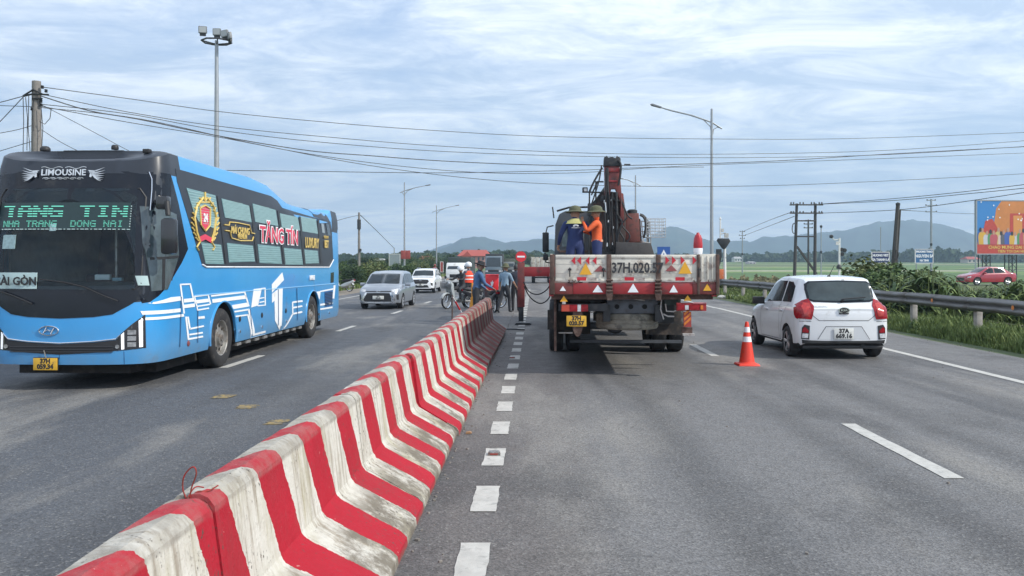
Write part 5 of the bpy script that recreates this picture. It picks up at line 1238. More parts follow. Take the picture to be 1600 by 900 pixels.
def ctube(name, l, r, m, y=11.0, n=8):
    b = MB(); pts = []; raw = [cr(a, c, y) for a, c in l]
    for i in range(len(raw)-1):
        p0 = raw[max(i-1, 0)]; p1 = raw[i]; p2 = raw[i+1]; p3 = raw[min(i+2, len(raw)-1)]
        for s in range(5):
            t = s/5; pts.append(.5*((2*p1)+(-p0+p2)*t+(2*p0-5*p1+4*p2-p3)*t*t+(-p0+3*p1-3*p2+p3)*t**3))
    pts.append(raw[-1]); b.tube(pts, r, n); return b.build(name, m, tk)
for l, r in (([(966, 250), (970, 258), (969, 275), (966, 290)], .03), ([(941, 262), (933, 275), (925, 290), (921, 300)], .028), ([(940, 258), (936, 282), (929, 305), (924, 320)], .02), ([(947, 262), (946, 285), (947, 300), (945, 330), (947, 370), (945, 395)], .022), ([(951, 300), (953, 340), (951, 395)], .02), ([(957, 300), (956, 340), (960, 395)], .022),
             ([(975, 345), (968, 360), (975, 375), (968, 390)], .022), ([(980, 340), (972, 352), (984, 368), (976, 385)], .02), ([(970, 310), (980, 335), (988, 342)], .022), ([(965, 335), (972, 350), (965, 372), (970, 392)], .018), ([(940, 330), (934, 350), (938, 375), (932, 392)], .02)): ctube('hydraulic_hose', l, r, HOSE, 10.85)
for l, r in (([(949, 262), (950, 330), (950, 392)], .035), ([(963, 300), (964, 350), (963, 392)], .04), ([(946, 318), (946, 340)], .03)): ctube('hydraulic_cylinder', l, r, DKS, 10.9)
ctube('piston_rod', [(946, 316), (947, 332)], .02, CHR, 10.78); ctube('piston_rod', [(970, 300), (971, 330)], .016, CRED, 10.78)
b = MB()
for l in ([(921, 300), (921, 322), (920, 398)], [(915, 300), (942, 301)], [(931, 283), (931, 318)], [(934, 284), (943, 284)], [(924, 305), (934, 283)], [(926, 318), (940, 301)]):
    b.tube([cr(a, c, 11.0) for a, c in l], .022, 6)
b.build('hose_frame', DKS, tk)
b = MB(); p = cr(914, 297, 11); b.box(p, (.15, .12, .15)); b.build('work_lamp', DKS, tk, bevel=.015); b = MB(); b.box(p+Vector((.01, -.062, 0)), (.08, .006, .08)); b.build('work_lamp_glass', CLEAR, tk)
b = MB(); p = cr(921, 322, 11); b.box(p+Vector((0, 0, -.1)), (.10, .12, .35)); b.build('valve_bank', DKS, tk, bevel=.01)
rr_ = random.Random(3)
b = MB()
for i in range(22):
    p = cr(rr_.uniform(930, 972), rr_.uniform(305, 395), 10.95); b.box(p, (rr_.uniform(.03, .12), .08, rr_.uniform(.03, .14)))
vb = b.build('valve_fittings', DKS, tk, bevel=.006); vb['kind'] = 'stuff'
b = MB()
for i in range(9):
    p = cr(rr_.uniform(940, 968), rr_.uniform(312, 385), 10.88); b.box(p, (.03, .03, rr_.uniform(.03, .1)))
vb = b.build('bright_fittings', CHR, tk); vb['kind'] = 'stuff'
b = MB(); q = cpoly([(974, 334), (998, 333), (1000, 378), (984, 380), (975, 372)]); b.prism(q, 11.3, 11.6, 'Y'); b.build('oil_tank', mat('brown_red_tank', (.16, .045, .035), .6, var=.3, vscale=6, dirt=(.05, .03, .025), dirt_amt=.5, dscale=6), tk, bevel=.02)
for px in (978, 984, 990, 996): ctube('tank_rib', [(px, 335), (px+1, 377)], .02, CRED if px > 980 else DKS, 11.28)
b = MB(); p = cr(988, 330, 11.4); b.lathe([(.14, -.08), (.14, .02), (.09, .05), (0, .05)], p); b.build('filler_cap', DKS, tk)
b = MB(); q = cpoly([(962, 378), (1016, 380), (1021, 397), (1022, 402), (962, 402)], 10.7); b.prism(q, 10.6, 10.8, 'Y'); b.build('headboard_box', mat('grime_grey', (.06, .056, .055), .8, var=.3, vscale=5, dirt=(.03, .028, .026), dirt_amt=.5, dscale=5), tk, bevel=.01)
b = MB(); p = cr(992, 390, 10.6); b.cyl(p+Vector((0, -.02, 0)), p, .035, n=12); b.build('box_hole', mat('hole_black', (0, 0, 0)), tk)
ctube('exhaust_pipe', [(1000, 335), (1006, 338), (1011, 348), (1012, 380)], .035, DKS, 11.6)
# wire cage right of the crane, hose coils in front of it
b = MB(); c0 = cr(1009, 342, 11.7); c1 = cr(1038, 371, 11.7); W_ = mat('galvanised_wire', (.5, .52, .54), .4, metal=.4)
for i in range(6):
    x = c0.x+(c1.x-c0.x)*i/5
    for y in (11.5, 12.05): b.cyl((x, y, c0.z), (x, y, c1.z+(.0 if i else 0)), .010, n=5)
for j in range(7):
    z = c0.z+(c1.z-c0.z)*j/6; b.tube([(c0.x, 11.5, z), (c1.x, 11.5, z), (c1.x, 12.05, z), (c0.x, 12.05, z), (c0.x, 11.5, z)], .009, 5)
b.build('wire_cage', W_, tk)
b = MB()
for px in (1002, 1008, 1014): p = cr(px, 345, 11.45); q = cr(px+3, 395, 11.45); b.tube([p, (p+q)/2+Vector((.02, 0, 0)), q], .016, 5)
for j in range(6): p = cr(1000, 345+j*8, 11.45); q = cr(1016, 348+j*8, 11.45); b.tube([p, q], .014, 5)
b.build('ladder', mat('pale_steel', (0, 0, 0)), tk)
ctube('hydraulic_hose', [(1000, 336), (1006, 340), (1009, 352), (1006, 372)], .03, HOSE, 11.4)
# stabiliser: beam out to the left and leg
b = MB(); p = cr(858, 417, 11.5); q = cr(820, 432, 11.5)
b.box(((p.x+q.x)/2+.25, 11.5, (p.z+q.z)/2), (p.x-q.x+.7, .16, p.z-q.z)); b.build('outrigger_beam', TRED, tk, bevel=.01)
rb = cr(814, 410, 11.5); re = cr(814, 480, 11.5); fl = cr(814, 503, 11.5)
b = MB(); b.box((rb.x, 11.5, (rb.z+re.z)/2), (.20, .20, rb.z-re.z)); b.build('outrigger_leg', CRED, tk, bevel=.01)
b = MB(); b.box((rb.x, 11.5, (re.z+.08)/2+.02), (.14, .14, re.z-.06)); b.build('outrigger_foot', DKS, tk, bevel=.008)
b = MB(); b.prism([(-.24, 0), (.24, 0), (.2, .05), (-.2, .05)], -.2, .2, 'Y'); b.build('foot_plate', DKS, tk, loc=(rb.x+.06, 11.5, .01))
ctube('hydraulic_hose', [(818, 440), (826, 455), (840, 460), (854, 453), (862, 440)], .018, HOSE, 11.4); ctube('hydraulic_hose', [(819, 447), (828, 464), (843, 474), (856, 468), (863, 452)], .018, HOSE, 11.4)
# things riding on the truck
RUBO = mat('cone_orange', (.72, .045, .02), .45, var=.08, dirt=(.3, .05, .03), dirt_amt=.3, dscale=8)
WREF = mat('white_reflective', (.8, .8, .82), .35)
def cone(t, h=.75, base=.37):
    b = MB(); b.box((0, 0, .02), (base, base, .04), taper=.9); o = b.build('cone_base', RUBO, t, bevel=.008)
    b = MB(); n = 28; r0, r1 = base*.36, .028
    def rad(z): return r0+(r1-r0)*((z-.04)/(h-.04))
    b.lathe([(r0+.02, .04), (rad(.06), .06), (rad(h*.3), h*.3), (rad(h*.6), h*.6), (rad(h-.02), h-.02), (r1*.8, h), (r1*.55, h), (r1*.5, h-.05)], n=n, caps=False); b.build('cone_body', RUBO, t)
    for a, c in ((.54, .66), (.76, .88)):
        b = MB(); b.lathe([(rad(h*a)+.002, h*a), (rad(h*c)+.002, h*c)], n=n, caps=False); b.build('reflective_band', WREF, t)
g = G(1167, 570.5); cone(thing('traffic_cone', 'orange traffic cone with white bands standing on the road left of the hatchback', 'traffic cone', g))
cc = TM = Matrix.Translation(tk.location) @ Matrix.Rotation(-TYAW, 4, 'Z')
q = TM @ Vector((zx(1310)-.0, .14, 1.93))
t = thing('beacon', 'red and white warning beacon standing on the truck tailgate corner', 'beacon', (q.x, q.y, CH-(397-HY)/F*q.y), -TYAW)
b = MB(); b.lathe([(.065, 0), (.072, .05), (.07, .09), (.055, .095)], n=18); b.build('beacon_base', WREF, t); b = MB(); b.lathe([(.068, .09), (.072, .13), (.062, .24), (.045, .29), (.03, .30), (.02, .33), (0, .335)], n=18); b.build('beacon_lens', mat('beacon_red', (.4, .02, .03), .35, var=.2), t)
# ================================================================ people
SKIN = mat('skin', (.36, .20, .13), .6, var=.08); HAIR = mat('black_hair', (.015, .013, .012), .6)
def cloth(n, c, **k): return mat(n, c, .85, var=.18, vscale=9, bump=.3, bscale=14, **k)
def rotv(v, ax, a): v = Vector(v); v.rotate(Matrix.Rotation(a, 3, ax)); return v
def person(label, loc, face, pose, cl, h=1.66, group=None):
    """face: heading in radians about Z, 0 looks to +Y. pose keys are vectors in the body frame (x right, y forward, z up)."""
    k = h/1.70; t = thing('person', label, 'person', loc, face, group)
    shirt, trouser, shoe, sleeve = cl['shirt'], cl['trousers'], cl.get('shoes', BLACKP), cl.get('sleeve', 'long')
    V = []; E = []; RAD = []; SEG = []
    def add(p, par, r, mi=None):
        V.append(Vector(p)); RAD.append(r); i = len(V)-1
        if par is not None: E.append((par, i)); SEG.append((par, i, mi))
        return i
    lean = pose.get('lean', 0); side = pose.get('side', 0)
    def B(x, y, z):
        v = Vector((x, y, z)); v.rotate(Matrix.Rotation(-lean, 3, 'X')); v.rotate(Matrix.Rotation(side, 3, 'Y')); return v
    pel = add((0, 0, 0), None, (.15, .11))
    wa = add(B(0, 0, .16), pel, (.135, .10), 1); ch = add(B(0, .01, .34), wa, (.165, .115), 0); up = add(B(0, 0, .46), ch, (.13, .09), 0); nk = add(B(0, 0, .53), up, (.06, .06), 0); n2 = add(B(0, .01, .57), nk, (.052, .052), 2)
    hd = pose.get('head', (0, 0)); 
    def H(x, y, z):
        v = Vector((x, y, z)); v.rotate(Matrix.Rotation(-hd[0], 3, 'X')); v.rotate(Matrix.Rotation(hd[1], 3, 'Z')); return B(0, .01, .57)+v
    h1 = add(H(0, .015, .07), n2, (.072, .085), 2); h2 = add(H(0, .01, .14), h1, (.078, .092), 2); h3 = add(H(0, 0, .19), h2, (.06, .07), 2)
    add(H(0, .115, .08), h1, (.012, .012), 2)
    for s in (-1, 1): add(H(s*.082, .0, .09), h1, (.014, .02), 2)
    toes = []
    for s, nm in ((-1, 'L'), (1, 'R')):
        sh = add(B(s*.165, 0, .455), up, (.068, .068), 0)
        a1, a2 = pose.get('arm'+nm, ((s*.06, 0, -.28), (s*.02, .03, -.24)))
        ms = 0; mf = 0 if sleeve == 'long' else 2
        s2 = add(B(s*.165, 0, .455)+Vector(a1)*.5, sh, (.05, .05), ms); el = add(B(s*.165, 0, .455)+Vector(a1), s2, (.042, .042), ms if sleeve != 'none' else 2)
        e2 = add(V[el]+Vector(a2)*.55, el, (.036, .036), mf); wr = add(V[el]+Vector(a2), e2, (.026, .03), mf)
        d = Vector(a2).normalized(); sd_ = d.orthogonal().normalized() if abs(d.z) > .9 else d.cross(Vector((0, 0, 1))).normalized()
        pm = add(V[wr]+d*.06, wr, (.030, .022), 2); bend = d.cross(sd_)*s
        for q, ln in ((-1.5, .058), (-.5, .07), (.5, .075), (1.5, .066)):
            f = add(V[pm]+sd_*q*.015+d*.03, pm, (.0095, .0095), 2); f2 = add(V[f]+d*ln*.5+bend*.012, f, (.0085, .0085), 2); add(V[f2]+d*ln*.3+bend*.025, f2, (.0075, .0075), 2)
        th = add(V[wr]+d*.03+sd_*.03*s, wr, (.011, .011), 2); add(V[th]+d*.035+sd_*.018*s, th, (.0095, .0095), 2)
        hp = add((s*.085, 0, -.05), pel, (.092, .098), 1)
        l1, l2 = pose.get('leg'+nm, ((s*.01, .0, -.40), (0, 0, -.40)))
        m1 = add(V[hp]+Vector(l1)*.5, hp, (.08, .082), 1); kn = add(V[hp]+Vector(l1), m1, (.058, .06), 1); c1 = add(V[kn]+Vector(l2)*.35+Vector((0, -.01, 0)), kn, (.056, .058), 1); an = add(V[kn]+Vector(l2), c1, (.042, .045), 1)
        l2n = Vector(l2).normalized(); fy = Vector((s*.12, 1, 0)); fy = (fy-l2n*fy.dot(l2n)).normalized()
        hl = add(V[an]+l2n*.045-fy*.02, an, (.038, .040), 3); add(V[hl]+fy*.10+l2n*.01, hl, (.038, .030), 3); to = add(V[hl]+fy*.19+l2n*.012, len(V)-1, (.032, .022), 3); toes.append(V[to].z); toes.append(V[hl].z)
    base = min(toes)-.035
    me = bpy.data.meshes.new('figure'); me.from_pydata([tuple(v) for v in V], E, []); o = bpy.data.objects.new('figure', me); COL.objects.link(o)
    md = o.modifiers.new('skin', 'SKIN'); md.use_smooth_shade = True; md.branch_smoothing = .3
    for i, sv in enumerate(me.skin_vertices[0].data): sv.radius = RAD[i] if (SEG[i-1][2] == 2 or RAD[i][0] < .03) and i else (RAD[i][0]*1.15, RAD[i][1]*1.15); sv.use_root = (i == 0)
    o.modifiers.new('sub', 'SUBSURF').levels = 1
    dg = bpy.context.evaluated_depsgraph_get(); m2 = bpy.data.meshes.new_from_object(o.evaluated_get(dg)); COL.objects.unlink(o); bpy.data.objects.remove(o)
    m2.materials.clear()
    for mm in (shirt, trouser, SKIN, shoe): m2.materials.append(mm)
    for p in m2.polygons:
        best = 9; mi = 0
        for a, b, m_ in SEG:
            A, Bv = V[a], V[b]; ab = Bv-A; tt = max(0, min(1, (p.center-A).dot(ab)/max(ab.length_squared, 1e-9))); dd = (p.center-(A+ab*tt)).length-(RAD[a][0]*(1-tt)+RAD[b][0]*tt)
            if dd < best: best = dd; mi = m_
        p.material_index = mi
        if mi == 1 and p.center.z > .06 and cl.get('tucked', True): p.material_index = 0
    m2.shade_smooth()
    zoff = pose.get('pelvis', None); z = (-base if zoff is None else zoff/k)
    bd = link('body', m2, t); bd.location = (0, 0, z*k); bd.scale = (k,)*3
    M = lambda v: (Vector(v)+Vector((0, 0, z)))*k
    hat = cl.get('hat')
    if hat:
        kind, hm = hat; hp_ = M(H(0, .0, .17)); b = MB(); n = 26
        if kind == 'pith': b.lathe([(.19, -.035), (.185, -.025), (.125, .0), (.118, .03), (.108, .075), (.08, .105), (.04, .12), (.015, .125), (0, .13)], n=n, sx=.95, sy=1.08)
        elif kind == 'brim': b.lathe([(.20, -.03), (.195, -.02), (.11, .0), (.105, .06), (.09, .085), (0, .095)], n=n)
        elif kind == 'helmet': b.lathe([(.125, -.07), (.138, -.03), (.135, .03), (.11, .085), (.06, .12), (0, .13)], n=n, sx=.95, sy=1.1)
        hb = b.build('helmet' if kind == 'helmet' else 'hat', hm, t, loc=hp_); hb.rotation_euler = (-lean-hd[0], 0, hd[1])
    else:
        b = MB(); b.lathe([(.085, -.09), (.088, -.03), (.084, .03), (.06, .065), (0, .08)], n=20, sx=.98, sy=1.12); hb = b.build('hair', HAIR, t, loc=M(H(0, -.014, .15))); hb.rotation_euler = (-lean-hd[0], 0, hd[1])
    vest = cl.get('vest')
    if vest:
        b = MB(); prof = [(.185, .02), (.19, .12), (.195, .26), (.19, .38), (.14, .47), (.11, .50)]
        b.lathe([(r*1.0, zz_) for r, zz_ in prof], n=24, sx=1.02, sy=.72, caps=False); v = b.build('vest', vest, t, loc=M((0, 0, 0))); v.scale = (k,)*3; v.rotation_euler = (-lean, side, 0)
        for zz_ in (.14, .28):
            b = MB(); b.lathe([(.199, zz_), (.2, zz_+.04)], n=24, sx=1.02, sy=.74, caps=False); b.build('reflective_band', WREF, v)
    t['M'] = 0; del t['M']
    return t, M, B
NAVY = cloth('navy_workwear', (.018, .032, .11)); ORG = cloth('orange_workwear', (.62, .10, .025)); BLK = cloth('black_cloth', (.02, .021, .025)); BSH = cloth('blue_shirt', (.07, .14, .27)); PBL = cloth('pale_blue_shirt', (.20, .29, .38)); DTR = cloth('dark_trousers', (.028, .03, .036)); OLIVE = cloth('olive_hat', (.085, .09, .05)); DJ = cloth('dark_navy_shirt', (.02, .025, .04)); WHT = cloth('white_shirt', (.5, .5, .5))
WHH = mat('white_helmet', (.72, .73, .74), .25, coat=.6); HIV = cloth('orange_red_vest', (.75, .07, .03)); GRYS = cloth('grey_stripe_shirt', (.10, .10, .13))
TKM = Matrix.Translation(tk.location) @ Matrix.Rotation(-TYAW, 4, 'Z')
def on_truck(px, d): return Vector(((px-800)/F*d, d, 1.285))
# worker in navy overalls with pale yoke, back turned
t, M, B = person('worker in navy overalls and olive hat standing on the truck bed, back turned', on_truck(899, 19.3), .05, dict(armL=((-.10, .0, -.26), (-.03, .10, -.22)), armR=((.15, .06, -.22), (.10, .10, -.20)), lean=.06), dict(shirt=NAVY, trousers=NAVY, hat=('pith', OLIVE)), h=1.70)
YOKE = cloth('yellow_yoke', (.42, .40, .16)); b = MB(); b.lathe([(.19, .44), (.155, .50), (.085, .545), (.07, .56)], n=24, sx=1.0, sy=.66, caps=False); y = b.build('yoke', YOKE, t, loc=M((0, 0, 0)))
lg = M(B(0, -.118, .37)); b = MB(); b.prism([(-.055, 0)]+[(.055*math.cos(a), .055*math.sin(a)) for a in [R(170)-R(160)*i/10 for i in range(11)]]+[(.03, .0), (.0, .022), (-.02, 0)], -.003, .003, 'Y'); b.build('back_logo', WHITEP, t, loc=lg, sm=False)
b = MB()
for i in range(8): b.box((-.07+i*.02, 0, -.03), (.012, .005, .013))
b.build('back_lettering', WHITEP, t, loc=lg, sm=False)
t, M, B = person('worker in orange shirt and olive hat on the truck bed, hand at mouth', on_truck(933, 19.3), 1.35, dict(armL=((-.13, .16, -.20), (.17, .10, .22)), armR=((.12, .10, -.24), (-.06, .22, .06)), head=(.05, .45)), dict(shirt=ORG, trousers=NAVY, hat=('pith', OLIVE), tucked=True), h=1.70)
b = MB(); b.lathe([(.152, .0), (.152, .05)], n=24, sx=1.0, sy=.78, caps=False); b.build('hip_band', cloth('pale_orange_band', (.55, .30, .2)), t, loc=M((0, 0, .03)))
for o in COL.objects:
    if o.name in ('person', 'person.001') : o.scale = (1.22, 1.1, .98)
# man in blue shirt at the barrier end, side on, facing right
g = G(752, 493)
person('man in blue shirt and dark wide hat leaning at the far barrier end', (g.x+.0, 24.6, 0), -1.25, dict(lean=.22, armL=((-.06, .06, -.27), (.02, .20, -.14)), armR=((.06, .10, -.26), (-.02, .22, -.12)), legL=((-.02, .10, -.39), (0, -.05, -.40)), legR=((.02, -.04, -.40), (0, -.06, -.39)), head=(.1, 0)), dict(shirt=BSH, trousers=DTR, hat=('brim', BLK)), h=1.76)
g = G(789, 489.5)
person('man in pale blue shirt and olive hat walking between barrier and outrigger', (g.x, g.y, 0), -.5, dict(lean=.07, armL=((-.07, .02, -.27), (-.03, .05, -.23)), armR=((.10, .08, -.25), (.05, .14, -.19)), legL=((-.03, -.10, -.39), (-.02, -.16, -.36)), legR=((.02, .14, -.38), (.0, .02, -.40))), dict(shirt=PBL, trousers=DTR, sleeve='short', hat=('pith', OLIVE)), h=1.66)
g = G(806, 486.5)
person('man in dark clothes standing just left of the outrigger leg', (g.x, g.y, 0), .15, dict(armR=((.08, .04, -.27), (.02, .10, -.22)), legL=((-.02, .06, -.40), (0, -.02, -.40))), dict(shirt=DJ, trousers=BLK), h=1.66)
# ================================================================ motorbikes
def motorbike(name, label, loc, yaw, paint, basket=False, group=None, rack=False):
    """origin under the rear axle, nose to +Y"""
    t = thing(name, label, 'motorbike', loc, yaw, group)
    for y in (0, 1.22):
        b = MB(); r = .29; b.lathe([(r*.84, -.03), (r*.95, -.042), (r, -.02), (r, .02), (r*.95, .042), (r*.84, .03)], axis='X', n=32, caps=False); w = b.build('wheel', TYRE, t, loc=(0, y, r))
        b = MB(); b.lathe([(r*.85, -.022), (r*.80, -.018), (r*.80, .018), (r*.85, .022)], axis='X', n=32, caps=False); b.lathe([(.001, -.05), (.035, -.05), (.035, .05), (.001, .05)], axis='X', n=12)
        for i in range(14):
            a = 2*math.pi*i/14; b.cyl((0, 0, 0), (0, r*.82*math.cos(a), r*.82*math.sin(a)), .004, n=4, caps=False)
        b.build('rim', CHROME, w)
        b = MB(); pts = [Vector((0, math.cos(a)*.335, math.sin(a)*.335)) for a in [R(25 if y else 35)+R(120)*i/8 for i in range(9)]]
        for s in (-.05, .0, .05): b.tube([p+Vector((s, 0, -abs(s)*.3)) for p in pts], .022, 5)
        b.build('mudguard', paint, t, loc=(0, y, r))
    b = MB()
    for s in (-1, 1): b.tube([(s*.07, 1.22, .29), (s*.07, 1.10, .62), (s*.05, 1.02, .86)], .018, 6)
    b.tube([(0, 1.03, .80), (0, 1.0, .98), (-.1, .98, 1.02), (-.32, .86, 1.03)], .013, 6); b.tube([(0, 1.0, .98), (.1, .98, 1.02), (.32, .86, 1.03)], .013, 6); b.build('fork', BLACKP, t)
    b = MB(); prof = [(1.08, .98), (1.14, .80), (1.08, .62), (1.0, .42), (.92, .34), (.86, .36), (.92, .60), (.96, .84), (.98, 1.0)]
    b.prism(prof, -.16, .16, 'X'); b.build('front_fairing', paint, t, bevel=.04)
    b = MB(); b.prism([(1.03, .88), (1.12, .92), (1.06, 1.06), (.94, 1.04), (.92, .98)], -.10, .10, 'X'); hc = b.build('headlamp_cowl', paint, t, bevel=.03)
    b = MB(); b.lathe([(.07, 0), (.06, .02), (0, .03)], axis='Y', n=14); b.build('headlight', CLEAR, t, loc=(0, 1.10, .97))
    b = MB(); b.prism([(.95, .34), (.95, .44), (.70, .38), (.30, .55), (-.10, .66), (-.34, .74), (-.36, .64), (-.02, .42), (.3, .30)], -.12, .12, 'X'); b.build('body', paint, t, bevel=.03)
    b = MB(); b.prism([(.52, .64), (.50, .72), (.30, .76), (0, .78), (-.28, .82), (-.32, .74), (0, .66), (.3, .60)], -.13, .13, 'X'); b.build('seat', BLACKP, t, bevel=.035)
    b = MB(); b.box((0, .38, .32), (.20, .34, .20)); b.cyl((.15, .4, .26), (.15, -.28, .30), .035, .045, 10); b.build('engine', STEEL, t, bevel=.02)
    b = MB(); b.box((0, -.36, .72), (.14, .03, .07)); b.build('tail_light', REDL, t)
    for s in (-1, 1):
        b = MB(); b.tube([(s*.24, .9, 1.03), (s*.30, .92, 1.16), (s*.33, .90, 1.20)], .007, 5); b.lathe([(.001, -.012), (.055, -.01), (.055, .01), (.001, .012)], (s*.34, .90, 1.22), 'Y', 12); b.build('mirror', BLACKP, t)
        b = MB(); b.tube([(s*.06, -.0, .29), (s*.09, -.12, .60)], .02, 6); b.build('shock_absorber', CHROME, t)
    b = MB(); b.tube([(-.1, .35, .24), (-.22, .30, .02)], .010, 5); b.build('side_stand', STEEL, t)
    if basket:
        b = MB()
        for j in range(5): z = .80+j*.045; s = .9+.04*j; b.tube([(-.16*s, 1.16, z), (.16*s, 1.16, z), (.16*s, 1.38*1.0, z), (-.16*s, 1.38, z), (-.16*s, 1.16, z)], .006, 4)
        for i in range(9): x = -.15+.3*i/8; b.cyl((x*.9, 1.38, .80), (x, 1.38, .98), .004, n=4); b.cyl((x*.9, 1.16, .80), (x, 1.16, .98), .004, n=4)
        b.box((0, 1.27, .80), (.28, .2, .01)); b.build('basket', BLACKP, t)
    return t
PWH = mat('white_scooter_paint', (.6, .62, .63), .3, coat=.6); PGR = mat('grey_bike_paint', (.30, .33, .34), .35, coat=.5); PBK = mat('black_bike_paint', (.02, .02, .024), .3, coat=.6); PRD = mat('red_bike_paint', (.35, .03, .03), .35, coat=.5)
def at(px, py): g = G(px, py); return g
# driver of the coach, seen through the windscreen
dv, M, B = person('coach driver in a white shirt behind the coach windscreen', (0, 0, 0), 0, dict(lean=-.05, armL=((-.08, .24, -.16), (.06, .26, .04)), armR=((.08, .24, -.16), (-.06, .26, .04)), legL=((-.06, .40, -.02), (0, .1, -.40)), legR=((.06, .40, -.02), (0, .1, -.40)), pelvis=1.66), dict(shirt=WHT, trousers=DTR, sleeve='short'), h=1.68)
v = BL @ Vector((.70, 1.72, 0)); dv.location = v; dv.rotation_euler = (0, 0, math.pi-TH)
# front of the works: basket bike facing us, slightly turned, with rider
g = at(699, 483); mb = motorbike('motorbike', 'grey motorbike with black front basket halted beside the barrier', (g.x+.70, g.y+1.05, 0), 2.50, PGR, basket=True)
def seat_on(mb, label, y, cl, pose=None, h=1.64):
    p = dict(armL=((-.10, .22, -.18), (.0, .24, .02)), armR=((.10, .22, -.18), (.0, .24, .02)), legL=((-.10, .38, -.06), (-.02, -.04, -.38)), legR=((.10, .38, -.06), (.02, -.04, -.38)), lean=.12, pelvis=.86)
    if pose: p.update(pose)
    v = Matrix.Rotation(mb.rotation_euler.z, 3, 'Z') @ Vector((0, y, 0)); return person(label, mb.location+v, mb.rotation_euler.z, p, cl, h)
seat_on(mb, 'rider in black with white helmet on the basket motorbike', .30, dict(shirt=BLK, trousers=DTR, hat=('helmet', WHH)))
g = at(731, 480); person('man in orange safety vest and white helmet standing behind the basket motorbike', (g.x, g.y+.6, 0), .45, dict(head=(0, .3), armL=((-.08, .05, -.26), (0, .12, -.2))), dict(shirt=GRYS, trousers=DTR, hat=('helmet', WHH), vest=HIV), h=1.72)
# second bike, dark, behind the man in blue, carrying a red box
g = at(748, 484); mb2 = motorbike('motorbike', 'black motorbike behind the man in blue at the barrier end', (g.x-.35, g.y+1.0, 0), -1.2, PBK)
g = at(745, 478); person('person in black with dark hat standing behind the man in blue', (g.x+.05, g.y+1.6, 0), 2.2, dict(), dict(shirt=BLK, trousers=BLK, hat=('brim', BLK)), h=1.70)
g = at(770, 478); t = thing('delivery_box', 'bright red delivery box with a white mark behind the man in blue', 'box', (P(769, 440, 31).x, 31, .80))
REDBX = mat('red_box', (.75, .03, .04), .5)
b = MB(); b.box((0, 0, .26), (.44, .42, .52), taper=1.06); b.build('shell', REDBX, t, bevel=.03); b = MB(); b.box((0, 0, .54), (.48, .46, .05)); b.build('lid', REDBX, t, bevel=.02)
b = MB(); b.prism([(-.03, .15), (.02, .15), (.06, .3), (.03, .3), (.02, .36), (-.02, .3), (-.05, .3)], -.232, -.226, 'Y'); b.build('white_mark', WHITEP, t, sm=False)
mb3 = motorbike('motorbike', 'black motorbike carrying the red delivery box', (P(769, 440, 31).x+.1, 30.95, 0), .3, PBK)
# red bike with rider farther off, behind the white SUV
g = at(688, 433); mb4 = motorbike('motorbike', 'red motorbike with rider behind the white SUV', (g.x, g.y-8, 0), math.pi+.1, PRD); seat_on(mb4, 'rider in dark red coming up behind the white SUV', .3, dict(shirt=cloth('dark_red_shirt', (.22, .03, .04)), trousers=DTR, hat=('helmet', mat('red_helmet', (.3, .05, .05), .3))))
# parked white scooter on the left verge
g = at(530, 456); motorbike('scooter', 'white scooter parked on the left verge by the bushes', (g.x+.55, g.y+.5, 0), 1.15, PWH)
# red/white work pole and yellow cone-like post by the barrier
g = at(714.5, 520); t = thing('work_pole', 'thin dark pole with red and white tape by the far barrier', 'pole', (P(714, 500, 19.2).x-.12, 19.4, 0))
b = MB(); b.cyl((0, 0, .0), (0.0, 0, 1.05), .014, n=6); b.box((0, 0, .02), (.2, .2, .04)); b.build('rod', RUST, t)
for i, (a, c) in enumerate((((.0, 0, 1.0), (.06, .1, .90)), ((.06, .1, .90), (.16, .2, .70)), ((.16, .2, .70), (.26, .3, .50)), ((.26, .3, .50), (.34, .4, .36)))):
    b = MB(); b.bar(a, c, .05, .012); b.build('tape', WREF if i % 2 == 0 else REDBX, t)
g = P(738, 470, 27); t = thing('warning_post', 'yellow and orange warning post standing behind the far barrier', 'post', (g.x, 27, 0)); 
b = MB(); b.cyl((0, 0, 0), (0, 0, .7), .14, .05, 14); b.build('post_body', mat('amber_post', (.75, .30, .02), .5), t); b = MB(); b.cyl((0, 0, .7), (0, 0, 1.15), .03, n=8); b.build('post_rod', mat('amber_post', (0, 0, 0)), t)
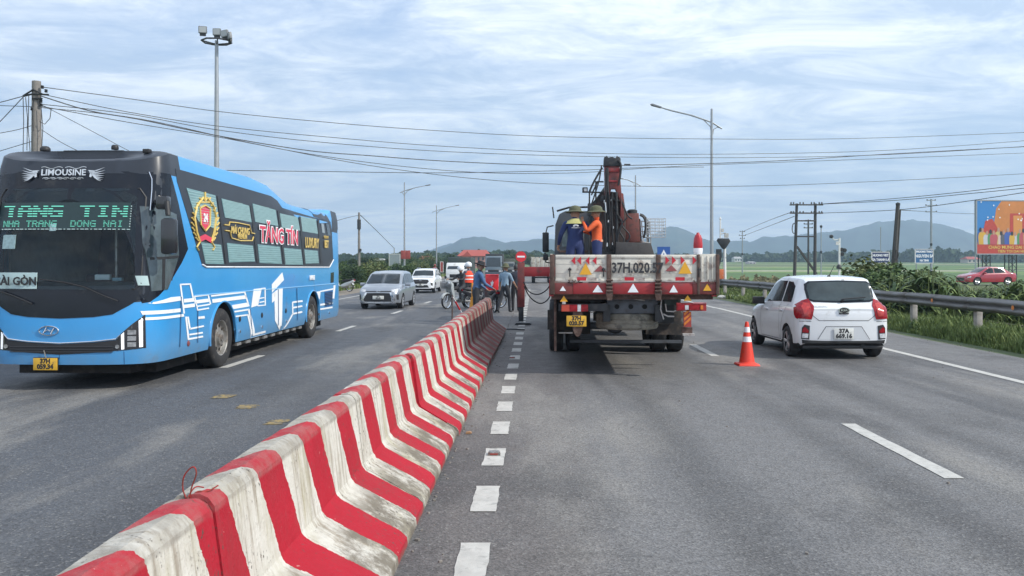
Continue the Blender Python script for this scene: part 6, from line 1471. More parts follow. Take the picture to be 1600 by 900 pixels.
# ================================================================ lorries down the road
def lorry(label, px, d, w, h, L, cabm, boxm, cab_h, rear=False, tarp=True, yaw=-.03):
    t = thing('truck', label, 'truck', ((px-800)/F*d, d, 0), yaw); s = 1
    b = MB(); ch = cab_h; prof = [(0.05, .45), (0, 1.0), (.10, 1.35), (.42, ch-.1), (.6, ch), (1.7, ch), (1.7, .45)]
    if rear:
        b = MB(); b.box((0, L/2, 1.15), (w, L, .14)); b.build('bed', RUST, t)
        n = 5
        for i in range(n): b = MB(); b.box((-w/2+w*(i+.5)/n, 0, 1.22+(h-1.22)/2), (w/n-.04, .05, h-1.25)); b.build('rear_panel', boxm, t, bevel=.01)
        for sx_ in (-1, 1): b = MB(); b.box((sx_*w/2, L/2, 1.22+(h-1.22)/2), (.05, L, h-1.22)); b.build('side_panel', boxm, t)
        b = MB(); b.box((0, 1.0, .85), (w*.7, .1, .3)); b.box((0, 2.4, .5), (w*.8, .12, .12)); b.build('axle', UNDER, t)
        b = MB(); b.prism([(-w/2, .6), (w/2, .6), (w/2, h-.1), (-w/2, h-.1)], L+.4, L+2, 'Y'); b.build('cab', cabm, t, bevel=.05)
        for sx_ in (-1, 1):
            wheel(t, sx_*(w/2-.2), 2.4, .45, .3, sx_, 'steel'); wheel(t, sx_*(w/2-.2), L+1.2, .45, .3, sx_, 'steel')
        return t
    b.prism(prof, -w*.47, w*.47, 'X'); b.build('cab', cabm, t, bevel=.05)
    b = MB(); zb0, zt0 = 1.38, ch-.16
    b.prism([(-w*.41, 0), (w*.41, 0), (w*.38, zt0-zb0), (-w*.38, zt0-zb0)], -.012, .012, 'Y'); o = b.build('windscreen', GLASS, t, loc=(0, .10, zb0)); o.rotation_euler = (-math.atan2(.32, zt0-zb0)*.98, 0, 0); o.location = (0, .085, zb0)
    b = MB(); b.box((0, -.01, .88), (w*.6, .05, .22)); b.build('grille', BLACKP, t, bevel=.01); b = MB(); b.box((0, -.03, .52), (w*.96, .12, .22)); b.build('bumper', cabm if tarp else GREYS, t, bevel=.02)
    for sx_ in (-1, 1):
        b = MB(); b.box((sx_*w*.38, -.02, .80), (w*.14, .05, .16)); b.build('headlight', CLEAR, t, bevel=.01); b = MB(); b.box((sx_*(w*.47+.12), .2, 1.75), (.13, .06, .36)); b.bar((sx_*w*.45, .3, 1.9), (sx_*(w*.47+.12), .2, 1.85), .03, .03); b.build('mirror', BLACKP, t)
        wheel(t, sx_*(w/2-.18), .95, .40, .25, sx_, 'steel'); wheel(t, sx_*(w/2-.22), L-1.4, .42, .36, sx_, 'steel')
    b = MB(); b.box((0, -.055, .45), (.4, .01, .14)); b.build('number_plate', WPLATE, t)
    b = MB(); b.box((0, 1.85+(L-1.85)/2, .95+(h-.95)/2), (w, L-1.9, h-.95)); b.build('cargo_cover', boxm, t, bevel=.06)
    b = MB(); b.box((0, L/2, .75), (w*.4, L-.6, .2)); b.build('chassis', UNDER, t)
    return t
lorry('white cab truck with dark green tarpaulin cargo in the oncoming lane', 714, 62, 1.72, 2.22, 6.0, mat('lorry_white', (.6, .61, .6), .4, dirt=(.3, .28, .25), dirt_amt=.3), mat('green_tarp', (.035, .05, .048), .8, var=.2, vscale=2, bump=.5, bscale=3), 1.82, yaw=-.035)
lorry('tall dark heavy truck in front of the red roofed house', 771, 108, 2.2, 3.0, 8, mat('lorry_grey_blue', (.10, .14, .17), .4, dirt=(.2, .2, .2), dirt_amt=.4), mat('dark_tarp', (.03, .033, .036), .8), 2.7, tarp=False, yaw=-.02)
lorry('small dark van far down the road behind the walking men', 793, 112, 1.9, 2.4, 5, mat('van_dark', (.12, .13, .13), .4), mat('olive_tarp', (.08, .09, .07), .8), 2.0, yaw=-.02)
lorry('cream slatted cargo truck seen from behind, far beyond the outrigger', 846, 76, 1.85, 2.35, 5, mat('lorry_white', (0, 0, 0)), mat('cream_slats', (.42, .40, .34), .7, dirt=(.15, .1, .07), dirt_amt=.5, dscale=4), 2.2, rear=True, yaw=-.03)
# ================================================================ guard rail
import array
RAILM = mat('guardrail_steel', (.17, .165, .16), .55, metal=.35, var=.25, vscale=2, dirt=(.10, .085, .07), dirt_amt=.4, dscale=3, stretch=(1, .3, 1))
POSTM = mat('guardrail_post', (.36, .33, .30), .7, var=.25, vscale=5, dirt=(.2, .17, .14), dirt_amt=.4, dscale=6)
def rail_x(y): return interp([(10, 10.35+.26), (20.5, 11.05), (24, 11.1), (40, 11.05), (52, 11.0)], y)
gr = thing('guardrail', 'long grey corrugated steel guardrail on posts along the right verge', 'guardrail', (rail_x(20.6), 20.6, 0))
prof = [(0.0, .165), (.012, .14), (.07, .115), (.085, .08), (.07, .045), (.01, .015), (0, 0), (.01, -.015), (.07, -.045), (.085, -.08), (.07, -.115), (.012, -.14), (0, -.165)]
def rail_section(y0, y1, z=.79):
    b = MB(); n = 9; vs = []
    for j in range(n+1):
        y = y0+(y1-y0)*j/n; x = rail_x(y)
        for a, c in prof: vs.append((x-a-.10-gr.location.x, y-gr.location.y, z+c+.006*math.sin(y*1.7)))
    w = len(prof); b.add(vs, [(j*w+i, j*w+i+1, (j+1)*w+i+1, (j+1)*w+i) for j in range(n) for i in range(w-1)])
    o = b.build('rail_beam', RAILM, gr, ang=60); md = o.modifiers.new('solid', 'SOLIDIFY'); md.thickness = .006
ys = [y for y in (10.3, 13.7, 17.15, 20.6, 24.0, 27.5, 31, 34.5, 38, 41.5, 45)]
for a, c in zip(ys, ys[1:]): rail_section(a-.02, c+.05)
pm = None
AMB = mat('amber_reflector', (.65, .20, .03), .3)
for y in ys:
    b = MB(); b.box((0, 0, .46), (.14, .16, .94)); b.box((-.09, 0, .79), (.06, .12, .28)); o = b.build('post', POSTM, gr, bevel=.01, loc=(rail_x(y)+.06-gr.location.x, y-gr.location.y, -.02))
for y in (11.9, 18.6, 22.4, 26, 33): b = MB(); b.lathe([(.05, 0), (.045, .01), (0, .012)], axis='X', n=12); b.build('reflector', AMB, gr, loc=(rail_x(y)-.125-gr.location.x-.07, y-gr.location.y, .80))
b = MB(); x = rail_x(45); b.lathe([(.17, -.16), (.17, .16)], (x-.12-gr.location.x, 45.1-gr.location.y, .79), n=12, caps=False); b.build('rail_end', RAILM, gr)
# old railway line in the verge grass behind it
RUSTR = mat('track_steel', (.09, .06, .05), .6, metal=.5, var=.3)
rt = thing('railway_track', 'rusty railway rails half hidden in grass behind the guardrail', 'railway', (13.2, 20, -.25), -math.atan(SL))
for x in (0, 1.0):
    b = MB(); b.prism([(-.065, 0), (.065, 0), (.02, .03), (.02, .11), (.037, .12), (.037, .15), (-.037, .15), (-.037, .12), (-.02, .11), (-.02, .03)], -14, 60, 'Y'); b.build('rail', RUSTR, rt, loc=(x, 0, .12))
for i in range(60): b = MB(); b.box((0, 0, 0), (1.9, .24, .14)); b.build('sleeper', mat('sleeper_concrete', (.2, .19, .17), .9, var=.3), rt, loc=(.5, -12+i*.68, .06)) if i < 60 else None
# ================================================================ vegetation
def leaf_mat(n, c, c2): 
    m = bpy.data.materials.new(n); m.use_nodes = True; nt = m.node_tree; N = nt.nodes; L = nt.links; b = N['Principled BSDF']
    g = N.new('ShaderNodeNewGeometry'); t = N.new('ShaderNodeTexNoise'); t.inputs['Scale'].default_value = 1.3; tc = N.new('ShaderNodeTexCoord'); L.new(tc.outputs['Object'], t.inputs[0])
    a = N.new('ShaderNodeMath'); a.operation = 'MULTIPLY_ADD'; L.new(g.outputs['Random Per Island'], a.inputs[0]); a.inputs[1].default_value = .7
    s = N.new('ShaderNodeMath'); s.operation = 'SUBTRACT'; L.new(t.outputs[0], s.inputs[0]); s.inputs[1].default_value = .35; L.new(s.outputs[0], a.inputs[2])
    x = N.new('ShaderNodeMix'); x.data_type = 'RGBA'; L.new(a.outputs[0], x.inputs[0]); x.inputs[6].default_value = (*c, 1); x.inputs[7].default_value = (*c2, 1)
    L.new(x.outputs[2], b.inputs['Base Color']); b.inputs['Roughness'].default_value = .6; b.inputs['Specular IOR Level'].default_value = .3; return m
LF = [leaf_mat('leaf_green', (.026, .058, .014), (.095, .145, .035)), leaf_mat('leaf_dark', (.014, .034, .012), (.045, .08, .025)), leaf_mat('leaf_yellowish', (.05, .075, .02), (.14, .16, .05)), leaf_mat('grass_green', (.045, .085, .018), (.19, .24, .07))]
BARK = mat('bark', (.09, .07, .055), .9, var=.3, bump=.5)
def leaves(rn, blobs, n, sz, m):
    """leaf clumps scattered through a few ellipsoid lobes"""
    vs = []; fs = []; tot = sum(b[1][0]*b[1][1]*b[1][2] for b in blobs)
    for c, r in blobs:
        k = int(n*(r[0]*r[1]*r[2])/tot)+10; ph = rn.uniform(0, 50)
        for _ in range(k):
            d = Vector((rn.gauss(0, 1), rn.gauss(0, 1), rn.gauss(0, 1))).normalized(); q = .45+.6*rn.random()**.6
            q *= 1+.35*noise.noise(d*2.2+Vector((ph, 0, 0)))
            p = Vector(c)+Vector((d.x*r[0], d.y*r[1], d.z*r[2]))*q
            if p.z < .03: p.z = .03+rn.random()*.1
            a = rn.uniform(0, 6.28); e = Vector((math.cos(a), math.sin(a), rn.uniform(-.6, .6))).normalized(); f = Vector((rn.gauss(0, 1), rn.gauss(0, 1), rn.gauss(0, 1))).cross(e).normalized(); s = sz*rn.uniform(.6, 1.4); i = len(vs)
            vs += [p-e*s, p+f*s*.38, p+e*s, p-f*s*.38]; fs.append((i, i+1, i+2, i+3))
    me = bpy.data.meshes.new('leaves'); me.from_pydata([tuple(v) for v in vs], [], fs); me.materials.append(m); return me
def stems(rn, blobs, r, h):
    b = MB()
    for c, rr in blobs:
        q = Vector(c); b.tube([(q.x*.15, q.y*.15, -.1), (q.x*.4+rn.uniform(-.05, .05), q.y*.4, q.z*.4), (q.x, q.y, q.z*.95)], [r, r*.7, r*.3], 5)
    return b.mesh(BARK)
bushes = []
def mk_bush(i, kind):
    rn = random.Random(i); k = 5 if kind else 4; bl = [((rn.uniform(-.7, .7), rn.uniform(-.5, .5), rn.uniform(.45, 1.0)), (rn.uniform(.45, .8), rn.uniform(.4, .7), rn.uniform(.4, .75))) for _ in range(k)]
    return leaves(rn, bl, 2600, .085, LF[kind]), stems(rn, bl, .03, 1)
for i in range(5): bushes.append(mk_bush(i+10, [0, 1, 0, 2, 1][i]))
def bush(x, y, z, s, i, label, group, sz=1, name='bush'):
    t = thing(name, label, 'bush' if name == 'bush' else 'tree', (x, y, z), rnd.uniform(0, 6), group); t.scale = (s, s, s*sz)
    link('foliage', bushes[i][0], t); link('stems', bushes[i][1], t); return t
trees = []
def mk_tree(i, kind):
    rn = random.Random(i); h = 4.2; bl = [((rn.uniform(-1.3, 1.3), rn.uniform(-1.1, 1.1), rn.uniform(2.2, 4.4)), (rn.uniform(.7, 1.3), rn.uniform(.7, 1.2), rn.uniform(.5, .95))) for _ in range(9)]
    b = MB(); b.tube([(0, 0, -.2), (.05, .03, 1.2), (0, 0, 2.4), (.1, 0, 3.6)], [.17, .13, .10, .03], 7)
    for c, r in bl: b.tube([(0, 0, 1.4+rn.random()*.8), (c[0]*.5, c[1]*.5, (c[2]+1.8)/2), c], [.07, .045, .015], 5)
    return leaves(rn, bl, 3600, .16, LF[kind]), b.mesh(BARK)
for i in range(4): trees.append(mk_tree(i+40, [1, 0, 1, 2][i]))
def tree(x, y, z, s, i, label, group, sz=1):
    t = thing('tree', label, 'tree', (x, y, z), rnd.uniform(0, 6), group); t.scale = (s, s, s*sz)
    link('crown', trees[i][0], t); link('trunk', trees[i][1], t); return t
# left verge hedge of wild bushes
r2 = random.Random(5)
LB = [(47, 1.0), (49.5, 1.15), (52, 1.2), (54.5, 1.05), (57.5, 1.3), (61, 1.15), (64, 1.3), (68, 1.25), (72, 1.4), (77, 1.3), (82, 1.5), (88, 1.35), (95, 1.5), (103, 1.4), (112, 1.6), (123, 1.5), (135, 1.7), (150, 1.6)]
for i, (y, s) in enumerate(LB):
    bush(road_x(-13.3-r2.uniform(0, .7)+(-.004*y), y), y, -.15, s*.84, i % 5, 'wild green bush in the hedge row along the left verge', 'bushes in the hedge row along the left verge', 1.05+.1*r2.random())
for i in range(16):
    y = 58+i*6.5+r2.uniform(-2, 2); bush(road_x(-17.5-r2.uniform(0, 3), y), y, -.6, 1.15+r2.random()*.35, (i*3) % 5, 'taller green bush behind the left verge hedge row', 'taller bushes behind the left verge hedge', 1.25)
TL = [(548, 120, 1.0), (560, 140, .85), (578, 125, 1.25), (590, 135, 1.15), (604, 150, 1.1), (645, 150, 1.3), (655, 170, 1.2), (668, 160, 1.5), (700, 190, 1.5), (710, 170, 1.3), (750, 220, 1.5), (775, 230, 1.7), (790, 240, 1.9), (800, 230, 1.8), (815, 250, 1.7), (828, 240, 1.6), (532, 130, .9), (620, 180, 1.2), (640, 200, 1.5), (735, 260, 1.6), (760, 280, 1.9), (686, 230, 1.6)]
for i, (px, d, s) in enumerate(TL):
    q = P(px, 412, d); tree(q.x, d, fieldz(q.x, d) if px > 700 else -.5, s*.56, i % 4, 'leafy tree beyond the left roadside, below the far hills', 'leafy trees beyond the left roadside')
# right side: maize-like plants and bushes behind the rail
def blade_plant(i, n=15, h=1.25):
    rn = random.Random(i); vs = []; fs = []
    for k in range(n):
        a = rn.uniform(0, 6.28); x, y = rn.uniform(-.25, .25), rn.uniform(-.25, .25); z0 = rn.uniform(.05, .55)*h; ln = rn.uniform(.5, .95)*h*.8; w = rn.uniform(.03, .055); dx, dy = math.cos(a), math.sin(a); pv = None
        for s in range(5):
            t = s/4; r = ln*t*.75; z = z0+ln*(.95*t-.85*t*t); ww = w*(1-t*.95)*(1.2 if s else .6); i0 = len(vs)
            vs += [(x+dx*r-dy*ww, y+dy*r+dx*ww, z), (x+dx*r+dy*ww, y+dy*r-dx*ww, z)]
            if s: fs.append((i0-2, i0-1, i0+1, i0))
    me = bpy.data.meshes.new('blades'); me.from_pydata(vs, [], fs); me.materials.append(LF[i % 2 if i % 3 else 3]); b = MB()
    for k in range(4): x, y = rn.uniform(-.2, .2), rn.uniform(-.2, .2); b.tube([(x, y, -.05), (x*1.1, y, h*.75)], [.018, .006], 5)
    return me, b.mesh(mat('stalk', (.10, .13, .04), .8))
BP = [blade_plant(i, 34, 1.25) for i in range(5)]
def blade(x, y, z, s, i, group='leafy plants with long drooping blades behind the guardrail'):
    t = thing('leafy_plant', 'leafy plant with long drooping blades behind the guardrail', 'plant', (x, y, z), r2.uniform(0, 6), group); t.scale = (s,)*3; link('leaves', BP[i][0], t); link('stalks', BP[i][1], t)
for i in range(104):
    px = 1382+ (i*37 % 262)+r2.uniform(-6, 6); d = 30+r2.uniform(-3, 6); top = interp([(1380, 432), (1420, 420), (1450, 418), (1475, 432), (1495, 445), (1560, 448), (1585, 438), (1650, 424)], px)+r2.uniform(-2, 8)
    q = P(px, top, d); z0 = -.35; s = max(.45, (q.z-z0)/.98); blade(q.x, d, z0, s, i % 5)
for i, (px, d, s) in enumerate(((1395, 31, 1.0), (1370, 34, .95), (1382, 36, 1.15), (1410, 38, 1.05), (1340, 44, .8), (1450, 40, .95), (1690, 36, 1.0))):
    q = P(px, 412, d); bush(q.x, d, -.45, s*1.2, (0, 1, 3, 0, 1)[i % 5], 'round dark green bush among the bladed plants behind the guardrail', 'round bushes behind the guardrail', 1.15)
for i in range(14):
    px = 1128+i*12; d = 54+r2.uniform(-5, 9); q = P(px, 412, d); bush(q.x, d, -.5, r2.uniform(.6, 1.0), (3, 0, 3, 1)[i % 4], 'low dry bush in the field edge beyond the guardrail end', 'low dry bushes beyond the guardrail end', .9)
# grass: tufts mass on the right verge, thinner on the left
def grass(name, n, area, m, h, lean=.35, seed=1):
    rn = random.Random(seed); vs = []; fs = []
    for _ in range(n):
        x, y, z = area(rn); hh = h*rn.uniform(.4, 1.25)*(1+.6*noise.noise(Vector((x*.9, y*.9, 0)))); a = rn.uniform(0, 6.28); w = rn.uniform(.006, .014)*(1+y*.03); dx, dy = math.cos(a), math.sin(a); l = lean*hh*rn.uniform(.2, 1.4); i = len(vs)
        vs += [(x-dy*w, y+dx*w, z), (x+dy*w, y-dx*w, z), (x+dx*l*.4+dy*w*.7, y+dy*l*.4-dx*w*.7, z+hh*.6), (x+dx*l, y+dy*l, z+hh)]; fs += [(i, i+1, i+2), (i, i+2, i+3)]
    me = bpy.data.meshes.new(name); me.from_pydata(vs, [], fs); me.materials.append(m); o = link(name, me); tag(o, kind='stuff'); return o
def zr(u): return interp([(8.9, -.01), (12.5, -.06), (15.5, -.6), (40, -.55)], u)
def ar_right(rn):
    while 1:
        y = 11+ (rn.random()**1.6)*45; u = 9.9+abs(rn.gauss(0, 1.0))*2.0-.25
        if u < 9.5+.35*noise.noise(Vector((y*.8, 3, 0))) or noise.noise(Vector((u*.9, y*.7, 5))) < -.28: continue
        return road_x(u, y), y, zr(u)
grass('grass', 60000, ar_right, LF[3], .26, seed=1)
grass('grass', 9000, lambda rn: (lambda y, u: (road_x(u, y), y, -.03))(12+rn.random()*28, 9.55+abs(rn.gauss(0, .25))), LF[3], .12, seed=5)
grass('grass', 22000, lambda rn: (lambda y, u: (road_x(u, y), y, interp([(-19, -.7), (-13, -.03), (-10, -.01)], u)))(42+rn.random()**1.4*90, -12.6-abs(rn.gauss(0, 1))*1.8), LF[3], .32, seed=2)
for i in range(46):
    y = 12+(i*.61) % 26; u = 9.75+(i*37 % 17)*.13; t = thing('weed', 'small broad-leaved weed in the grass under the guardrail', 'plant', (road_x(u, y), y, -.05), i, 'weeds in the grass under the guardrail'); t.scale = (.28+.02*(i % 7),)*3; link('leaves', BP[i % 5][0], t)
# pebbly litter on the shoulder
def litter():
    rn = random.Random(9); b = MB()
    for _ in range(420):
        y = 3+rn.random()*30; u = rn.choice((-.75, 9.0))+rn.gauss(0, .12) if rn.random() < .8 else rn.uniform(1, 8); u = max(u, -.74); s = rn.uniform(.004, .014); x = road_x(u, y)
        b.box((x, y, s*.5), (s*rn.uniform(1, 2), s*rn.uniform(1, 2), s), rot=Matrix.Rotation(rn.uniform(0, 3), 3, 'Z'))
    o = b.build('gravel', mat('gravel', (.2, .18, .16), .9, var=.4), sm=False); tag(o, kind='stuff')
litter()
# litter seen on the road
g = G(765, 683, 0); 
b = MB(); b.prism([(-.03, 0), (.03, 0), (.035, .01), (.01, .022), (-.025, .014)], -.02, .02, 'Y'); o = b.build('litter_scrap', mat('tan_scrap', (.35, .2, .1), .8), loc=(G(732, 678).x, G(732, 678).y, .006)); tag(o, 'small tan scrap lying on the asphalt beside the third barrier', 'litter')
g = G(1000, 520); g = G(812, 520); b = MB(); b.tube([(-.22, .15, .01), (-.05, .02, .015), (.25, -.06, .01)], .018, 6); o = b.build('stick', DKS, loc=(G(805, 516).x, G(805, 516).y, .01)); tag(o, 'dark bent rod lying on the dashes before the outrigger foot', 'rod')
# white rubble by the posts
for px, py, lab in ((1142, 466, 'white rubble sack at the foot of the left guardrail posts'),):
    g = G(px, py); t = thing('rubble_heap', lab, 'rubble', g); rn = random.Random(4)
    for i in range(5):
        b = MB(); b.lathe([(.02, .0), (.13, .02), (.15, .09), (.08, .17), (0, .19)], n=9, sx=1.4, sy=.8); b.build('lump', mat('pale_rubble', (.5, .49, .46), .9, var=.2, bump=.8, bscale=10), t, loc=(-.5+i*.28, rn.uniform(-.1, .1), -.02))
# ================================================================ mountains
MTN = mat('mountain_forest', (.028, .05, .04), .95, var=.8, vscale=.015, dirt=(.12, .13, .08), dirt_amt=.2, dscale=.02)
def ridge(label, pts, d, depth, seed, name='mountain'):
    vs = []; fs = []; x0, x1 = pts[0][0], pts[-1][0]; n = 220; rows = 12
    for j in range(rows+1):
        t = j/rows
        for i in range(n+1):
            px = x0+(x1-x0)*i/n; top = CH+(HY-interp(pts, px))/F*d; X = (px-800)/F*d
            y = d+depth*(t-.5)*2*.5; prof_ = math.sin(min(1, t*1.05)*math.pi/2)**.9 if t < .95 else 1
            f = math.sin(t*math.pi) if True else 0; f = f**.8
            z = (top+8)*f*(1+.06*noise.noise(Vector((px*.05, t*5, seed)))*(1 if abs(t-.5) > .1 else .4))+ (5*noise.noise(Vector((px*.06, t*6, seed+4)))+1.6*noise.noise(Vector((px*.3, t*12, seed))))*f-8
            vs.append((X*(y/d), y, z))
    w = n+1; fs = [(j*w+i, j*w+i+1, (j+1)*w+i+1, (j+1)*w+i) for j in range(rows) for i in range(n)]
    me = bpy.data.meshes.new(name); me.from_pydata(vs, [], fs); me.materials.append(MTN); smooth(me, 80); o = link(name, me); o['kind'] = 'structure'
ridge('', [(560, 412), (640, 405), (660, 396), (690, 384), (705, 380), (730, 390), (800, 398), (860, 405), (1000, 412)], 2600, 500, 1)
ridge('', [(640, 412), (672, 398), (700, 385), (722, 373), (741, 369), (760, 372), (790, 379), (805, 378), (830, 374), (860, 372), (900, 380), (960, 385), (1000, 378), (1022, 366), (1040, 356), (1057, 354), (1078, 362), (1098, 373), (1130, 378), (1160, 392), (1200, 405), (1260, 412)], 2050, 500, 2)
ridge('', [(1000, 412), (1080, 398), (1120, 380), (1150, 376), (1175, 376), (1200, 370), (1235, 369), (1290, 362), (1320, 360), (1345, 353), (1375, 347), (1400, 344), (1440, 345), (1470, 350), (1500, 358), (1530, 370), (1560, 380), (1600, 388), (1680, 398), (1800, 412)], 2150, 560, 3)
# far tree belt that reads as one mass
def belt(name, pts, m, n, seed, dd=30, sz=1.6):
    rn = random.Random(seed); vs = []; fs = []
    for _ in range(n):
        k = rn.random(); px = pts[0][0]+(pts[-1][0]-pts[0][0])*k; h = interp([(a, c) for a, c, e in pts], px); d = interp([(a, e) for a, c, e in pts], px)+rn.uniform(-dd, dd)
        hh = h*(1+.55*noise.noise(Vector((px*.09, d*.02, seed)))+.3*noise.noise(Vector((px*.3, 1, seed)))); X = (px-800)/F*d; z = fieldz(X, d)+abs(hh)*rn.random()**.7
        a = rn.uniform(0, 6.28); s = sz*rn.uniform(.5, 1.3); e = Vector((math.cos(a), math.sin(a)*.5, rn.uniform(-.5, .5))); f = Vector((rn.uniform(-.4, .4), rn.uniform(-.4, .4), 1)); p = Vector((X, d, z)); i = len(vs)
        vs += [p-e*s, p-f*s*.6, p+e*s, p+f*s*.6]; fs.append((i, i+1, i+2, i+3))
    me = bpy.data.meshes.new(name); me.from_pydata([tuple(v) for v in vs], [], fs); me.materials.append(m); o = link(name, me); tag(o, kind='stuff')
belt('distant_trees', [(1000, 5, 620), (1130, 5, 640), (1250, 5.5, 600), (1300, 6, 610), (1400, 6, 600), (1480, 8, 560), (1530, 5, 560), (1700, 6, 560)], LF[1], 26000, 3)
belt('distant_trees', [(480, 3, 420), (560, 4, 400), (650, 4.5, 380), (760, 5, 420), (860, 5, 450), (1010, 5, 560)], LF[1], 16000, 4)
# reed strip at the field edge behind the left posts
belt('reeds', [(1130, .9, 70), (1180, 1.2, 72), (1230, 1.0, 76), (1330, .8, 80), (1420, .7, 85)], leaf_mat('reed_tan', (.12, .11, .05), (.24, .21, .12)), 5000, 8, dd=4, sz=.16)
# pale field paths and water strips
for i, (a, c, py, w, mt) in enumerate(((1130, 1248, 421.5, 2.4, 'path'), (1440, 1560, 420.5, 1.8, 'water'), (1235, 1300, 418, 3, 'path'), (1440, 1700, 415.3, 5, 'water'), (1340, 1385, 423.5, 1.0, 'path'), (1130, 1400, 413, 9, 'path'))):
    d = 2.3*F/(py-HY) if py > 415 else 420; d = min(d, 420); x0 = (a-800)/F*d; x1 = (c-800)/F*d
    b = MB(); n = 8; vs = []
    for k in range(n+1): x = x0+(x1-x0)*k/n; vs += [(x, d-w/2, fieldz(x, d)+.12), (x, d+w/2, fieldz(x, d)+.14)]
    b.add(vs, [(2*k, 2*k+2, 2*k+3, 2*k+1) for k in range(n)])
    o = b.build('field_path' if mt == 'path' else 'water', mat('field_path', (.30, .27, .20), .95) if mt == 'path' else mat('paddy_water', (.16, .19, .18), .08, spec=.8), sm=False); o['kind'] = 'structure'
# ================================================================ poles and wires
CONC = mat('concrete_pole', (.20, .185, .17), .85, var=.25, vscale=3, dirt=(.10, .085, .075), dirt_amt=.4, dscale=3); GALV = mat('galvanised_pole', (.30, .32, .34), .45, metal=.4, var=.1); DARKP = mat('weathered_dark_pole', (.055, .05, .047), .85, var=.3); WIRE = mat('cable_black', (.02, .02, .022), .6)
WHP = mat('white_post_paint', (.68, .68, .66), .6, dirt=(.3, .28, .25), dirt_amt=.3, dscale=4)
def base(px, d, z=None): X = (px-800)/F*d; return Vector((X, d, fieldz(X, d) if z is None else z))
# tall flood-light mast behind the coach
d = 45; t = thing('floodlight_mast', 'tall mast with a ring of four floodlights behind the blue coach', 'light mast', base(338.5, d, -.05)); H_ = P(338, 62, d).z
b = MB(); b.cyl((0, 0, 0), (0, 0, H_), .17, .09, 14); b.build('mast', GALV, t)
b = MB(); ring = [Vector((.75*math.cos(a), .75*math.sin(a), H_-.05)) for a in [2*math.pi*i/8+.4 for i in range(9)]]; b.tube(ring, .045, 6)
for i in range(0, 8, 2): b.tube([Vector((0, 0, H_-.2)), ring[i]], .035, 5)
b.build('ring_frame', DKS, t)
for px, py, rz in ((320, 49, .2), (339, 50, 0), (354, 55, -.3), (361, 59, -.9)):
    q = P(px, py, d)-t.location; b = MB(); b.box((0, 0, 0), (.42, .16, .36)); o = b.build('floodlight', mat('lamp_grey', (.16, .17, .18), .5), t, bevel=.03, loc=(q.x, q.y-.3*(rz != 0), q.z)); o.rotation_euler = (.1, -.12 if px > 345 else 0, rz)
    b = MB(); b.box((0, -.085, 0), (.34, .01, .28)); b.build('lamp_glass', mat('lamp_glass', (.35, .37, .38), .15), o); b = MB(); b.box((0, .02, -.24), (.30, .1, .14)); b.build('lamp_bracket', DKS, o)
# street lights
def street_light(label, px, d, top_py, arm, base_z=0.0, fat=1):
    """arm: list of (px, py) from short tail across the pole to the lamp"""
    t = thing('street_light', label, 'street light', base(px, d, base_z), group='curved-arm street lights along the highway'); o = t.location; H_ = P(px, top_py, d).z-base_z
    b = MB(); b.cyl((0, 0, 0), (0, 0, H_), .13*fat, .07*fat, 12); b.build('pole', GALV, t)
    pts = [P(a, c, d)-o for a, c in arm]; b = MB(); b.tube(pts, [.05*fat]*(len(pts)-1)+[.035*fat], 7); b.build('arm', GALV, t)
    e = pts[-1]; f = (pts[-1]-pts[-2]).normalized(); b = MB(); b.prism([(-.30, -.05), (.32, -.07), (.42, 0), (.30, .06), (-.28, .05)], -.12, .12, 'Y'); l = b.build('lamp_head', mat('lamp_grey', (0, 0, 0)), t, bevel=.02, loc=e); l.rotation_euler = (0, -math.atan2(f.z, f.x), 0)
    return t, pts
t, p = street_light('nearest curved street light on the right, behind the truck tailgate corner', 1112, 54, 170, [(1128, 201), (1112, 191), (1080, 180), (1050, 173), (1026, 166)])
for l in ([(1112, 212), (1110, 198), (1098, 186), (1080, 181)], [(1113, 214), (1115, 202), (1121, 199), (1127, 200)]): b = MB(); b.tube([P(a, c, 54)-t.location for a, c in l], .03, 6); b.build('brace', GALV, t)
t, p = street_light('far right street light rising behind the crane jib', 993, 99, 274, [(1002, 291), (993, 286), (980, 281), (970, 279)])
b = MB(); b.tube([P(a, c, 99)-t.location for a, c in ((993, 293), (989, 286), (981, 281))], .03, 5); b.build('brace', GALV, t)
t, p = street_light('left street light carrying two red signs, above the silver minivan', 632, 107, 285, [(625.5, 301), (632, 298), (650, 293), (668, 289.5)])
b = MB(); b.tube([P(a, c, 107)-t.location for a, c in ((632, 304), (637, 298), (645, 295))], .04, 5); b.tube([P(a, c, 107)-t.location for a, c in ((632, 306), (628, 300), (625, 301))], .04, 5); b.build('brace', GALV, t)
t, p = street_light('farther left street light, left of the white cab truck', 682, 150, 321, [(675, 332), (682, 329), (700, 324), (714, 321)])
b = MB(); b.tube([P(a, c, 150)-t.location for a, c in ((682, 334), (687, 329), (694, 326))], .05, 5); b.build('brace', GALV, t)
RSG = mat('red_brown_sign', (.28, .05, .04), .6, var=.3, vscale=2)
for px in (630, 637.5):
    q = P(px, 398, 106.4); b = MB(); b.box((0, 0, 0), (.58, .05, 1.05)); o = b.build('hanging_sign', RSG, bevel=.01, loc=q); tag(o, 'small red hanging sign on the %s side of the left street light' % ('left' if px < 632 else 'right'), 'sign')
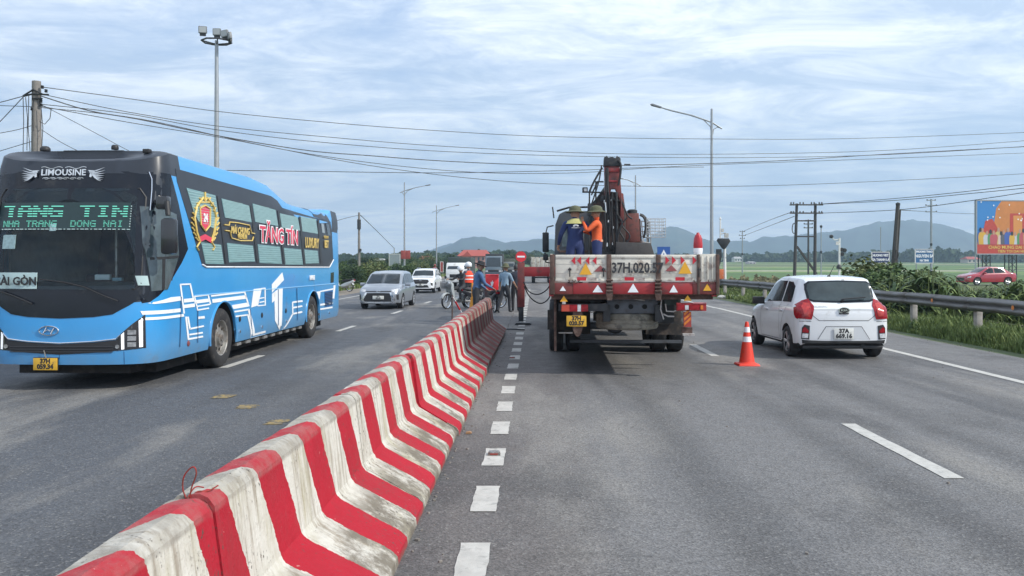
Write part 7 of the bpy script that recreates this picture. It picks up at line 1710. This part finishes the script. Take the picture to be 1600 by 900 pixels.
# left utility pole behind the coach
d = 28; up = thing('utility_pole', 'thick weathered concrete utility pole behind the coach, tangled with cables', 'utility pole', base(57, d, -.2)); H_ = P(57, 127, d).z+.2
b = MB(); b.cyl((0, 0, 0), (0, 0, H_), .20, .135, 16); b.build('pole', CONC, up)
def lp(px, py, t_, d_): return P(px, py, d_)-t_.location
for l, r in (([(36, 150), (52, 140), (66, 147)], .03), ([(38, 150), (50, 147), (76, 148)], .03), ([(50, 154), (66, 154)], .03)): b = MB(); b.tube([lp(a, c, up, d-.15) for a, c in l], r, 6); b.build('crossarm', DKS, up)
for l in ([(36, 150), (37, 190), (36, 240)], [(40, 152), (43, 185), (42, 235)], [(45, 150), (44, 200), (47, 236)], [(53, 155), (51, 175), (52, 205)], [(64, 165), (67, 200), (65, 235)], [(62, 190), (70, 194), (78, 185), (80, 170)]): b = MB(); b.tube([lp(a, c, up, d-.2) for a, c in l], .012, 5); b.build('drop_cable', WIRE, up)
for px, py in ((66, 136), (72, 142), (50, 170), (64, 158), (64, 164)): b = MB(); b.lathe([(.04, -.05), (.055, -.02), (.03, 0), (.055, .02), (.04, .05)], lp(px, py, up, d-.1), n=10); b.build('insulator', DKS, up)
d = 100; t = thing('utility_pole', 'slim concrete pole on the left verge behind the silver minivan', 'utility pole', base(561, d, -.1)); H_ = P(561, 332, d).z+.1
b = MB(); b.cyl((0, 0, 0), (0, 0, H_), .17, .12, 10); b.build('pole', CONC, t); b = MB(); b.box(lp(563, 391, t, d-.2), (.25, .2, .35)); b.build('junction_box', DKS, t); b = MB(); b.cyl(lp(561, 343, t, d-.1), lp(561, 358, t, d-.1), .22, .22, 8); b.build('pole_band', DKS, t)
# H-frame railway pole
d = 92; t = thing('h_frame_pole', 'dark twin-post H frame power pole standing above the hatchback', 'power pole', base(1258, d)); dz = -t.location.z
for a, c in (((1245, 318), (1241, 432)), ((1274, 318), (1273, 432))): b = MB(); p0 = lp(c[0], c[1], t, d); p0.z = 0; b.cyl(p0, lp(a[0], a[1], t, d), .18, .14, 10); b.build('post', DARKP, t)
for y_, x0, x1 in ((320, 1234, 1286), (333, 1234, 1286), (345, 1245, 1275), (369.5, 1244, 1275)): b = MB(); b.bar(lp(x0, y_, t, d-.2), lp(x1, y_, t, d-.2), .14, .14); b.build('crossbeam', DARKP, t)
b = MB(); p1 = lp(1276, 428, t, d); p1.z = max(p1.z, .0); b.bar(lp(1245, 385, t, d), p1, .2, .2); b.build('brace', DARKP, t)
for px in (1236, 1240, 1250, 1255, 1268, 1272, 1280, 1284):
    for py in (317, 331): b = MB(); b.lathe([(.05, -.12), (.09, -.05), (.05, 0), (.08, .06), (0, .1)], lp(px, py, t, d-.2), n=8); b.build('insulator', DKS, t)
b = MB(); q = lp(1241, 357, t, d-.3); b.tube([q+Vector((.22*math.cos(a), 0, .55*math.sin(a))) for a in [2*math.pi*i/16 for i in range(17)]], .05, 5); b.build('cable_coil', WIRE, t)
def far_pole(label, px, top, d, arms, r=.12, m=GALV, dots=(), lean=0):
    t = thing('power_pole', label, 'power pole', base(px, d)); b = MB(); b.cyl((0, 0, 0), lp(px+lean, top, t, d), r*1.2, r, 8); b.build('pole', m, t)
    for py, w in arms:
        b = MB(); b.bar(lp(px-w, py, t, d), lp(px+w, py, t, d), r*.9, r*.9); b.build('crossarm', m, t)
        for s in (-1, 0, 1):
            b = MB(); b.cyl(lp(px+s*w*.9, py, t, d), lp(px+s*w*.9, py-1.6, t, d), r*.8, r*.5, 6); b.build('insulator', DKS, t)
    for py in dots: b = MB(); b.lathe([(0, -.3), (.22, -.15), (.22, .15), (0, .3)], lp(px, py, t, d-.1), n=8); b.build('pole_box', DKS, t)
    return t
far_pole('slim three-arm power pole in the field right of the signal back', 1160, 361, 190, [(362, 4), (368, 5.5), (373, 3.5)], .13, dots=(397,))
far_pole('dark power pole seen between the two posts of the H frame', 1263, 343, 170, [(345, 4), (350, 7), (356, 7)], .17, DARKP, dots=(391,))
far_pole('thin bare pole with two dark boxes right of the H frame', 1283, 352, 150, [], .09, dots=(354, 394))
far_pole('tall steel power pole with three upturned arms left of the billboard', 1455, 311, 150, [(313, 7), (321, 9), (331, 9)], .17, GALV, dots=(382,))
far_pole('thin mast in the field left of the leaning poles', 1376, 355, 260, [], .14, GALV)
far_pole('thin mast at the left edge of the billboard', 1524, 345, 200, [], .12, GALV)
far_pole('thin mast rising over trees left of the red street light signs', 616, 387, 170, [], .10, GALV)
d = 62; t = thing('leaning_poles', 'pair of dark leaning poles lashed together, right of the blue sign', 'utility pole', base(1393, d)); 
for a, c, r in (((1393, 420), (1403, 320), .17), ((1398, 420), (1407, 327), .06)):
    b = MB(); p0 = lp(a[0], a[1], t, d); p0.z = 0; b.cyl(p0, lp(c[0], c[1], t, d), r*1.15, r*.8, 10); b.build('pole', DARKP, t)
b = MB(); q = lp(1400, 398, t, d-.2); b.tube([q+Vector((.16*math.cos(a), 0, .36*math.sin(a))) for a in [2*math.pi*i/14 for i in range(15)]], .03, 5); b.build('cable_coil', WIRE, t); b = MB(); b.lathe([(.14, -.1), (.16, .1), (0, .2)], lp(1403, 320, t, d), n=10); b.build('pole_cap', DKS, t)
# overhead wires
def wire(label, pts, r=.018, n=26):
    """pts: (px, py, depth); smooth curve through them"""
    w = [P(a, c, e) for a, c, e in pts]; o0 = w[0].copy(); out = []
    for i in range(len(w)-1):
        p0 = w[max(i-1, 0)]; p1 = w[i]; p2 = w[i+1]; p3 = w[min(i+2, len(w)-1)]
        for s in range(8): t_ = s/8; out.append(.5*((2*p1)+(-p0+p2)*t_+(2*p0-5*p1+4*p2-p3)*t_*t_+(-p0+3*p1-3*p2+p3)*t_**3))
    out.append(w[-1]); b = MB(); b.tube([p-o0 for p in out], r, 6); o = b.build('overhead_wire', WIRE, loc=o0); tag(o, label, 'wire', 'overhead wires crossing the sky')
def dl(px): return 28+max(0, px-57)/1600*26
def W_(label, l, r=.013): wire(label, [(a, c, dl(a)) for a, c in l], r)
W_('topmost overhead wire from the left pole, above all others over the truck', [(66, 136), (200, 154), (340, 174), (500, 190), (650, 202), (850, 213), (1100, 217), (1350, 216), (1700, 203)])
W_('overhead wire second from the top over the crane head', [(74, 149), (200, 175), (340, 197), (500, 213), (700, 229), (950, 240), (1200, 240), (1420, 233), (1700, 212)])
W_('overhead wire just below the second wire, running almost parallel', [(66, 163), (200, 178), (340, 203), (500, 222), (700, 237), (950, 245), (1200, 246), (1420, 240), (1700, 222)])
W_('thick lashed overhead cable with a dark splice near mid sky', [(64, 150), (140, 173), (220, 187), (340, 212), (480, 235), (575, 243), (700, 252), (850, 258), (1000, 258), (1200, 252), (1400, 240), (1700, 224)], .019)
W_('overhead wire dipping lowest behind the crane jib', [(64, 166), (200, 191), (340, 214), (480, 240), (620, 259), (760, 270), (900, 270), (1020, 262), (1150, 256), (1400, 247), (1700, 235)])
W_('lower overhead wire passing behind the street light neck', [(64, 168), (220, 186), (400, 225), (600, 262), (800, 284), (1000, 291), (1200, 290), (1420, 281), (1700, 266)])
W_('flat overhead wire leaving the coach roof just under the others', [(340, 266), (500, 268), (700, 270), (900, 266), (1000, 262), (1100, 261)])
W_('slack guy wire from the left pole down behind the coach roof', [(66, 164), (140, 203), (200, 235), (235, 252)], .010)
W_('short guy wire from mid left pole down to the coach roof', [(64, 202), (95, 222), (130, 240)], .010)
W_('wire leaving the left pole top toward the left edge', [(37, 150), (0, 160), (-80, 180)]); W_('second wire leaving the left pole toward the left edge, below the first', [(50, 140), (36, 152), (0, 190), (-60, 250)])
W_('flat wire crossing behind the left pole at the left edge', [(62, 167), (0, 165), (-80, 162)], .010); W_('low wire from the left pole drooping to the left edge', [(50, 196), (30, 202), (0, 208), (-80, 222)], .010); W_('lowest wire from the left pole to the left edge', [(50, 221), (0, 236), (-80, 262)], .010)
b = MB(); b.cyl((-.15, 0, 0), (.15, 0, 0), .05, n=8); o = b.build('cable_splice', WIRE, loc=P(980, 257.5, dl(980))); tag(o, 'dark splice sleeve clamped on the lashed cable beside the crane head', 'cable splice')
def far_wire(label, l, r=.03): wire(label, l, r)
far_wire('far wire rising from the field pole to the left H frame post, upper', [(1160, 362, 190), (1200, 345, 140), (1238, 331, 95)], .035)
far_wire('far wire rising from the field pole to the left H frame post, lower', [(1160, 369, 190), (1205, 352, 140), (1241, 338, 93)], .035)
far_wire('upper wire from the H frame to the right edge', [(1280, 319, 92), (1400, 310, 84), (1520, 298, 76), (1700, 276, 65)], .028)
far_wire('middle wire from the H frame to the right edge', [(1284, 319, 92), (1400, 313, 84), (1520, 302, 76), (1700, 284, 65)], .028)
far_wire('lower wire from the H frame sagging to the right edge', [(1284, 333, 92), (1400, 328, 84), (1500, 316, 76), (1700, 285, 65)], .028)
far_wire('wire from the three-arm steel pole toward the billboard', [(1405, 328, 63), (1455, 331, 150), (1530, 334, 160), (1700, 330, 160)], .03)
far_wire('wire from the slim left verge pole rising toward the coach tail', [(561, 336, 100), (540, 341, 80), (500, 352, 62), (460, 360, 55)], .022)
far_wire('double wire from the slim left verge pole down to the far pole', [(563, 336, 100), (590, 362, 130), (616, 388, 168)], .04)
# ================================================================ signs, signal gear, houses, billboard
BLS = mat('blue_sign', (.02, .09, .32), .5); DBS = mat('dark_blue_sign', (.015, .03, .11), .5, var=.2)
def board(name, label, px0, px1, py0, py1, d, m, lines, legs=True, cat='sign'):
    c = P((px0+px1)/2, (py0+py1)/2, d); w = (px1-px0)/F*d; h = (py1-py0)/F*d; t = thing(name, label, cat, base((px0+px1)/2, d)); z = c.z-t.location.z
    b = MB(); b.box((0, 0, z), (w, .08, h)); b.build('panel', m, t)
    b = MB()
    for s in (-1, 1): b.box((s*w/2, -.0, z), (.06, .12, h)); b.box((0, 0, z+s*h/2), (w, .12, .06))
    b.build('frame', WHP, t)
    if legs:
        for s in (-1, 1): b = MB(); b.cyl((s*w*.42, .06, 0), (s*w*.42, .06, z+h/2), .05, n=8); b.build('leg', GALV, t)
    for (tx, dz, sz, mm) in lines: text('sign_lettering', tx, sz*h, mm, t, rear_M(0, -.05, z+dz*h), ext=.004, sx=.8, bold=.012*h)
    return t
board('blue_sign', 'dark blue information board at the left foot of the leaning poles', 1362, 1389, 394, 411, 75, DBS, [('HUONG VIET', .2, .30, WHITEP), ('GA THANH LA', -.2, .30, WHITEP)])
board('blue_sign', 'lighter blue information board left of the steel power pole base', 1430, 1457.5, 389.5, 411, 80, mat('mid_blue_sign', (.03, .12, .26), .5, var=.2), [('PHUONG THAO', .32, .2, WHITEP), ('NGUYEN SA', 0, .30, WHITEP), ('HA TINH', -.32, .2, WHITEP)])
d = 58; c = P(1037, 396, d); t = thing('warning_sign', 'blue square sign with a white triangle behind the tailgate', 'sign', (c.x, d, 0)); b = MB(); b.box((0, 0, c.z), (.86, .04, .90)); b.build('panel', BLS, t)
b = MB(); b.prism([(-.25, c.z-.2), (.25, c.z-.2), (0, c.z+.26)], -.035, -.025, 'Y'); b.build('white_triangle', WHITEP, t, sm=False); b = MB(); b.prism([(-.07, c.z-.17), (.07, c.z-.17), (0, c.z+.05)], -.042, -.036, 'Y'); b.build('walking_figure', BLS, t, sm=False); b = MB(); b.cyl((0, .05, 0), (0, .05, c.z+.4), .04, n=8); b.build('post', GALV, t)
d = 52; c = P(814, 401, d); t = thing('no_entry_sign', 'round red no-entry sign above the outrigger leg', 'sign', (c.x, d, 0)); b = MB(); b.lathe([(0, -.015), (.32, -.015), (.32, .0), (0, .0)], axis='Y', n=32, c=(0, 0, c.z)); b.build('disc', mat('sign_red', (.6, .02, .03), .4), t); b = MB(); b.box((0, -.022, c.z), (.46, .01, .10)); b.build('white_bar', WHITEP, t); b = MB(); b.cyl((0, .04, 0), (0, .04, c.z+.2), .035, n=8); b.build('post', GALV, t)
# level-crossing gear on the right
d = 50; t = thing('crossing_signal', 'white post with the dark back of a triangular sign behind the tailgate corner', 'signal', (P(1131, 400, d).x, d, -.05)); o_ = t.location
def lc(px, py): return P(px, py, d)-o_
b = MB(); b.cyl((lc(1133, 440).x, 0, 0), lc(1132, 380), .09, .08, 10); b.build('post', WHP, t)
q = [(lc(a, c).x, lc(a, c).z) for a, c in ((1119, 376), (1121, 372.5), (1138, 372.5), (1140.5, 377), (1133, 388.5), (1129.5, 389.5), (1127, 388))]; b = MB(); b.prism(q, -.14, -.08, 'Y'); b.build('sign_back', DKS, t, bevel=.01)
b = MB(); b.cyl(lc(1125.5, 375), lc(1125.5, 341), .055, .04, 8); b.lathe([(.02, -.08), (.07, 0), (.02, .12)], lc(1125.5, 342), n=8); b.build('mast', WHP, t)
b = MB(); b.box(lc(1129, 360), (.12, .1, .2)); b.bar(lc(1126, 366), lc(1134, 364), .05, .05); b.box(lc(1135, 368), (.22, .15, .26)); b.build('lamp_group', mat('pale_rubble', (0, 0, 0)), t)
b = MB(); b.box(lc(1123, 396), (.28, .24, .5)); b.tube([lc(1126, 398), lc(1124, 412), lc(1119, 424)], .06, 6); b.tube([lc(1120, 400), lc(1117, 418)], .06, 6); b.build('barrier_motor', DKS, t); b = MB(); b.box(lc(1125, 430), (.35, .3, .7)); b.build('barrier_base', mat('orange_gear', (.5, .12, .03), .6, dirt=(.4, .35, .3), dirt_amt=.4, dscale=6), t, bevel=.02)
d = 70; t = thing('crossing_signal', 'white signal post with a lamp arm and black lights above the hatchback roof', 'signal', (P(1311, 400, d).x, d, -.5)); o_ = t.location
b = MB(); b.cyl((0, 0, 0), lc(1311.5, 372), .09, .08, 10); b.build('post', WHP, t); b = MB(); b.tube([lc(1311, 374), lc(1304, 375), (lc(1299, 370))], .04, 6); b.box(lc(1309, 380), (.28, .15, .28)); b.build('lamp_arm', WHP, t)
b = MB(); b.lathe([(.001, -.14), (.13, -.12), (.15, .05), (.09, .14), (.001, .14)], lc(1299, 369.5), 'X', 12); b.build('camera_lamp', DKS, t)
for px, py in ((1315.5, 390), (1316, 397), (1320, 391)): b = MB(); b.lathe([(.15, -.05), (.17, .02), (.13, .12), (0, .13)], lc(px, py), 'Y', 14); b.build('signal_lamp', DKS, t)
b = MB(); b.lathe([(.22, 0), (.2, .2), (.1, .35), (0, .36)], (0, 0, (lc(1311, 420)).z), n=10); b.build('signal_bell', DKS, t)
# houses
def house(label, px0, px1, py_eave, py_ridge, py_base, d, wm, rm, nw, nf, depth=8, gable=None):
    x0 = (px0-800)/F*d; x1 = (px1-800)/F*d; w = x1-x0; zb_ = CH+(HY-py_base)/F*d; ze = CH+(HY-py_eave)/F*d; zr_ = CH+(HY-py_ridge)/F*d
    t = thing('house', label, 'house', ((x0+x1)/2, d, zb_), 0); h = ze-zb_; b = MB(); b.box((0, depth/2, h/2), (w, depth, h)); b.build('wall', wm, t)
    b = MB(); r = zr_-zb_; b.add([(-w/2-.4, -.4, h), (w/2+.4, -.4, h), (w/2+.4, depth+.4, h), (-w/2-.4, depth+.4, h), (-w/2+w*.12, depth/2, r), (w/2-w*.12, depth/2, r)], [(0, 1, 5, 4), (2, 3, 4, 5), (1, 2, 5), (3, 0, 4), (3, 2, 1, 0)]); ro = b.build('roof', rm, t, sm=False)
    if gable: b = MB(); gx = gable*w; b.prism([(gx-w*.16, h-.1), (gx+w*.16, h-.1), (gx, h+(r-h)*.75)], -.9, depth/2, 'Y'); b.build('gable', rm, t, sm=False); b = MB(); b.box((gx, -.35, h/2-.05), (w*.26, .7, h-.1)); b.build('bay', wm, t)
    fh = h/nf
    for f in range(nf):
        for k in range(nw):
            x = -w/2+w*(k+.5)/nw; yy = -.05
            if gable and abs(x-gable*w) < w*.14: yy = -.75
            b = MB(); b.box((x, yy, fh*(f+.55)), (w/nw*.42, .06, fh*.5)); b.build('window', GLASS, t); 
    return t
PINK = mat('pink_render', (.42, .24, .20), .85, var=.12, vscale=1); RT = mat('red_roof_tiles', (.34, .07, .05), .8, var=.2, vscale=3, stretch=(1, 1, 6)); GREYW = mat('grey_render', (.35, .35, .34), .85); CREAMW = mat('cream_render', (.5, .46, .38), .85)
house('two-storey pink house with a red tiled hip roof beyond the road', 717, 765, 400, 390, 419, 190, PINK, RT, 7, 2, gable=-.22)
house('small red roofed house among trees left of the far street light', 655, 671, 406, 400, 415, 200, mat('brick_render', (.3, .16, .13), .85), RT, 3, 1)
house('white low building far across the right fields, left of H frame', 1148, 1160, 404, 401, 409, 560, mat('far_white_wall', (.6, .6, .58), .8), GREYW, 3, 1); house('pale factory hall far across the fields beside the H frame post', 1204, 1222, 402, 399, 407, 600, mat('far_white_wall', (0, 0, 0)), GREYW, 4, 1)
house('small white tower block far across the fields', 1214, 1222, 397, 396, 407, 640, mat('far_white_wall', (0, 0, 0)), GREYW, 2, 3); house('reddish farmhouse far right below the billboard edge', 1512, 1532, 405, 401, 411, 480, CREAMW, RT, 3, 1); house('low white shed in the far fields left of the H frame', 1171, 1181, 410, 408.5, 412.5, 420, mat('far_white_wall', (0, 0, 0)), GREYW, 2, 1)
house('grey low house among the left trees by the slim pole', 585, 597, 407, 404, 412, 170, GREYW, GREYW, 2, 1)
d = 118; board('grey_board', 'blank grey-green hoarding among the trees above the silver minivan', 608, 625, 397, 415, d, mat('hoarding_grey', (.22, .26, .27), .7, var=.1), [])
board('red_board', 'narrow red and white banner right of the far left street light', 688, 692.5, 409, 425, 120, RSG, [])
# billboard
def billboard():
    d = 95; x0 = P(1526, 0, d).x; t = thing('billboard', 'large colourful propaganda billboard on steel legs at the right edge', 'billboard', (x0, d, -.3), .10); zt = P(0, 313, d).z+.3; zb_ = P(0, 397, d).z+.3; w = 11.5; h = zt-zb_
    b = MB(); b.box((w/2, .15, (zt+zb_)/2), (w, .25, h)); b.build('panel', mat('sky_blue_print', (.03, .20, .50), .5), t)
    ORB = mat('orange_print', (.55, .20, .05), .5, var=.15, vscale=.6); REB = mat('billboard_red', (.45, .05, .035), .5, var=.15)
    def pr(name, l, m, y): b = MB(); b.prism([(a*w, zb_+c*h) for a, c in l], y-.004, y, 'Y'); b.build(name, m, t, sm=False)
    pr('orange_field', [(0, .18), (.04, .35), (.13, .5), (.18, .60), (.20, .85), (.25, .98), (.28, 1), (1, 1), (1, 0.18)], ORB, .02)
    pr('red_banner', [(.07, .45), (.09, .62), (.16, .66), (.21, .50), (.20, .35), (.06, .36)], REB, .012)
    pr('caption_band', [(0, 0), (1, 0), (1, .18), (0, .18)], REB, .012)
    pr('gate_panel', [(.34, .22), (.34, .76), (.50, .76), (.50, .22)], REB, .010); pr('gate_glow', [(.375, .25), (.375, .72), (.465, .72), (.465, .25)], mat('gold_orange', (.62, .25, .06), .5), .004)
    rn = random.Random(2); n = 0
    cols = [(.05, .10, .35), (.6, .35, .05), (.5, .5, .55), (.08, .25, .10), (.45, .08, .10), (.55, .42, .15), (.6, .45, .4), (.1, .1, .12)]
    for i in range(26):
        x = .03+.95*(i/26)+rn.uniform(-.01, .01); y0 = .18; hh = rn.uniform(.22, .34)+(.12 if x > .6 else 0)+(.08*rn.random() if x > .5 else 0); ww = .026+.016*rn.random(); m = mat('print_colour_%d' % (i % 8), cols[i % 8], .5)
        pr('printed_figure', [(x-ww, y0), (x+ww*.8, y0), (x+ww*1.1, y0+hh*.45), (x+ww*.9, y0+hh*.66), (x+ww*.3, y0+hh*.74), (x-ww*.3, y0+hh*.74), (x-ww*.9, y0+hh*.66), (x-ww*1.1, y0+hh*.45)], m, -.002-.0015*(i % 5))
        pr('printed_head', [(x+.013*math.cos(a), y0+hh*.82+.045*math.sin(a)) for a in [k*math.pi/4 for k in range(8)]], mat('print_skin', (.45, .25, .18), .5) if i % 3 else mat('print_dark', (.03, .03, .04), .5), -.011)
    for i in range(16): x = rn.uniform(.02, .62); y = rn.uniform(.62, .97); pr('printed_petal', [(x-.008, y), (x, y-.015), (x+.008, y), (x, y+.02)], WHITEP, -.004)
    for z_, s in ((.125, .075), (.05, .065)): bl_ = text('billboard_lettering', 'CHAO MUNG DAI HOI DANG CAC CAP' if z_ > .1 else 'TIEN TOI DAI HOI XIV CUA DANG', s*h*1.1, mat('print_yellow', (.75, .55, .12), .5), t, rear_M(w*.5, -.015, zb_+z_*h), ext=.003, sx=1.0, bold=.004); bl_['kind'] = 'stuff'
    b = MB()
    for s in (0, 1): b.box((w*s, .15, (zt+zb_)/2), (.12, .32, h+.1)); b.box((w/2, .15, zb_ if s == 0 else zt), (w, .32, .12))
    b.build('frame', GALV, t)
    for k in range(4):
        x = 1.2+k*3.1; b = MB()
        for dx in (-.45, .45):
            for dy in (0, .7): b.cyl((x+dx, dy+.1, 0), (x+dx, dy+.1, zb_+.4), .06, n=6)
        for j in range(4):
            z0 = j*zb_/4; z1 = (j+1)*zb_/4; b.cyl((x-.45, .1, z0), (x+.45, .1, z1), .035, n=5); b.cyl((x+.45, .1, z0), (x-.45, .1, z1), .035, n=5)
        b.build('lattice_leg', DKS, t)
billboard()
# ================================================================ air
def haze():
    b = MB(); b.box((0, 1350, 170), (5600, 3200, 348)); me = b.mesh(bpy.data.materials.new('haze_air'), sm=False); m = me.materials[0]; m.use_nodes = True; nt = m.node_tree; nt.nodes.clear(); out = nt.nodes.new('ShaderNodeOutputMaterial'); v = nt.nodes.new('ShaderNodeVolumePrincipled')
    v.inputs['Color'].default_value = (.56, .78, 1.0, 1); v.inputs['Density'].default_value = .0005; v.inputs['Anisotropy'].default_value = .2; nt.links.new(v.outputs[0], out.inputs['Volume'])
    o = link('haze', me); o['kind'] = 'stuff'
haze()
